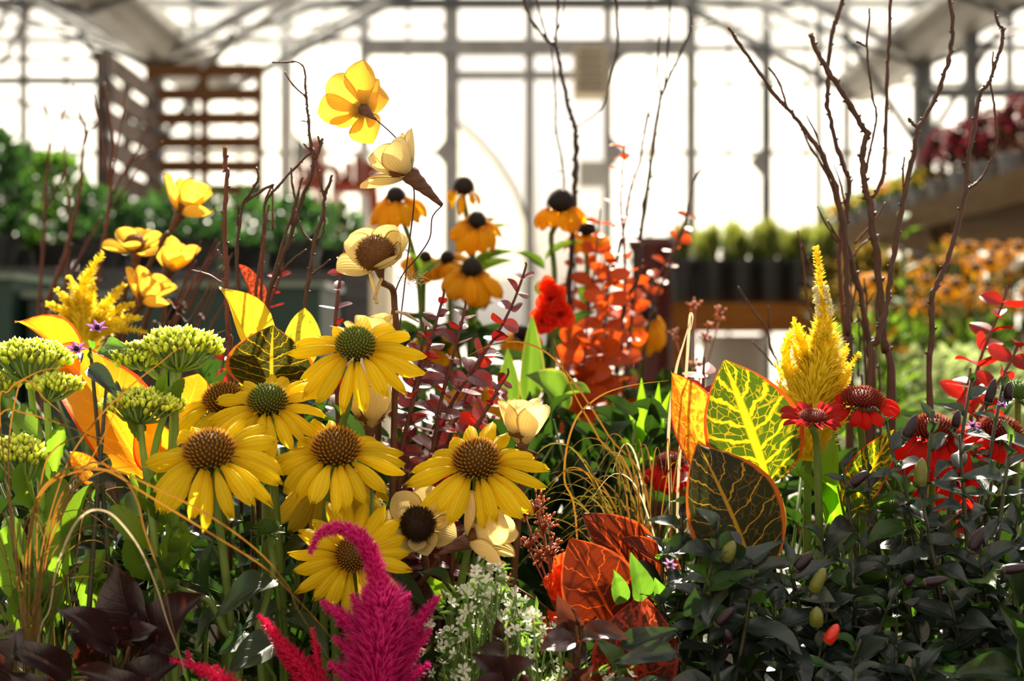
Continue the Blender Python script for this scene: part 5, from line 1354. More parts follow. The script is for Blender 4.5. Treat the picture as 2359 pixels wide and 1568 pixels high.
# ------------------------------------------------------------------ celosia
def celosia_mat(n, a, b, c): return grad_mat(n, [(0.0, a), (0.5, b), (1.0, c)], tfac=0.6, rough=0.45, spec=0.4, var=(0.95, 1.05))
cy_m = celosia_mat('yellow_celosia_florets', (0.88, 0.70, 0.025), (0.92, 0.74, 0.03), (1.0, 0.88, 0.12))
cm_m = celosia_mat('magenta_celosia_florets', (0.64, 0.010, 0.21), (0.70, 0.012, 0.24), (0.92, 0.12, 0.46))
ct_m = celosia_mat('crimson_celosia_tip', (0.72, 0.012, 0.10), (0.80, 0.015, 0.12), (0.92, 0.10, 0.28))
seedm = plain_mat('celosia_seed_husk', (0.80, 0.74, 0.45), (0.85, 0.80, 0.55), 60, 0.5, tfac=0.4)
def brush(path, radii, n, sl, sw, seed, fwd=0.9):
    """feathery spike: florets round a curve; path of Vectors, radii in metres"""
    rg = random.Random(seed)
    sp = smooth_path(list(zip(path, radii)), 8)
    mb = MB(); mb.tube([p for p, _ in sp], [max(r * 0.5, 0.0006) for _, r in sp], 7)
    for i in range(len(mb.uv)): mb.uv[i] = (0.5, 0.1)
    N = len(sp)
    # favour thick parts
    wts = [r + 0.001 for _, r in sp]; tot = sum(wts)
    for k in range(n):
        x = rg.uniform(0, tot); i = 0
        while i < N - 2 and x > wts[i]: x -= wts[i]; i += 1
        p0, r0 = sp[i]; tn = (sp[max(i - 1, 0)][0] - sp[min(i + 1, N - 1)][0]).normalized()      # path runs tip -> foot
        an = rg.uniform(0, 6.283)
        a = tn.cross(V(0.2, 1, 0.1)).normalized(); b = tn.cross(a)
        rad = a * cos(an) + b * sin(an)
        q = p0 + rad * r0 * 0.45 + tn * rg.uniform(-.5, .5) * r0 * 0.3
        dr = (rad + tn * fwd * rg.uniform(0.5, 1.3) + V(rg.uniform(-.3, .3), rg.uniform(-.3, .3), rg.uniform(-.2, .3))).normalized()
        L = (sl * 0.5 + r0 * 0.62) * rg.uniform(0.7, 1.2)
        mb.tepal(q, q + dr * L, sw * rg.uniform(1.0, 1.9), rg.random(), rad)
    return mb
def celosia(label, d, plumes, stem, mat, seed, name='celosia', tipmat=None, leaves=(), leafm=None):
    """plumes: list of (pixel path tip->foot, pixel radii, florets, floret length px, floret half width px)"""
    pts = pxpath(stem, d, d + 0.01)
    t = thing(name, label, 'flower', ground_pt(pts[-1]))
    for k, (path, rad, n, sl, sw) in enumerate(plumes):
        ps = [P(q[0], q[1], d + (q[2] if len(q) > 2 else 0)) for q in path]
        brush(ps, [S(r, d) for r in rad], n, S(sl, d), S(sw, d), seed * 31 + k).obj('plume' if k == 0 else 'side_plume', mat if not (tipmat and k in tipmat) else tipmat[k], t)
    stem_tube(pts + [ground_pt(pts[-1])], 0.003, 0.004, 7).obj('stem', stem_col, t)
    for (bx_, by_, tx, ty, w) in leaves:
        put_leaf(t, leafm, P(bx_, by_, d), P(tx, ty, d - 0.02), S(w, d), (0, -1, 0.4))
    return t
rg = random.Random(4)
def sprays(cx, y0, y1, wid, n, ln, rad, seed, fl=70, up=1.0):
    r_ = random.Random(seed); out = []
    for k in range(n):
        f = (k + .5) / n; y = y0 + (y1 - y0) * f; sgn = -1 if k % 2 else 1
        w = wid(f); dxx = sgn * w * r_.uniform(0.55, 1.0); L = ln * r_.uniform(0.7, 1.2); dz = r_.uniform(-.025, .02)
        out.append(([(cx + dxx, y - L * up, dz), (cx + dxx * 0.75, y - L * 0.45 * up, dz * .8), (cx + dxx * 0.4, y, dz * .5), (cx + dxx * 0.1, y + 40, 0)], [2, rad * 0.8, rad, rad * 0.8], fl, 10, 1.5))
    return out
ye = celosia('yellow celosia plume with a long pointed spike beside the veined croton leaf', 1.165,
        [([(1880, 572), (1887, 620), (1894, 680), (1898, 730), (1896, 800), (1880, 880), (1868, 960), (1862, 1060)], [3, 8, 13, 18, 42, 68, 74, 50], 3600, 15, 1.7),
         ([(1845, 752), (1822, 772), (1812, 800), (1815, 850), (1840, 930)], [4, 11, 16, 22, 24], 420, 12, 1.6), ([(1980, 815), (1958, 842), (1940, 880), (1915, 940)], [3, 7, 13, 20], 260, 11, 1.6), ([(1952, 795), (1942, 830), (1925, 880), (1900, 940)], [3, 9, 15, 20], 300, 11, 1.6)]
        + sprays(1868, 775, 1010, lambda f: 42 + 66 * min(1, f * 1.6), 24, 56, 14, 3, 190), [(1862, 1050), (1860, 1150), (1860, 1400)], cy_m, 1)
mb = MB(); r_ = random.Random(8)
for k in range(60):
    y = r_.uniform(655, 725); x = 1880 + (y - 572) * 0.12 + r_.choice((-1, 1)) * r_.uniform(5, 17)
    b = P(x, y, 1.165 - r_.uniform(0, .008)); mb.bud(b, b + V((x - 1897) * 0.0001, -0.002, -0.0035), 0.0018, 4)
mb.obj('seed_husks', seedm, ye)
celosia('yellow celosia with many splayed spikes below the four yellow wooden flowers', 1.36,
        [([(236, 585), (205, 630), (185, 690), (190, 760), (200, 850)], [4, 13, 26, 52, 46], 900, 14, 1.9)] +
        [([(tx, ty, rg.uniform(-.04, .02)), ((tx + 200) / 2, (ty + 770) / 2 - 10), (195, 780)], [3, 13, 18], 230, 13, 1.8) for tx, ty in ((288, 655), (322, 732), (305, 700), (132, 668), (112, 700), (118, 740), (255, 690), (160, 640), (335, 765), (215, 655), (150, 690), (245, 720), (175, 665), (280, 745))],
        [(200, 840), (205, 950), (205, 1100)], cy_m, 2)
celosia('magenta celosia with a curled over crimson tip', 0.94,
        [([(716, 1270), (735, 1232), (775, 1216), (815, 1228), (845, 1258), (862, 1300), (872, 1350), (880, 1400), (880, 1470), (875, 1540), (872, 1620)], [4, 9, 14, 19, 21, 24, 30, 62, 82, 88, 80], 4800, 17, 1.6),
         ([(742, 1388), (765, 1402), (800, 1430), (850, 1480)], [4, 13, 22, 28], 420, 15, 1.6), ([(1012, 1372), (985, 1405), (958, 1445), (920, 1500)], [4, 12, 22, 28], 420, 15, 1.6), ([(770, 1470), (800, 1490), (850, 1530)], [4, 14, 22], 240, 15, 1.6), ([(990, 1450), (960, 1490), (920, 1540)], [4, 16, 24], 300, 15, 1.6), ([(985, 1530), (950, 1560), (900, 1600)], [5, 16, 24], 260, 15, 1.6), ([(760, 1530), (790, 1550), (850, 1600)], [5, 18, 26], 260, 15, 1.6), ([(940, 1370), (925, 1410), (900, 1470)], [4, 12, 20], 300, 15, 1.6), ([(812, 1372), (825, 1410), (850, 1470)], [4, 12, 20], 260, 15, 1.6)],
        [(872, 1610), (872, 1700)], cm_m, 3)
celosia('crimson-tipped magenta celosia leaning low over the dark leaves', 0.96,
        [([(598, 1418), (625, 1450), (652, 1490), (690, 1530), (730, 1580), (770, 1640)], [4, 12, 18, 26, 36, 36], 1300, 14, 1.6), ([(640, 1500), (670, 1540), (720, 1600)], [3, 12, 22], 260, 13, 1.6), ([(720, 1450), (728, 1500), (740, 1570)], [3, 10, 18], 240, 13, 1.6)], [(765, 1640), (780, 1720)], ct_m, 4)
celosia('crimson celosia spike lying at the planter front', 0.94,
        [([(396, 1520), (440, 1534), (490, 1550), (540, 1590), (580, 1650)], [3, 9, 18, 26, 26], 700, 13, 1.6), ([(432, 1500), (440, 1525), (470, 1560)], [3, 6, 10], 100, 10, 1.6)], [(580, 1650), (600, 1720)], ct_m, 5)

# ------------------------------------------------------------------ crotons
cr_yel = croton_mat('yellow_veined_croton', (0.04, 0.08, 0.010), (0.58, 0.42, 0.02), (0.50, 0.06, 0.006), (0.05, 0.095, 0.003), (0.62, 0.42, 0.006), 0.48, 0.12, 0.05, 0.14)
cr_dark = croton_mat('dark_croton', (0.010, 0.013, 0.004), (0.34, 0.19, 0.012), (0.50, 0.11, 0.01), (0.04, 0.042, 0.006), (0.60, 0.32, 0.015), 0.4, 0.055, 0.03, 0.055, netf=0.25)
cr_lemon = croton_mat('lemon_croton', (0.62, 0.42, 0.03), (0.70, 0.50, 0.04), (0.72, 0.42, 0.02), (0.92, 0.62, 0.02), (0.95, 0.72, 0.03), 0.55, 0.06, 0.03, 0.08, netf=0.2)
cr_green = croton_mat('green_croton', (0.10, 0.24, 0.02), (0.50, 0.50, 0.04), (0.45, 0.45, 0.04), (0.26, 0.55, 0.02), (0.75, 0.70, 0.04), 0.5, 0.08, 0.04, 0.10, 0.3)
cr_speck = croton_mat('speckled_croton', (0.14, 0.26, 0.02), (0.66, 0.52, 0.04), (0.62, 0.45, 0.03), (0.25, 0.48, 0.02), (0.90, 0.68, 0.03), 0.5, 0.10, 0.05, 0.10, 0.75)
cr_orange = croton_mat('orange_croton', (0.72, 0.27, 0.012), (0.76, 0.34, 0.02), (0.62, 0.06, 0.008), (1.0, 0.38, 0.01), (1.0, 0.48, 0.02), 0.58, 0.06, 0.02, 0.06, netf=0.1)
cr_mot = croton_mat('mottled_orange_croton', (0.50, 0.12, 0.012), (0.66, 0.30, 0.02), (0.55, 0.05, 0.01), (0.85, 0.18, 0.01), (0.95, 0.42, 0.02), 0.5, 0.07, 0.05, 0.09, 0.5)
cr_rust = croton_mat('rust_croton', (0.09, 0.014, 0.005), (0.42, 0.06, 0.010), (0.50, 0.08, 0.012), (0.16, 0.018, 0.003), (0.62, 0.08, 0.008), 0.42, 0.055, 0.02, 0.05, 0.0, 6, 0.12)
cr_red = croton_mat('red_croton', (0.08, 0.02, 0.010), (0.50, 0.05, 0.02), (0.50, 0.05, 0.02), (0.16, 0.03, 0.006), (0.85, 0.10, 0.04), 0.5, 0.12, 0.05, 0.10, 0.3)
def crl(mat, s=1, bend=0.5, fold=0.25, wave=0.3, prof='croton'): return leaf_mesh(prof, mat, bend=bend, fold=fold, wave=wave, nu=8, nv=14, seed=s)
def croton(label, d, leaves, foot):
    base = ground_pt(P(foot[0], foot[1], d))
    t = thing('croton', label, 'plant', base)
    mb = MB(); mb.tube([P(foot[0], foot[1], d + 0.02), base], [0.004, 0.006], 7); mb.obj('stem', stem_col, t)
    for (mesh, b, e, w, nrm) in leaves:
        B, E = P(*b), P(*e)
        put_leaf(t, mesh, B, E, S(w, b[2]), nrm)
        mb = MB(); mb.tube([B, B.lerp(P(foot[0], foot[1], d + 0.02), 0.5) + V(0, 0, -0.01), P(foot[0], foot[1], d + 0.02)], 0.0022, 6); mb.obj('leaf_stalk', stem_col, t)
    return t
croton('croton with dark yellow-veined and lemon leaves among the crooked twigs', 1.13,
    [(crl(cr_dark, 1, 0.5, 0.12, 0.2), (628, 905, 1.13), (630, 748, 1.10), 205, (0.02, -1, 0.25)), (crl(cr_lemon, 2, 0.6, 0.5), (602, 872, 1.16), (505, 658, 1.17), 92, (0.6, -0.8, 0.25)),
     (crl(cr_speck, 3, 0.3), (700, 850, 1.15), (704, 710, 1.16), 92, (-0.2, -1, 0.2)), (crl(cr_green, 4, 0.6, 0.4), (560, 890, 1.14), (578, 768, 1.15), 60, (0.5, -0.8, 0.2)), (crl(cr_green, 5, 0.4, 0.2), (600, 830, 1.16), (628, 742, 1.17), 50, (0.3, -0.9, 0.2)),
     (crl(cr_red, 6, 0.4, 0.5), (588, 730, 1.235), (550, 612, 1.25), 46, (0.7, -0.7, 0.2)), (crl(cr_red, 7, 0.3, 0.5), (598, 760, 1.24), (588, 660, 1.25), 34, (-0.5, -0.8, 0.2)), (crl(cr_orange, 8, 0.2), (430, 945, 1.14), (458, 862, 1.15), 100, (0.2, -1, 0.3))], (615, 960))
croton('croton with a huge glowing orange leaf behind the stonecrop', 1.12,
    [(crl(cr_orange, 1, 0.7, 0.35, 0.5), (335, 1100, 1.10), (138, 800, 1.13), 185, (0.35, -0.9, 0.35)), (crl(cr_orange, 2, 1.2, 0.5, 0.4), (170, 880, 1.13), (34, 738, 1.12), 84, (0.3, -0.6, 0.8)), (crl(cr_orange, 3, 0.3, 0.3, 0.3), (390, 1090, 1.09), (335, 960, 1.10), 110, (-0.3, -1, 0.2)),
     (crl(cr_mot, 4, 0.4), (215, 1110, 1.10), (160, 1040, 1.09), 60, (0, -0.7, 0.7)), (crl(cr_orange, 5, 0.3), (352, 1180, 1.08), (380, 1070, 1.08), 70, (0, -1, 0.2))], (330, 1180))
croton('croton with a tall bright yellow-veined leaf beside the yellow celosia', 1.10,
    [(crl(cr_yel, 1, 0.4, 0.12, 0.2), (1772, 1120, 1.10), (1668, 830, 1.09), 232, (0.05, -1, 0.2)), (crl(cr_dark, 2, 0.7, 0.2, 0.25), (1738, 1320, 1.04), (1608, 1022, 1.05), 232, (0.1, -1, 0.35)), (crl(cr_mot, 3, 0.4, 0.3), (1640, 1120, 1.13), (1545, 855, 1.13), 130, (0.3, -1, 0.1)),
     (crl(cr_speck, 4, 0.3, 0.3), (1660, 1330, 1.09), (1600, 1180, 1.08), 90, (0.3, -1, 0.1)), (crl(cr_speck, 5, 0.3, 0.3), (1690, 1330, 1.10), (1800, 1140, 1.12), 120, (-0.2, -1, 0.2)), (crl(cr_yel, 6, 0.5, 0.3), (1960, 1180, 1.13), (2060, 990, 1.12), 90, (-0.3, -0.9, 0.3))], (1740, 1380))
croton('croton with rust red leaves above the dark plum shoots', 1.05,
    [(crl(cr_rust, 1, 0.4, 0.15, 0.2), (1425, 1450, 1.04), (1312, 1240, 1.03), 185, (0.15, -1, 0.25)), (crl(cr_rust, 2, 0.5, 0.3, 0.2), (1500, 1370, 1.09), (1340, 1180, 1.08), 150, (0.3, -0.9, 0.45)), (crl(cr_rust, 3, 0.4, 0.3, 0.2), (1560, 1330, 1.06), (1425, 1240, 1.07), 60, (0.2, -0.6, 0.8)),
     (crl(cr_red, 4, 0.5, 0.2), (1450, 1640, 1.0), (1480, 1370, 1.02), 200, (-0.2, -1, 0.2)), (crl(cr_red, 5, 0.5, 0.2), (1420, 1660, 0.98), (1395, 1500, 0.98), 130, (0.2, -1, 0.2)), (crl(cr_red, 6, 0.4, 0.2), (1610, 1420, 1.07), (1600, 1290, 1.08), 90, (0.1, -1, 0.2))], (1470, 1500))
croton('croton with long dark green yellow-edged leaves behind the maroon eucalyptus', 1.38,
    [(crl(leaf_mat('strap_croton', (0.05, 0.10, 0.015), (0.08, 0.13, 0.02), (0.16, 0.30, 0.02), 0.4, 0.4, 0.4, None, edge=(0.42, 0.42, 0.05)), 1, 0.3, 0.3, 0.2, 'lance'), (1215, 940, 1.38), (1225, 725, 1.38), 62, (0.2, -1, 0.1)),
     (crl(MATS['strap_croton'], 2, 0.9, 0.4, 0.3), (1300, 950, 1.36), (1212, 862, 1.34), 95, (0.1, -0.7, 0.7)), (crl(MATS['strap_croton'], 3, 0.9, 0.4, 0.3), (1290, 930, 1.36), (1360, 905, 1.33), 60, (0, -0.6, 0.8)), (crl(MATS['strap_croton'], 4, 0.3, 0.3, 0.2, 'lance'), (1180, 950, 1.40), (1170, 800, 1.4), 54, (-0.2, -1, 0.1))], (1255, 980))

# ------------------------------------------------------------------ ornamental peppers
pp_leaf = leaf_mat('pepper_leaf', (0.014, 0.023, 0.021), (0.022, 0.034, 0.030), (0.04, 0.09, 0.012), 0.2, 0.36, 0.6, (0.05, 0.07, 0.055), 0.04, 5, 1.8, 0.04, 0.55, var=(0.7, 1.4))
pp_green = leaf_mat('pepper_leaf_green', (0.035, 0.085, 0.020), (0.05, 0.12, 0.025), (0.16, 0.36, 0.02), 0.42, 0.38, 0.5, (0.03, 0.06, 0.02), 0.04, 5, 1.8, 0.04, 0.5)
pp_stem = plain_mat('pepper_stem', (0.03, 0.035, 0.018), (0.05, 0.05, 0.025), 60, 0.5)
pp_dark = plain_mat('dark_purple_pepper', (0.012, 0.004, 0.010), (0.020, 0.006, 0.016), 30, 0.28, 0.4)
pp_yg = plain_mat('olive_green_pepper', (0.12, 0.13, 0.015), (0.16, 0.17, 0.02), 30, 0.2, 0.6, tfac=0.15)
pp_red = plain_mat('red_pepper', (0.62, 0.02, 0.008), (0.70, 0.03, 0.01), 30, 0.16, 0.7, tfac=0.15)
fl_purple = petal_mat('purple_petal', (0.42, 0.14, 0.55), (0.30, 0.08, 0.42), (0.62, 0.25, 0.78), 0.45, 3)
fl_pink = petal_mat('lilac_petal', (0.68, 0.34, 0.68), (0.50, 0.20, 0.55), (0.85, 0.50, 0.85), 0.45, 3)
PL = [leaf_mesh('pepper', m, bend=b, fold=f, wave=0.35, nu=6, nv=9, seed=s) for m in (pp_leaf, pp_green) for s, b, f in ((1, 0.5, 0.2), (2, 0.9, 0.3), (3, 0.2, 0.25), (4, 1.2, 0.15))]
mb = MB(); mb.lathe([(0.16, -0.02), (0.24, 0.08), (0.27, 0.3), (0.25, 0.6), (0.17, 0.85), (0.05, 1.0)], 10)
FRU = {k: mb.mesh('fruit', m) for k, m in (('d', pp_dark), ('g', pp_yg), ('r', pp_red))}
mb = MB(); mb.lathe([(0.05, -0.25), (0.06, -0.08), (0.22, 0.0), (0.26, 0.1), (0.2, 0.12)], 8); CAL = mb.mesh('calyx', pp_stem)
spet = {m.name: leaf_mesh('lance', m, bend=-0.5, fold=0.3, nu=4, nv=5, name='petal') for m in (fl_purple, fl_pink)}
def fruit(root, b, e, d, k, wid=1.0):
    B, E = P(b[0], b[1], d), P(e[0], e[1], d - 0.005); L = (E - B).length
    f_ = obj('fruit', FRU[k], root, axis_frame(B, E - B) @ Sc(L * wid, L * wid, L))
    obj('calyx', CAL, f_, axis_frame(B, E - B) @ Sc(L * wid, L * wid, L))
def starflower(root, x, y, d, r, mat, axis=(0.2, -0.6, 0.8)):
    H = axis_frame(P(x, y, d), axis); rr = S(r, d)
    mb = MB(); mb.lathe([(0.1, -0.3), (0.22, 0.0), (0.2, 0.35), (0.08, 0.5)], 7, H @ Sc(rr, rr, rr)); c_ = mb.obj('flower_heart', pp_dark, root)
    for k in range(6):
        w = k * pi / 3
        put_leaf(c_, spet[mat.name], H @ V(cos(w) * rr * .1, sin(w) * rr * .1, 0), H @ V(cos(w) * rr, sin(w) * rr, rr * 0.35), rr * 0.5, H.to_3x3() @ V(0, 0, 1), 'petal')
def pepper(label, foot, d, shoots, seed, fruits=(), flowers=(), greenp=0.12, lenp=(92, 150), extra=()):
    """shoots: (x, y, depth offset, leaves)"""
    rg = random.Random(seed)
    base = ground_pt(P(foot[0], foot[1], d))
    t = thing('ornamental_pepper', label, 'plant', base)
    for (x, y, dz, n) in shoots:
        tip = P(x, y, d + dz)
        mid = base.lerp(tip, 0.55) + V(rg.uniform(-.02, .02), rg.uniform(-.01, .02), 0.0)
        stem_tube([tip, mid, base], 0.0012, 0.003, 5, 4).obj('shoot', pp_stem, t)
        a0 = rg.uniform(0, 6.28)
        for k in range(n):
            w = a0 + k * 2.4
            f = k / max(1, n - 1)
            q = tip.lerp(mid, 0.04 + 0.36 * f)
            L = S(rg.uniform(*lenp), d) * (0.55 + 0.5 * min(1, f * 2))
            el = 0.75 - 1.25 * f + rg.uniform(-.25, .25)
            dr = V(cos(w) * cos(el), sin(w) * cos(el) * 0.8 - 0.15, sin(el))
            e = q + dr.normalized() * L
            nr = V(-cos(w) * sin(el) * 0.8 + rg.uniform(-.35, .35), -0.55 + rg.uniform(-.3, .2), max(0.25, cos(el)))
            g_ = 4 if rg.random() < greenp else 0
            put_leaf(t, PL[g_ + rg.randrange(4)], q, e, L * rg.uniform(0.42, 0.56), nr)
    for (bx_, by_, tx, ty, w, g_, dz) in extra:
        put_leaf(t, PL[(4 if g_ else 0) + int(bx_) % 4], P(bx_, by_, d + dz), P(tx, ty, d + dz - 0.012), S(w, d), (0.1, -0.8, 0.55))
    for (b, e, k, dz, wd) in fruits: fruit(t, b, e, d + dz, k, wd)
    for (x, y, r, m, dz) in flowers: starflower(t, x, y, d + dz, r, m)
    return t
rg = random.Random(50)
def grid_shoots(x0, x1, y0, y1, nx, ny, n, seed, top=None, dz=(-0.05, 0.05)):
    r_ = random.Random(seed); out = []
    for j in range(ny):
        for i in range(nx):
            x = x0 + (x1 - x0) * (i + .5 + r_.uniform(-.35, .35)) / nx; y = y0 + (y1 - y0) * (j + .5 + r_.uniform(-.35, .35)) / ny
            f = (j + .5) / ny
            out.append((x, y, dz[1] + (dz[0] - dz[1]) * f + r_.uniform(-.015, .015), n))
    return out
pepper('dark-leaved ornamental pepper with a single red fruit, filling the planter corner', (1900, 1620), 1.03, grid_shoots(1640, 2130, 1180, 1590, 5, 5, 7, 1), 1,
       [((1905, 1480), (1930, 1438), 'r', -0.07, 1.0), ((1872, 1362), (1900, 1308), 'g', -0.05, 0.9), ((1880, 1440), (1882, 1398), 'g', -0.05, 1.3), ((1832, 1312), (1872, 1272), 'd', -0.04, 0.9), ((1650, 1440), (1690, 1398), 'd', -0.06, 0.8), ((1680, 1480), (1672, 1448), 'd', -0.06, 1.0), ((1670, 1290), (1690, 1245), 'g', -0.04, 1.2), ((1958, 1118), (2000, 1085), 'd', 0.0, 0.9)])
pepper('dark-leaved ornamental pepper bearing long purple fruits at the planter edge', (2230, 1620), 1.04, grid_shoots(2060, 2380, 1150, 1580, 4, 5, 7, 2), 2,
       [((2235, 1270), (2268, 1212), 'd', -0.04, 0.8), ((2310, 1312), (2375, 1305), 'd', -0.06, 0.75), ((2128, 1342), (2184, 1332), 'd', -0.05, 0.8), ((2085, 1345), (2105, 1325), 'd', -0.05, 1.3)], greenp=0.18)
pepper('tall pepper shoots with purple flower in front of the red coneflowers', (2150, 1500), 1.06, [(2150, 945, 0, 6), (2075, 1060, 0.0, 7), (2210, 1000, 0.0, 7), (2240, 860, 0.05, 6), (2310, 880, 0.06, 6), (2330, 1000, 0.0, 7), (1990, 1080, 0.02, 7), (2120, 1130, -0.02, 7), (2040, 960, 0.03, 4), (2290, 1060, 0.02, 6), (1940, 1060, 0.04, 6)], 3,
       [((2085, 1010), (2112, 955), 'd', -0.01, 0.8), ((2200, 985), (2208, 945), 'd', 0.0, 0.9), ((2275, 930), (2292, 872), 'd', 0.03, 0.7), ((2118, 1120), (2125, 1055), 'g', -0.02, 0.9), ((2322, 920), (2325, 880), 'd', 0.03, 1.0)], [(2240, 982, 18, fl_purple, -0.02), (2308, 935, 14, fl_purple, 0.0)], lenp=(70, 110))
pepper('dark-leaved ornamental pepper with a lilac flower beside the rust croton', (1580, 1620), 1.02, grid_shoots(1500, 1680, 1230, 1590, 2, 5, 7, 4) + [(1430, 1520, -0.05, 8), (1470, 1580, -0.06, 8), (1620, 1140, 0.03, 7), (1570, 1180, 0.02, 6), (1655, 1200, -0.02, 7), (1700, 1250, -0.02, 7), (1640, 1290, -0.03, 8), (1740, 1290, -0.02, 7)], 4, [], [(1543, 1302, 19, fl_pink, -0.05)], 0.3,
       extra=[(1430, 1390, 1412, 1310, 48, 1, -0.01), (1480, 1385, 1452, 1272, 58, 1, -0.01), (1520, 1390, 1508, 1330, 44, 1, 0.0), (1430, 1490, 1560, 1448, 50, 0, -0.05), (1560, 1500, 1410, 1528, 50, 0, -0.06), (1590, 1420, 1600, 1350, 44, 0, -0.06)])
pepper('little pepper sprig with two purple flowers before the orange croton leaf', (250, 1450), 1.0, [(208, 800, 0, 2), (245, 890, 0.0, 2)], 5, [], [(224, 757, 26, fl_purple, 0), (176, 806, 26, fl_purple, -0.005)], 0.5, (30, 50),
       extra=[(205, 848, 272, 918, 46, 0, -0.01), (235, 800, 302, 806, 36, 1, 0.02), (225, 815, 262, 830, 26, 1, 0.01), (230, 850, 255, 868, 20, 1, 0.0), (255, 890, 282, 905, 28, 0, 0.02), (212, 805, 205, 780, 16, 1, 0), (188, 812, 186, 838, 16, 0, 0), (265, 1110, 200, 1105, 60, 0, 0.05), (300, 1130, 205, 1080, 50, 0, 0.06)])
pepper('small pepper plant in shadow behind the left grass tuft', (260, 1500), 1.1, grid_shoots(200, 440, 1080, 1330, 3, 3, 7, 8, dz=(-0.02, 0.03)), 6, greenp=0.35)

# ------------------------------------------------------------------ dark plum foliage
plum = leaf_mat('plum_leaf', (0.030, 0.014, 0.018), (0.045, 0.022, 0.026), (0.12, 0.03, 0.012), 0.28, 0.34, 0.6, (0.06, 0.03, 0.035), 0.04, 6, 1.6, 0.05, 0.5)
plum_s = plain_mat('plum_stem', (0.10, 0.04, 0.02), (0.14, 0.06, 0.03), 60, 0.5)
CO = [leaf_mesh('pepper', plum, bend=b, fold=0.2, wave=0.4, nu=6, nv=10, seed=s) for s, b in ((1, 0.5), (2, 0.9), (3, 0.3))]
def leafplant(name, label, foot, d, lv, meshes, stemm, seed=0, cat='plant'):
    base = ground_pt(P(foot[0], foot[1], d))
    t = thing(name, label, cat, base)
    for i, (bx_, by_, tx, ty, w, dz) in enumerate(lv):
        B, E = P(bx_, by_, d + dz), P(tx, ty, d + dz - 0.025)
        put_leaf(t, meshes[i % len(meshes)], B, E, S(w, d), (0.2 * ((i % 3) - 1), -0.8, 0.6))
        mb = MB(); q = P(foot[0], foot[1], d + 0.01); mb.tube([B, B.lerp(q, 0.5), q], [0.001, 0.0014, 0.002], 5); mb.obj('leaf_stalk', stemm, t)
    mb = MB(); mb.tube([P(foot[0], foot[1], d + 0.01), base], 0.003, 6); mb.obj('stem', stemm, t)
    return t
leafplant('plum_shoot', 'dark plum leafy shoot with a mauve young leaf before the rust croton', (1325, 1560), 0.98, [(1322, 1462, 1284, 1366, 62, 0.01), (1345, 1462, 1450, 1470, 62, -0.01), (1318, 1472, 1236, 1518, 64, -0.02), (1318, 1462, 1270, 1452, 36, 0), (1336, 1482, 1386, 1470, 42, -0.03), (1328, 1440, 1312, 1398, 24, -0.01), (1330, 1480, 1352, 1530, 36, 0), (1325, 1440, 1258, 1450, 40, 0.02)], CO, plum_s)
leafplant('plum_shoot', 'dark plum leafy shoot among the white flowers', (1165, 1580), 0.98, [(1158, 1480, 1128, 1404, 52, 0.0), (1170, 1478, 1214, 1416, 48, 0.01), (1162, 1500, 1096, 1490, 46, -0.02), (1160, 1470, 1150, 1440, 30, -0.02)], CO, plum_s)
leafplant('plum_shoot', 'low plum shoot with crinkled leaves at the planter front', (1160, 1640), 0.95, [(1165, 1570, 1085, 1505, 66, 0), (1170, 1570, 1232, 1520, 78, -0.01), (1160, 1580, 1070, 1590, 60, -0.02), (1180, 1590, 1250, 1590, 60, -0.02)], CO, plum_s)
leafplant('plum_shoot', 'small plum shoot below the mauve-leaved one', (1330, 1640), 0.95, [(1340, 1580, 1300, 1520, 30, 0), (1345, 1590, 1365, 1530, 60, -0.01), (1335, 1600, 1280, 1570, 50, -0.02)], CO, plum_s)
cole = leaf_mat('burgundy_coleus_leaf', (0.022, 0.012, 0.016), (0.034, 0.018, 0.022), (0.12, 0.024, 0.008), 0.22, 0.30, 0.7, (0.045, 0.020, 0.026), 0.05, 11, 2.2, 0.08, 0.5)
CB = [leaf_mesh('croton', cole, bend=b, fold=0.3, wave=0.8, ser=0.06, nu=8, nv=16, seed=s) for s, b in ((1, 0.6), (2, 1.0), (3, 0.4))]
leafplant('burgundy_coleus', 'burgundy black coleus with big crinkled leaves in the shady corner', (280, 1560), 0.99, [(330, 1490, 268, 1282, 120, 0.03), (255, 1490, 98, 1372, 88, 0), (335, 1500, 468, 1368, 130, 0.02), (165, 1560, -5, 1478, 66, -0.02), (60, 1620, 66, 1435, 100, -0.03), (310, 1590, 165, 1542, 56, -0.04), (300, 1480, 372, 1450, 46, -0.02), (225, 1530, 105, 1430, 100, 0.02), (310, 1600, 420, 1520, 110, 0.0), (130, 1620, 20, 1550, 60, -0.04), (240, 1560, 200, 1420, 120, 0.04), (120, 1640, 160, 1480, 100, 0.0), (340, 1540, 345, 1400, 110, 0.05), (10, 1640, -20, 1500, 100, 0.0)], CB, plum_s)

# ------------------------------------------------------------------ white flowering filler
wh = petal_mat('white_petal', (0.80, 0.82, 0.70), (0.45, 0.58, 0.25), (0.92, 0.95, 0.72), 0.4, 1)
mb = MB()
for k in range(5):
    w = k * 2 * pi / 5
    M = frame(V(0, 0, 0), V(cos(w), sin(w), 0.35), V(0, 0, 1))
    mb.add([M @ V(0, 0, 0), M @ V(0.28, 0.6, 0.04), M @ V(0.16, 1.0, 0), M @ V(-0.16, 1.0, 0), M @ V(-0.28, 0.6, 0.04)], [(0, 1, 2, 3, 4)], [(.5, 0), (1, .6), (.7, 1), (.3, 1), (0, .6)])
WF = mb.mesh('floret', wh)
eul = leaf_mat('filler_leaf', (0.06, 0.13, 0.03), (0.10, 0.18, 0.04), (0.25, 0.48, 0.04), 0.42)
ELF = leaf_mesh('lance', eul, bend=0.6, fold=0.2, nu=2, nv=4)
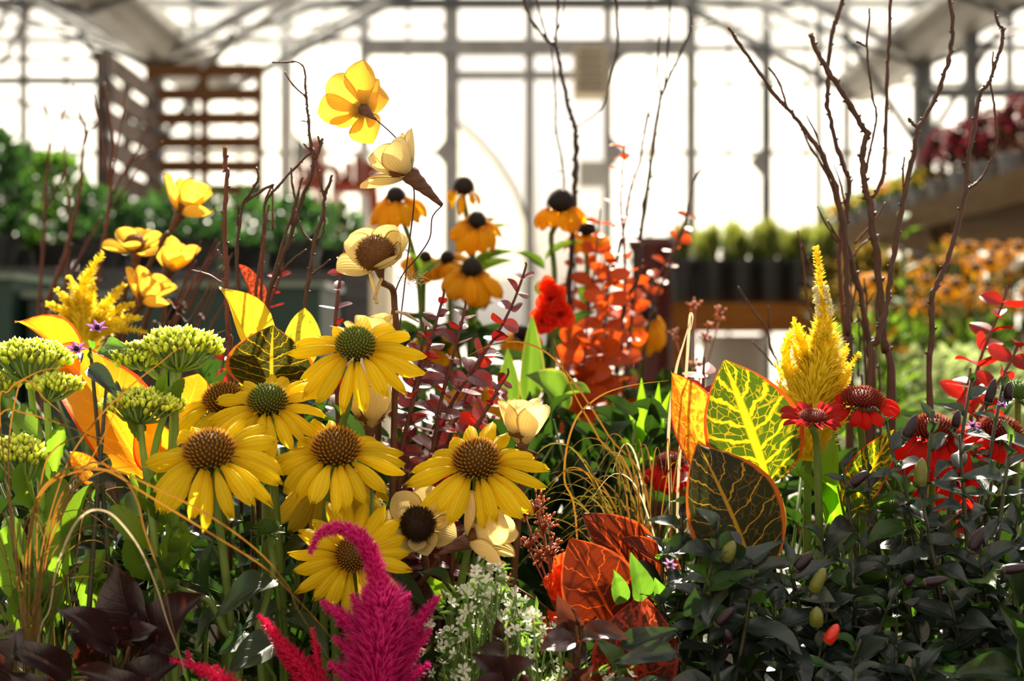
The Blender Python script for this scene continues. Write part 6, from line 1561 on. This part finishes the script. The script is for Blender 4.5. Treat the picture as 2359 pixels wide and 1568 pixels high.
def filler(label, clumps, foot, d, seed, nf, nl):
    rg = random.Random(seed); base = ground_pt(P(foot[0], foot[1], d))
    t = thing('white_euphorbia', label, 'plant', base); st = MB()
    for k in range(nf):
        cx, cy, rx, ry = clumps[k % len(clumps)]
        an, q = rg.uniform(0, 6.28), math.sqrt(rg.random())
        p = P(cx + cos(an) * q * rx, cy + sin(an) * q * ry, d + rg.uniform(-.04, .05))
        r = S(rg.uniform(12, 18), d)
        obj('floret', WF, t, axis_frame(p, (rg.uniform(-.8, .8), rg.uniform(-1, .2), rg.uniform(0.2, 1))) @ Sc(r, r, r))
        if k % 2 == 0:
            m_ = base.lerp(p, 0.75) + V(rg.uniform(-.02, .02), rg.uniform(-.02, .02), 0)
            st.tube([p, m_, base], [0.0006, 0.0009, 0.0015], 4)
    for k in range(nl):
        cx, cy, rx, ry = clumps[k % len(clumps)]
        an, q = rg.uniform(0, 6.28), math.sqrt(rg.random())
        p = P(cx + cos(an) * q * rx * 1.05, cy + 12 + sin(an) * q * ry * 1.05, d + rg.uniform(-.04, .06)); w = rg.uniform(0, 6.28)
        L = S(rg.uniform(22, 42), d)
        put_leaf(t, ELF, p, p + V(cos(w), rg.uniform(-.5, .5), sin(w) * .8 + .2).normalized() * L, L * 0.28, (rg.uniform(-.5, .5), -0.8, 0.6))
    st.obj('stems', stem_col, t)
    return t
filler('airy euphorbia with tiny white flowers beside the magenta celosia', [(1060, 1420, 80, 70), (1110, 1385, 90, 55), (1190, 1420, 60, 50), (1130, 1330, 45, 45), (1040, 1510, 60, 60)], (1080, 1650), 1.0, 1, 110, 150)
filler('airy white euphorbia at the front below the plum shoot', [(1230, 1500, 80, 70), (1200, 1450, 60, 50), (1330, 1560, 80, 50), (1130, 1550, 70, 40), (1420, 1560, 40, 30)], (1220, 1700), 0.99, 2, 120, 130)

# bright and dark single-leaf plants between
brightm = leaf_mat('bright_green_leaf', (0.09, 0.22, 0.015), (0.13, 0.28, 0.02), (0.24, 0.48, 0.01), 0.48, 0.35, 0.5, (0.20, 0.42, 0.06), 0.04, 6, 1.5, 0.03, 0.4)
BG = [leaf_mesh('lance', brightm, bend=0.8, fold=0.35, wave=0.3, nu=6, nv=10, seed=s) for s in (1, 2)]
leafplant('green_leaf_plant', 'plant with glowing green pointed leaves over the white flowers', (1060, 1480), 1.07, [(1050, 1382, 1252, 1352, 66, 0), (1010, 1400, 960, 1330, 50, 0.01), (1030, 1400, 1090, 1420, 44, 0.0)], BG, stem_col)
leafplant('green_leaf_plant', 'plant with deep green ribbed leaves under the red coneflowers', (1960, 1250), 1.14, [(1930, 1120, 1945, 980, 66, 0), (1960, 1150, 1985, 1040, 60, 0.01), (1900, 1200, 1830, 1080, 60, 0.02), (1920, 1200, 1890, 1040, 60, 0.03)], BG, stem_col)
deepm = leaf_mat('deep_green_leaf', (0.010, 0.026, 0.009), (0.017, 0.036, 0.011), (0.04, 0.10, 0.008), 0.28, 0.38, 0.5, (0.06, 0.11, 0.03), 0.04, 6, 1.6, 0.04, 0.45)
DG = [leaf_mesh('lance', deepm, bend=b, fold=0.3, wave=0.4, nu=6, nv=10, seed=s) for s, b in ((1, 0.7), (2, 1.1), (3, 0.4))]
leafplant('green_leaf_plant', 'broad deep green leaves at the planter edge under purple fruits', (2330, 1640), 1.0, [(2330, 1560, 2240, 1500, 80, 0), (2340, 1560, 2180, 1560, 80, -0.02), (2350, 1560, 2330, 1420, 90, 0.0), (2300, 1600, 2150, 1540, 70, -0.02), (2340, 1400, 2290, 1290, 80, 0.04), (2380, 1330, 2330, 1150, 90, 0.05), (2360, 1500, 2300, 1380, 80, 0.03), (2380, 1560, 2365, 1450, 80, 0)], DG, stem_col)
def fillbush(label, foot, d, n, x0, x1, y0, y1, seed, lenp=(70, 130)):
    rg = random.Random(seed); lv = []
    for k in range(n):
        x = rg.uniform(x0, x1); y = rg.uniform(y0, y1); w = rg.uniform(0, 6.28); L = rg.uniform(*lenp)
        lv.append((x, y, x + cos(w) * L, y - abs(sin(w)) * L * 0.8, L * 0.38, rg.uniform(-.05, .08)))
    return leafplant('leafy_filler', label, foot, d, lv, DG, stem_col)
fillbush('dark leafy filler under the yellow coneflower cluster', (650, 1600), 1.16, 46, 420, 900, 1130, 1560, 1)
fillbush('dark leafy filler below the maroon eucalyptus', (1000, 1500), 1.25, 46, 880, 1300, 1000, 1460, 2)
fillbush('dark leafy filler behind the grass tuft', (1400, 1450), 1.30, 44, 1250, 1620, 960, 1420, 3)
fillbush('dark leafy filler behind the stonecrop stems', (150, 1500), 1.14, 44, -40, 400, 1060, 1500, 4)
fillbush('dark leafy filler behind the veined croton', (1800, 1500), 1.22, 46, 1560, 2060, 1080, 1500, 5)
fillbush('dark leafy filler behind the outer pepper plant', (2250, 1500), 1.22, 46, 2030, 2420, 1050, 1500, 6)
fillbush('green leafy filler at the foot of the susans', (1120, 1150), 1.60, 40, 900, 1320, 760, 1080, 7, (80, 130))
fillbush('green leafy filler at the foot of the rust sprays', (1400, 1150), 1.66, 40, 1250, 1560, 880, 1120, 8, (80, 130))
fillbush('green leafy filler below the yellow celosia spikes', (220, 1150), 1.45, 40, 0, 480, 860, 1120, 9, (80, 130))
fillbush('green leafy filler beneath the croton and crooked twigs', (640, 1200), 1.32, 40, 440, 880, 900, 1160, 10, (80, 130))
fillbush('green leafy filler below the bare branches', (2000, 1250), 1.42, 40, 1780, 2350, 960, 1180, 11, (80, 120))
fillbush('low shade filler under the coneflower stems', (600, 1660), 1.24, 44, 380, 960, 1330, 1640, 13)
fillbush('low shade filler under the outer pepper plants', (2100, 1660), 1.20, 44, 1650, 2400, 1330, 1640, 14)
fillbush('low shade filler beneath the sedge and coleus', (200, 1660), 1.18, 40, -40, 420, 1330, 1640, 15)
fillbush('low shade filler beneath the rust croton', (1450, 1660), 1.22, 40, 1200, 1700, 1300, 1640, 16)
fillbush('dark broad-leaved filler between maroon eucalyptus and sedge', (1280, 1500), 1.34, 80, 1120, 1480, 1000, 1400, 17, (110, 170))
fillbush('dark broad-leaved filler behind the yellow coneflowers', (760, 1500), 1.30, 80, 480, 1060, 980, 1400, 18, (110, 170))
fillbush('dark broad-leaved filler behind the pepper and croton', (1850, 1500), 1.36, 80, 1600, 2360, 1090, 1450, 19, (110, 170))
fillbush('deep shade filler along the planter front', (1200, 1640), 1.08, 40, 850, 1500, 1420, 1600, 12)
spearm = [leaf_mesh('lance', brightm, bend=0.2, fold=0.3, nu=4, nv=8, seed=5)]
leafplant('green_leaf_plant', 'upright spear-leaved green plant beside the tall grass blade', (1490, 1080), 1.34, [(1490, 1060, 1478, 870, 44, 0), (1500, 1060, 1518, 880, 40, 0.01), (1480, 1060, 1440, 930, 40, 0.01), (1510, 1060, 1545, 900, 40, 0), (1470, 1080, 1400, 960, 60, 0.02)], spearm, stem_col)

# vivid red fringe beside the rust croton
rf = thing('red_celosia', 'vivid orange-red ruffled celosia crest beside the rust croton', 'flower', ground_pt(P(1300, 1400, 1.08)))
crest = petal_mat('crest_petal', (0.75, 0.07, 0.015), (0.5, 0.03, 0.01), (1.0, 0.14, 0.02), 0.5, 4)
cm2 = [leaf_mesh('spatula', crest, bend=0.5, wave=2.0, ser=0.3, nu=6, nv=12, seed=s, name='frill') for s in (1, 2)]
for k, (bx_, by_, tx, ty, w) in enumerate([(1318, 1365, 1300, 1270, 70), (1310, 1360, 1255, 1335, 50), (1315, 1370, 1290, 1300, 60), (1320, 1372, 1265, 1365, 44), (1330, 1480, 1230, 1420, 70), (1330, 1480, 1260, 1410, 60)]):
    put_leaf(rf, cm2[k % 2], P(bx_, by_, 1.08), P(tx, ty, 1.07), S(w, 1.07), (0, -1, 0.3), 'frill')
stem_tube([P(1318, 1370, 1.08), P(1320, 1450, 1.08), ground_pt(P(1300, 1400, 1.08))], 0.003, 0.004).obj('stem', stem_col, rf)

# salmon bud clusters
sal = grad_mat('salmon_buds', [(0.0, (0.50, 0.14, 0.06)), (0.6, (0.62, 0.20, 0.08)), (1.0, (0.85, 0.55, 0.35))], tfac=0.35)
sal_s = plain_mat('salmon_stem', (0.22, 0.05, 0.04), (0.28, 0.08, 0.05), 60, 0.5)
def salmon(label, heads, foot, d, seed):
    rg = random.Random(seed); base = ground_pt(P(foot[0], foot[1], d))
    t = thing('salmon_bud_spray', label, 'flower', base); st = MB(); f0 = P(foot[0], foot[1], d)
    for (x, y, r) in heads:
        c = P(x, y, d); mb = MB()
        for k in range(int(r * 1.1)):
            v_ = V(rg.gauss(0, 1), rg.gauss(0, 1), rg.gauss(0, 1)).normalized(); p = c + v_ * S(r, d) * rg.uniform(0.2, 1)
            mb.bud(p, p + (v_ + V(0, 0, 0.4)).normalized() * S(13, d), S(3.6, d), 4); st.tube([c - V(0, 0, S(r * .6, d)), p], 0.0005, 4)
        mb.obj('bud_cluster', sal, t); st.tube([c - V(0, 0, S(r * .6, d)), c.lerp(f0, 0.5), f0], 0.0008, 4)
    st.tube([f0, base], 0.0012, 5); st.obj('stalks', sal_s, t)
salmon('salmon pink bud spray between the coneflower and the grass', [(1238, 1160, 26), (1252, 1205, 30), (1218, 1250, 28), (1268, 1262, 30), (1245, 1280, 20), (1210, 1180, 14), (1175, 1335, 14), (1270, 1340, 16)], (1285, 1420), 1.10, 1)
salmon('blurred salmon bud spray before the white tub', [(1600, 700, 10), (1660, 722, 10), (1630, 755, 10), (1625, 780, 12), (1555, 770, 9), (1600, 840, 10)], (1600, 950), 1.5, 2)

# ------------------------------------------------------------------ grasses
gold = leaf_mat('bronze_blade', (0.17, 0.075, 0.012), (0.23, 0.11, 0.02), (0.26, 0.115, 0.01), 0.35, 0.4, 0.4)
greeny = leaf_mat('olive_blade', (0.08, 0.07, 0.015), (0.12, 0.09, 0.02), (0.17, 0.13, 0.015), 0.35, 0.5, 0.3)
browny = leaf_mat('brown_blade', (0.07, 0.04, 0.015), (0.11, 0.06, 0.02), (0.22, 0.11, 0.02), 0.35, 0.4, 0.5)
strawm = leaf_mat('straw_blade', (0.55, 0.42, 0.26), (0.66, 0.52, 0.34), (0.75, 0.60, 0.36), 0.35, 0.45, 0.4)
def blade(root, pts, w, mat, k=6):
    sp = [p for p, _ in smooth_path([(p, 0) for p in pts], k)]
    n = len(sp); vs, fs, uv = [], [], []
    for i, p in enumerate(sp):
        tn = (sp[min(i + 1, n - 1)] - sp[max(i - 1, 0)]).normalized()
        s_ = tn.cross(V(0.15, 1, 0.25)).normalized(); up_ = s_.cross(tn)
        f = min(1.0, 0.55 + 2 * i / n) * min(1.0, (n - 1 - i) / (n * 0.45) + 0.12)
        vs += [p - s_ * w * f, p - up_ * w * f * 0.5, p + s_ * w * f]; uv += [(0, i / n), (.5, i / n), (1, i / n)]
    for i in range(n - 1):
        a = 3 * i
        fs += [(a, a + 1, a + 4, a + 3), (a + 1, a + 2, a + 5, a + 4)]
    mb = MB(); mb.add(vs, fs, uv)
    return mb.obj('blade', mat, root)
gA = thing('bronze_sedge', 'bronze sedge with long arching golden blades across the coneflowers', 'grass', ground_pt(P(70, 1500, 0.97)))
foot = (75, 1540)
ARC = [[(60, 1290), (85, 1150), (130, 1095), (170, 1076), (250, 1085), (340, 1140), (480, 1225), (600, 1300), (665, 1360), (740, 1440), (785, 1500)], [(70, 1250), (100, 1130), (180, 1085), (270, 1085), (330, 1110), (470, 1180), (590, 1265), (660, 1345), (690, 1410), (790, 1568)],
       [(120, 1200), (190, 1080), (235, 1068), (280, 1095), (315, 1150), (330, 1210), (350, 1270), (375, 1340), (395, 1430), (420, 1540)], [(115, 1400), (130, 1310), (165, 1220), (200, 1180), (235, 1175), (270, 1195), (320, 1260), (360, 1350), (385, 1430), (415, 1510), (430, 1568)],
       [(-60, 1100), (0, 955), (60, 952), (150, 980), (220, 1010), (270, 1050), (320, 1095)], [(0, 970), (20, 900), (60, 870), (110, 850), (190, 845)], [(20, 1100), (40, 900), (70, 880), (100, 915), (140, 950), (162, 975)], [(90, 1300), (150, 1080), (220, 970), (300, 890), (370, 835), (420, 798), (520, 760)],
       [(100, 1300), (120, 1240), (170, 1130), (230, 1020), (275, 920), (295, 840)], [(85, 1250), (95, 1110), (120, 1040), (180, 1005), (230, 1008), (275, 1020)], [(105, 1300), (130, 1180), (180, 1110), (240, 1060), (310, 1025)], [(95, 1350), (110, 1250), (150, 1160), (205, 1100), (290, 1075), (370, 1080)]]
for k, a in enumerate(ARC):
    pts = [P(foot[0] + (k % 5 - 2) * 8, foot[1], 0.97)] + [P(q[0], q[1], 0.965 - (0.065 if k < 4 else 0.02) * math.sin(min(1.57, i / len(a) * 3))) for i, q in enumerate(a)]
    blade(gA, [ground_pt(pts[0])] + pts, S(2.6 if k < 4 else 1.9, 0.97), gold if k % 3 else (strawm if k == 3 else gold))
rg = random.Random(31)
for k in range(24):
    x0 = foot[0] + rg.uniform(-70, 90); ax = rg.uniform(-110, 150); h = rg.uniform(180, 420); bend_ = rg.uniform(0.3, 1.3) * (1 if ax > 0 else -1)
    dz = rg.uniform(-.03, .05)
    pts = [P(x0, 1540, 0.98 + dz), P(x0 + ax * 0.35, 1540 - h * 0.5, 0.98 + dz), P(x0 + ax * 0.8, 1540 - h * 0.9, 0.97 + dz), P(x0 + ax * 1.3 + 30 * bend_, 1540 - h * 1.02, 0.96 + dz), P(x0 + ax * 1.7 + 70 * bend_, 1540 - h * 0.86, 0.95 + dz)]
    blade(gA, [ground_pt(pts[0])] + pts, S(rg.uniform(1.2, 2.1), 0.97), (browny, browny, greeny, browny, gold)[k % 5], 5)
gB = thing('bronze_sedge', 'tuft of bronze sedge between the rust croton and tulip-shaped flower', 'grass', ground_pt(P(1500, 1500, 1.14)))
for k in range(60):
    x0 = 1500 + rg.uniform(-60, 60); side = rg.uniform(-1, 0.28); h = rg.uniform(200, 440); dz = rg.uniform(-.06, .08)
    rx = side * rg.uniform(140, 330)
    pts = [P(x0, 1420, 1.15 + dz), P(x0 + rx * 0.18, 1420 - h * 0.45, 1.15 + dz), P(x0 + rx * 0.5, 1420 - h * 0.88, 1.14 + dz), P(x0 + rx * 0.85, 1420 - h * 0.98, 1.13 + dz), P(x0 + rx * 1.2, 1420 - h * 0.80, 1.12 + dz)]
    blade(gB, [ground_pt(pts[0])] + pts, S(rg.uniform(1.2, 2.2), 1.15), (greeny, browny, greeny, gold, browny)[k % 5] if k % 11 else strawm, 5)
for a in ([(1560, 1200), (1575, 950), (1586, 780), (1590, 724), (1596, 730), (1592, 760)], [(1545, 1200), (1540, 1000), (1556, 860), (1575, 790), (1592, 730)]):
    blade(gB, [ground_pt(P(a[0][0], 1400, 1.16))] + [P(q[0], q[1], 1.16) for q in a], S(3.4, 1.16), strawm)
for a in ([(1330, 1250), (1300, 1100), (1320, 980), (1370, 920), (1440, 890), (1540, 876)], [(1500, 1200), (1400, 1000), (1290, 840), (1210, 790), (1130, 795), (1060, 830)], [(1480, 1200), (1380, 1010), (1320, 900), (1275, 780)]):
    blade(gB, [ground_pt(P(a[0][0], 1400, 1.16))] + [P(q[0], q[1], 1.14) for q in a], S(2.4, 1.16), gold)
# pale jute shreds caught on the wooden flower
ju = thing('jute_shreds', 'pale jute shreds snagged under the brown-centred wooden flower', 'fibre', P(940, 640, 1.06))
mb = MB(); r_ = random.Random(6)
for (cx, cy) in ((955, 640),):
    for k in range(26):
        p = P(cx + r_.uniform(-22, 14), cy + r_.uniform(-12, 12), 1.06); q = p + V(r_.uniform(-.012, .012), r_.uniform(-.004, .004), r_.uniform(-.005, .005))
        mb.tube([p, p.lerp(q, .5) + V(0, 0, r_.uniform(-.004, .004)), q], 0.00022, 3)
mb.obj('shred', strawm, ju)
MB().tube([P(912, 718, 1.07), P(935, 722, 1.06), P(965, 742, 1.06)], [0.001, 0.0016, 0.0005], 5).obj('shred', strawm, ju)
for a in ([(852, 630), (862, 665), (868, 700)], [(880, 640), (868, 668), (862, 690)]):
    MB().tube([P(q[0], q[1], 1.045) for q in a], 0.0012, 4).obj('shred', wd_petal, ju)

# ------------------------------------------------------------------ let neighbouring plants grow past each other instead of through each other
from mathutils.bvhtree import BVHTree
def _settle():
    rg = random.Random(99)
    parts = []
    kids = {o.parent.name for o in SC.objects if o.parent}
    for o in SC.objects:
        if o.type != 'MESH': continue
        r = o
        while r.parent: r = r.parent
        if r.name.startswith('planter_box') or 'category' not in r: continue
        M = WM[o.name]
        me = o.data
        if not (0.6 < M.translation.y < 2.4 and abs(M.translation.x) < 1.3): continue
        co = [M @ v.co for v in me.vertices]
        parts.append({'o': o, 'r': r.name, 'M': M, 'co': co, 'pl': [tuple(p.vertices) for p in me.polygons], 'nm': o.name.split('.')[0], 'rk': r.name.split('.')[0], 'uid': len(parts)})
    CELL = 0.04
    grid = {}
    def box(co): return [min(c[i] for c in co) for i in range(3)] + [max(c[i] for c in co) for i in range(3)]
    def cells(b):
        for x in range(int(b[0] // CELL), int(b[3] // CELL) + 1):
            for y in range(int(b[1] // CELL), int(b[4] // CELL) + 1):
                for z in range(int(b[2] // CELL), int(b[5] // CELL) + 1): yield (x, y, z)
    def insert(p):
        p['b'] = box(p['co']); p['t'] = BVHTree.FromPolygons(p['co'], p['pl'])
        p['cells'] = list(cells(p['b']))
        for c in p['cells']: grid.setdefault(c, set()).add(p['uid'])
    def remove(p):
        for c in p['cells']: grid[c].discard(p['uid'])
    for p in parts: insert(p)
    def hits(p, co=None, first=True, t=None):
        b = box(co) if co else p['b']; t = t or p['t']
        seen = set(); n = 0
        for c in cells(b):
            for u in grid.get(c, ()):
                if u in seen: continue
                seen.add(u); q = parts[u]
                if q['r'] == p['r']: continue
                qb = q['b']
                if b[0] > qb[3] or b[3] < qb[0] or b[1] > qb[4] or b[4] < qb[1] or b[2] > qb[5] or b[5] < qb[2]: continue
                h = t.overlap(q['t'])
                if h:
                    n += len(h)
                    if first: return n
        return n
    LEAFY = ('leaf', 'petal', 'bract', 'floret', 'frill')
    TUBE = ('leaf_stalk', 'stem', 'shoot', 'blade', 'stems', 'stalks')
    def rank(p):
        if p['rk'] in ('croton', 'wooden_flower') or (p['rk'] == 'ornamental_pepper' and p['nm'] == 'petal'): return 9 if p['nm'] in LEAFY else 4
        if p['nm'] in LEAFY:
            return {'leafy_filler': 0, 'ornamental_pepper': 1, 'white_euphorbia': 1, 'coneflower_foliage': 1}.get(p['rk'], 3 if p['nm'] in ('leaf', 'bract', 'floret') else 5)
        if p['nm'] in TUBE and p['rk'] not in ('bare_twig', 'eucalyptus_spray'): return 2 if p['nm'] == 'leaf_stalk' else 4
        return 9
    def move(p, co, M=None):
        remove(p); p['co'] = co
        o = p['o']
        if M is not None:
            p['M'] = M; WM[o.name] = M
            o.matrix_basis = WM[o.parent.name].inverted() @ M
        else:
            inv = p['M'].inverted()
            for v, c in zip(o.data.vertices, co): v.co = inv @ c
            o.data.update()
        insert(p)
    order = sorted((p for p in parts if rank(p) < 9 and p['o'].name not in kids), key=rank)
    for sweep in range(3):
        for p in order:
            if not hits(p): continue
            rk = rank(p); best = (hits(p, first=False), None, None)
            if p['nm'] in LEAFY:
                base = p['M'].translation.copy()
                lim = {0: 1.2, 1: 0.8, 3: 0.45, 5: 0.3}[rk]
                src = [v.co.copy() for v in p['o'].data.vertices]
                for k in range(22):
                    f = (k + 1) / 22
                    ax = V(rg.uniform(-1, 1), rg.uniform(-1, 1), rg.uniform(-1, 1)).normalized()
                    s = 1.0 if k < 10 else (0.85 if k < 16 else (0.7 if rk < 5 else 0.88))
                    M = T(base) @ Matrix.Rotation(rg.uniform(0.3, 1) * lim * f ** 0.5 * rg.choice((-1, 1)), 4, ax) @ T(-base) @ p['M'] @ Sc(s, s, s)
                    co = [M @ c for c in src]
                    n = hits(p, co, False, BVHTree.FromPolygons(co, p['pl']))
                    if n < best[0]: best = (n, co, M)
                    if n == 0: break
                if best[1]: move(p, best[1], best[2])
            else:
                vv = [0.0] * len(p['co'])
                uvl = p['o'].data.uv_layers[0].data
                for l in p['o'].data.loops: vv[l.vertex_index] = uvl[l.index].uv[1]
                if p['nm'] == 'blade': wt = [sin(pi * min(1, x)) for x in vv]
                elif p['nm'] == 'leaf_stalk': wt = [sin(pi * x) for x in vv]
                else: wt = [sin(pi * max(0.0, (x - 0.35) / 0.65)) for x in vv]
                amp0 = {'leaf_stalk': 0.03, 'blade': 0.007}.get(p['nm'], 0.018)
                for k in range(20):
                    a = rg.uniform(0, 6.28); amp = amp0 * (k + 3) / 22
                    off = V(cos(a) * amp, sin(a) * amp, 0)
                    co = [c + off * w for c, w in zip(p['co'], wt)]
                    n = hits(p, co, False, BVHTree.FromPolygons(co, p['pl']))
                    if n < best[0]: best = (n, co, None)
                    if n == 0: break
                if best[1]: move(p, best[1])
_settle()
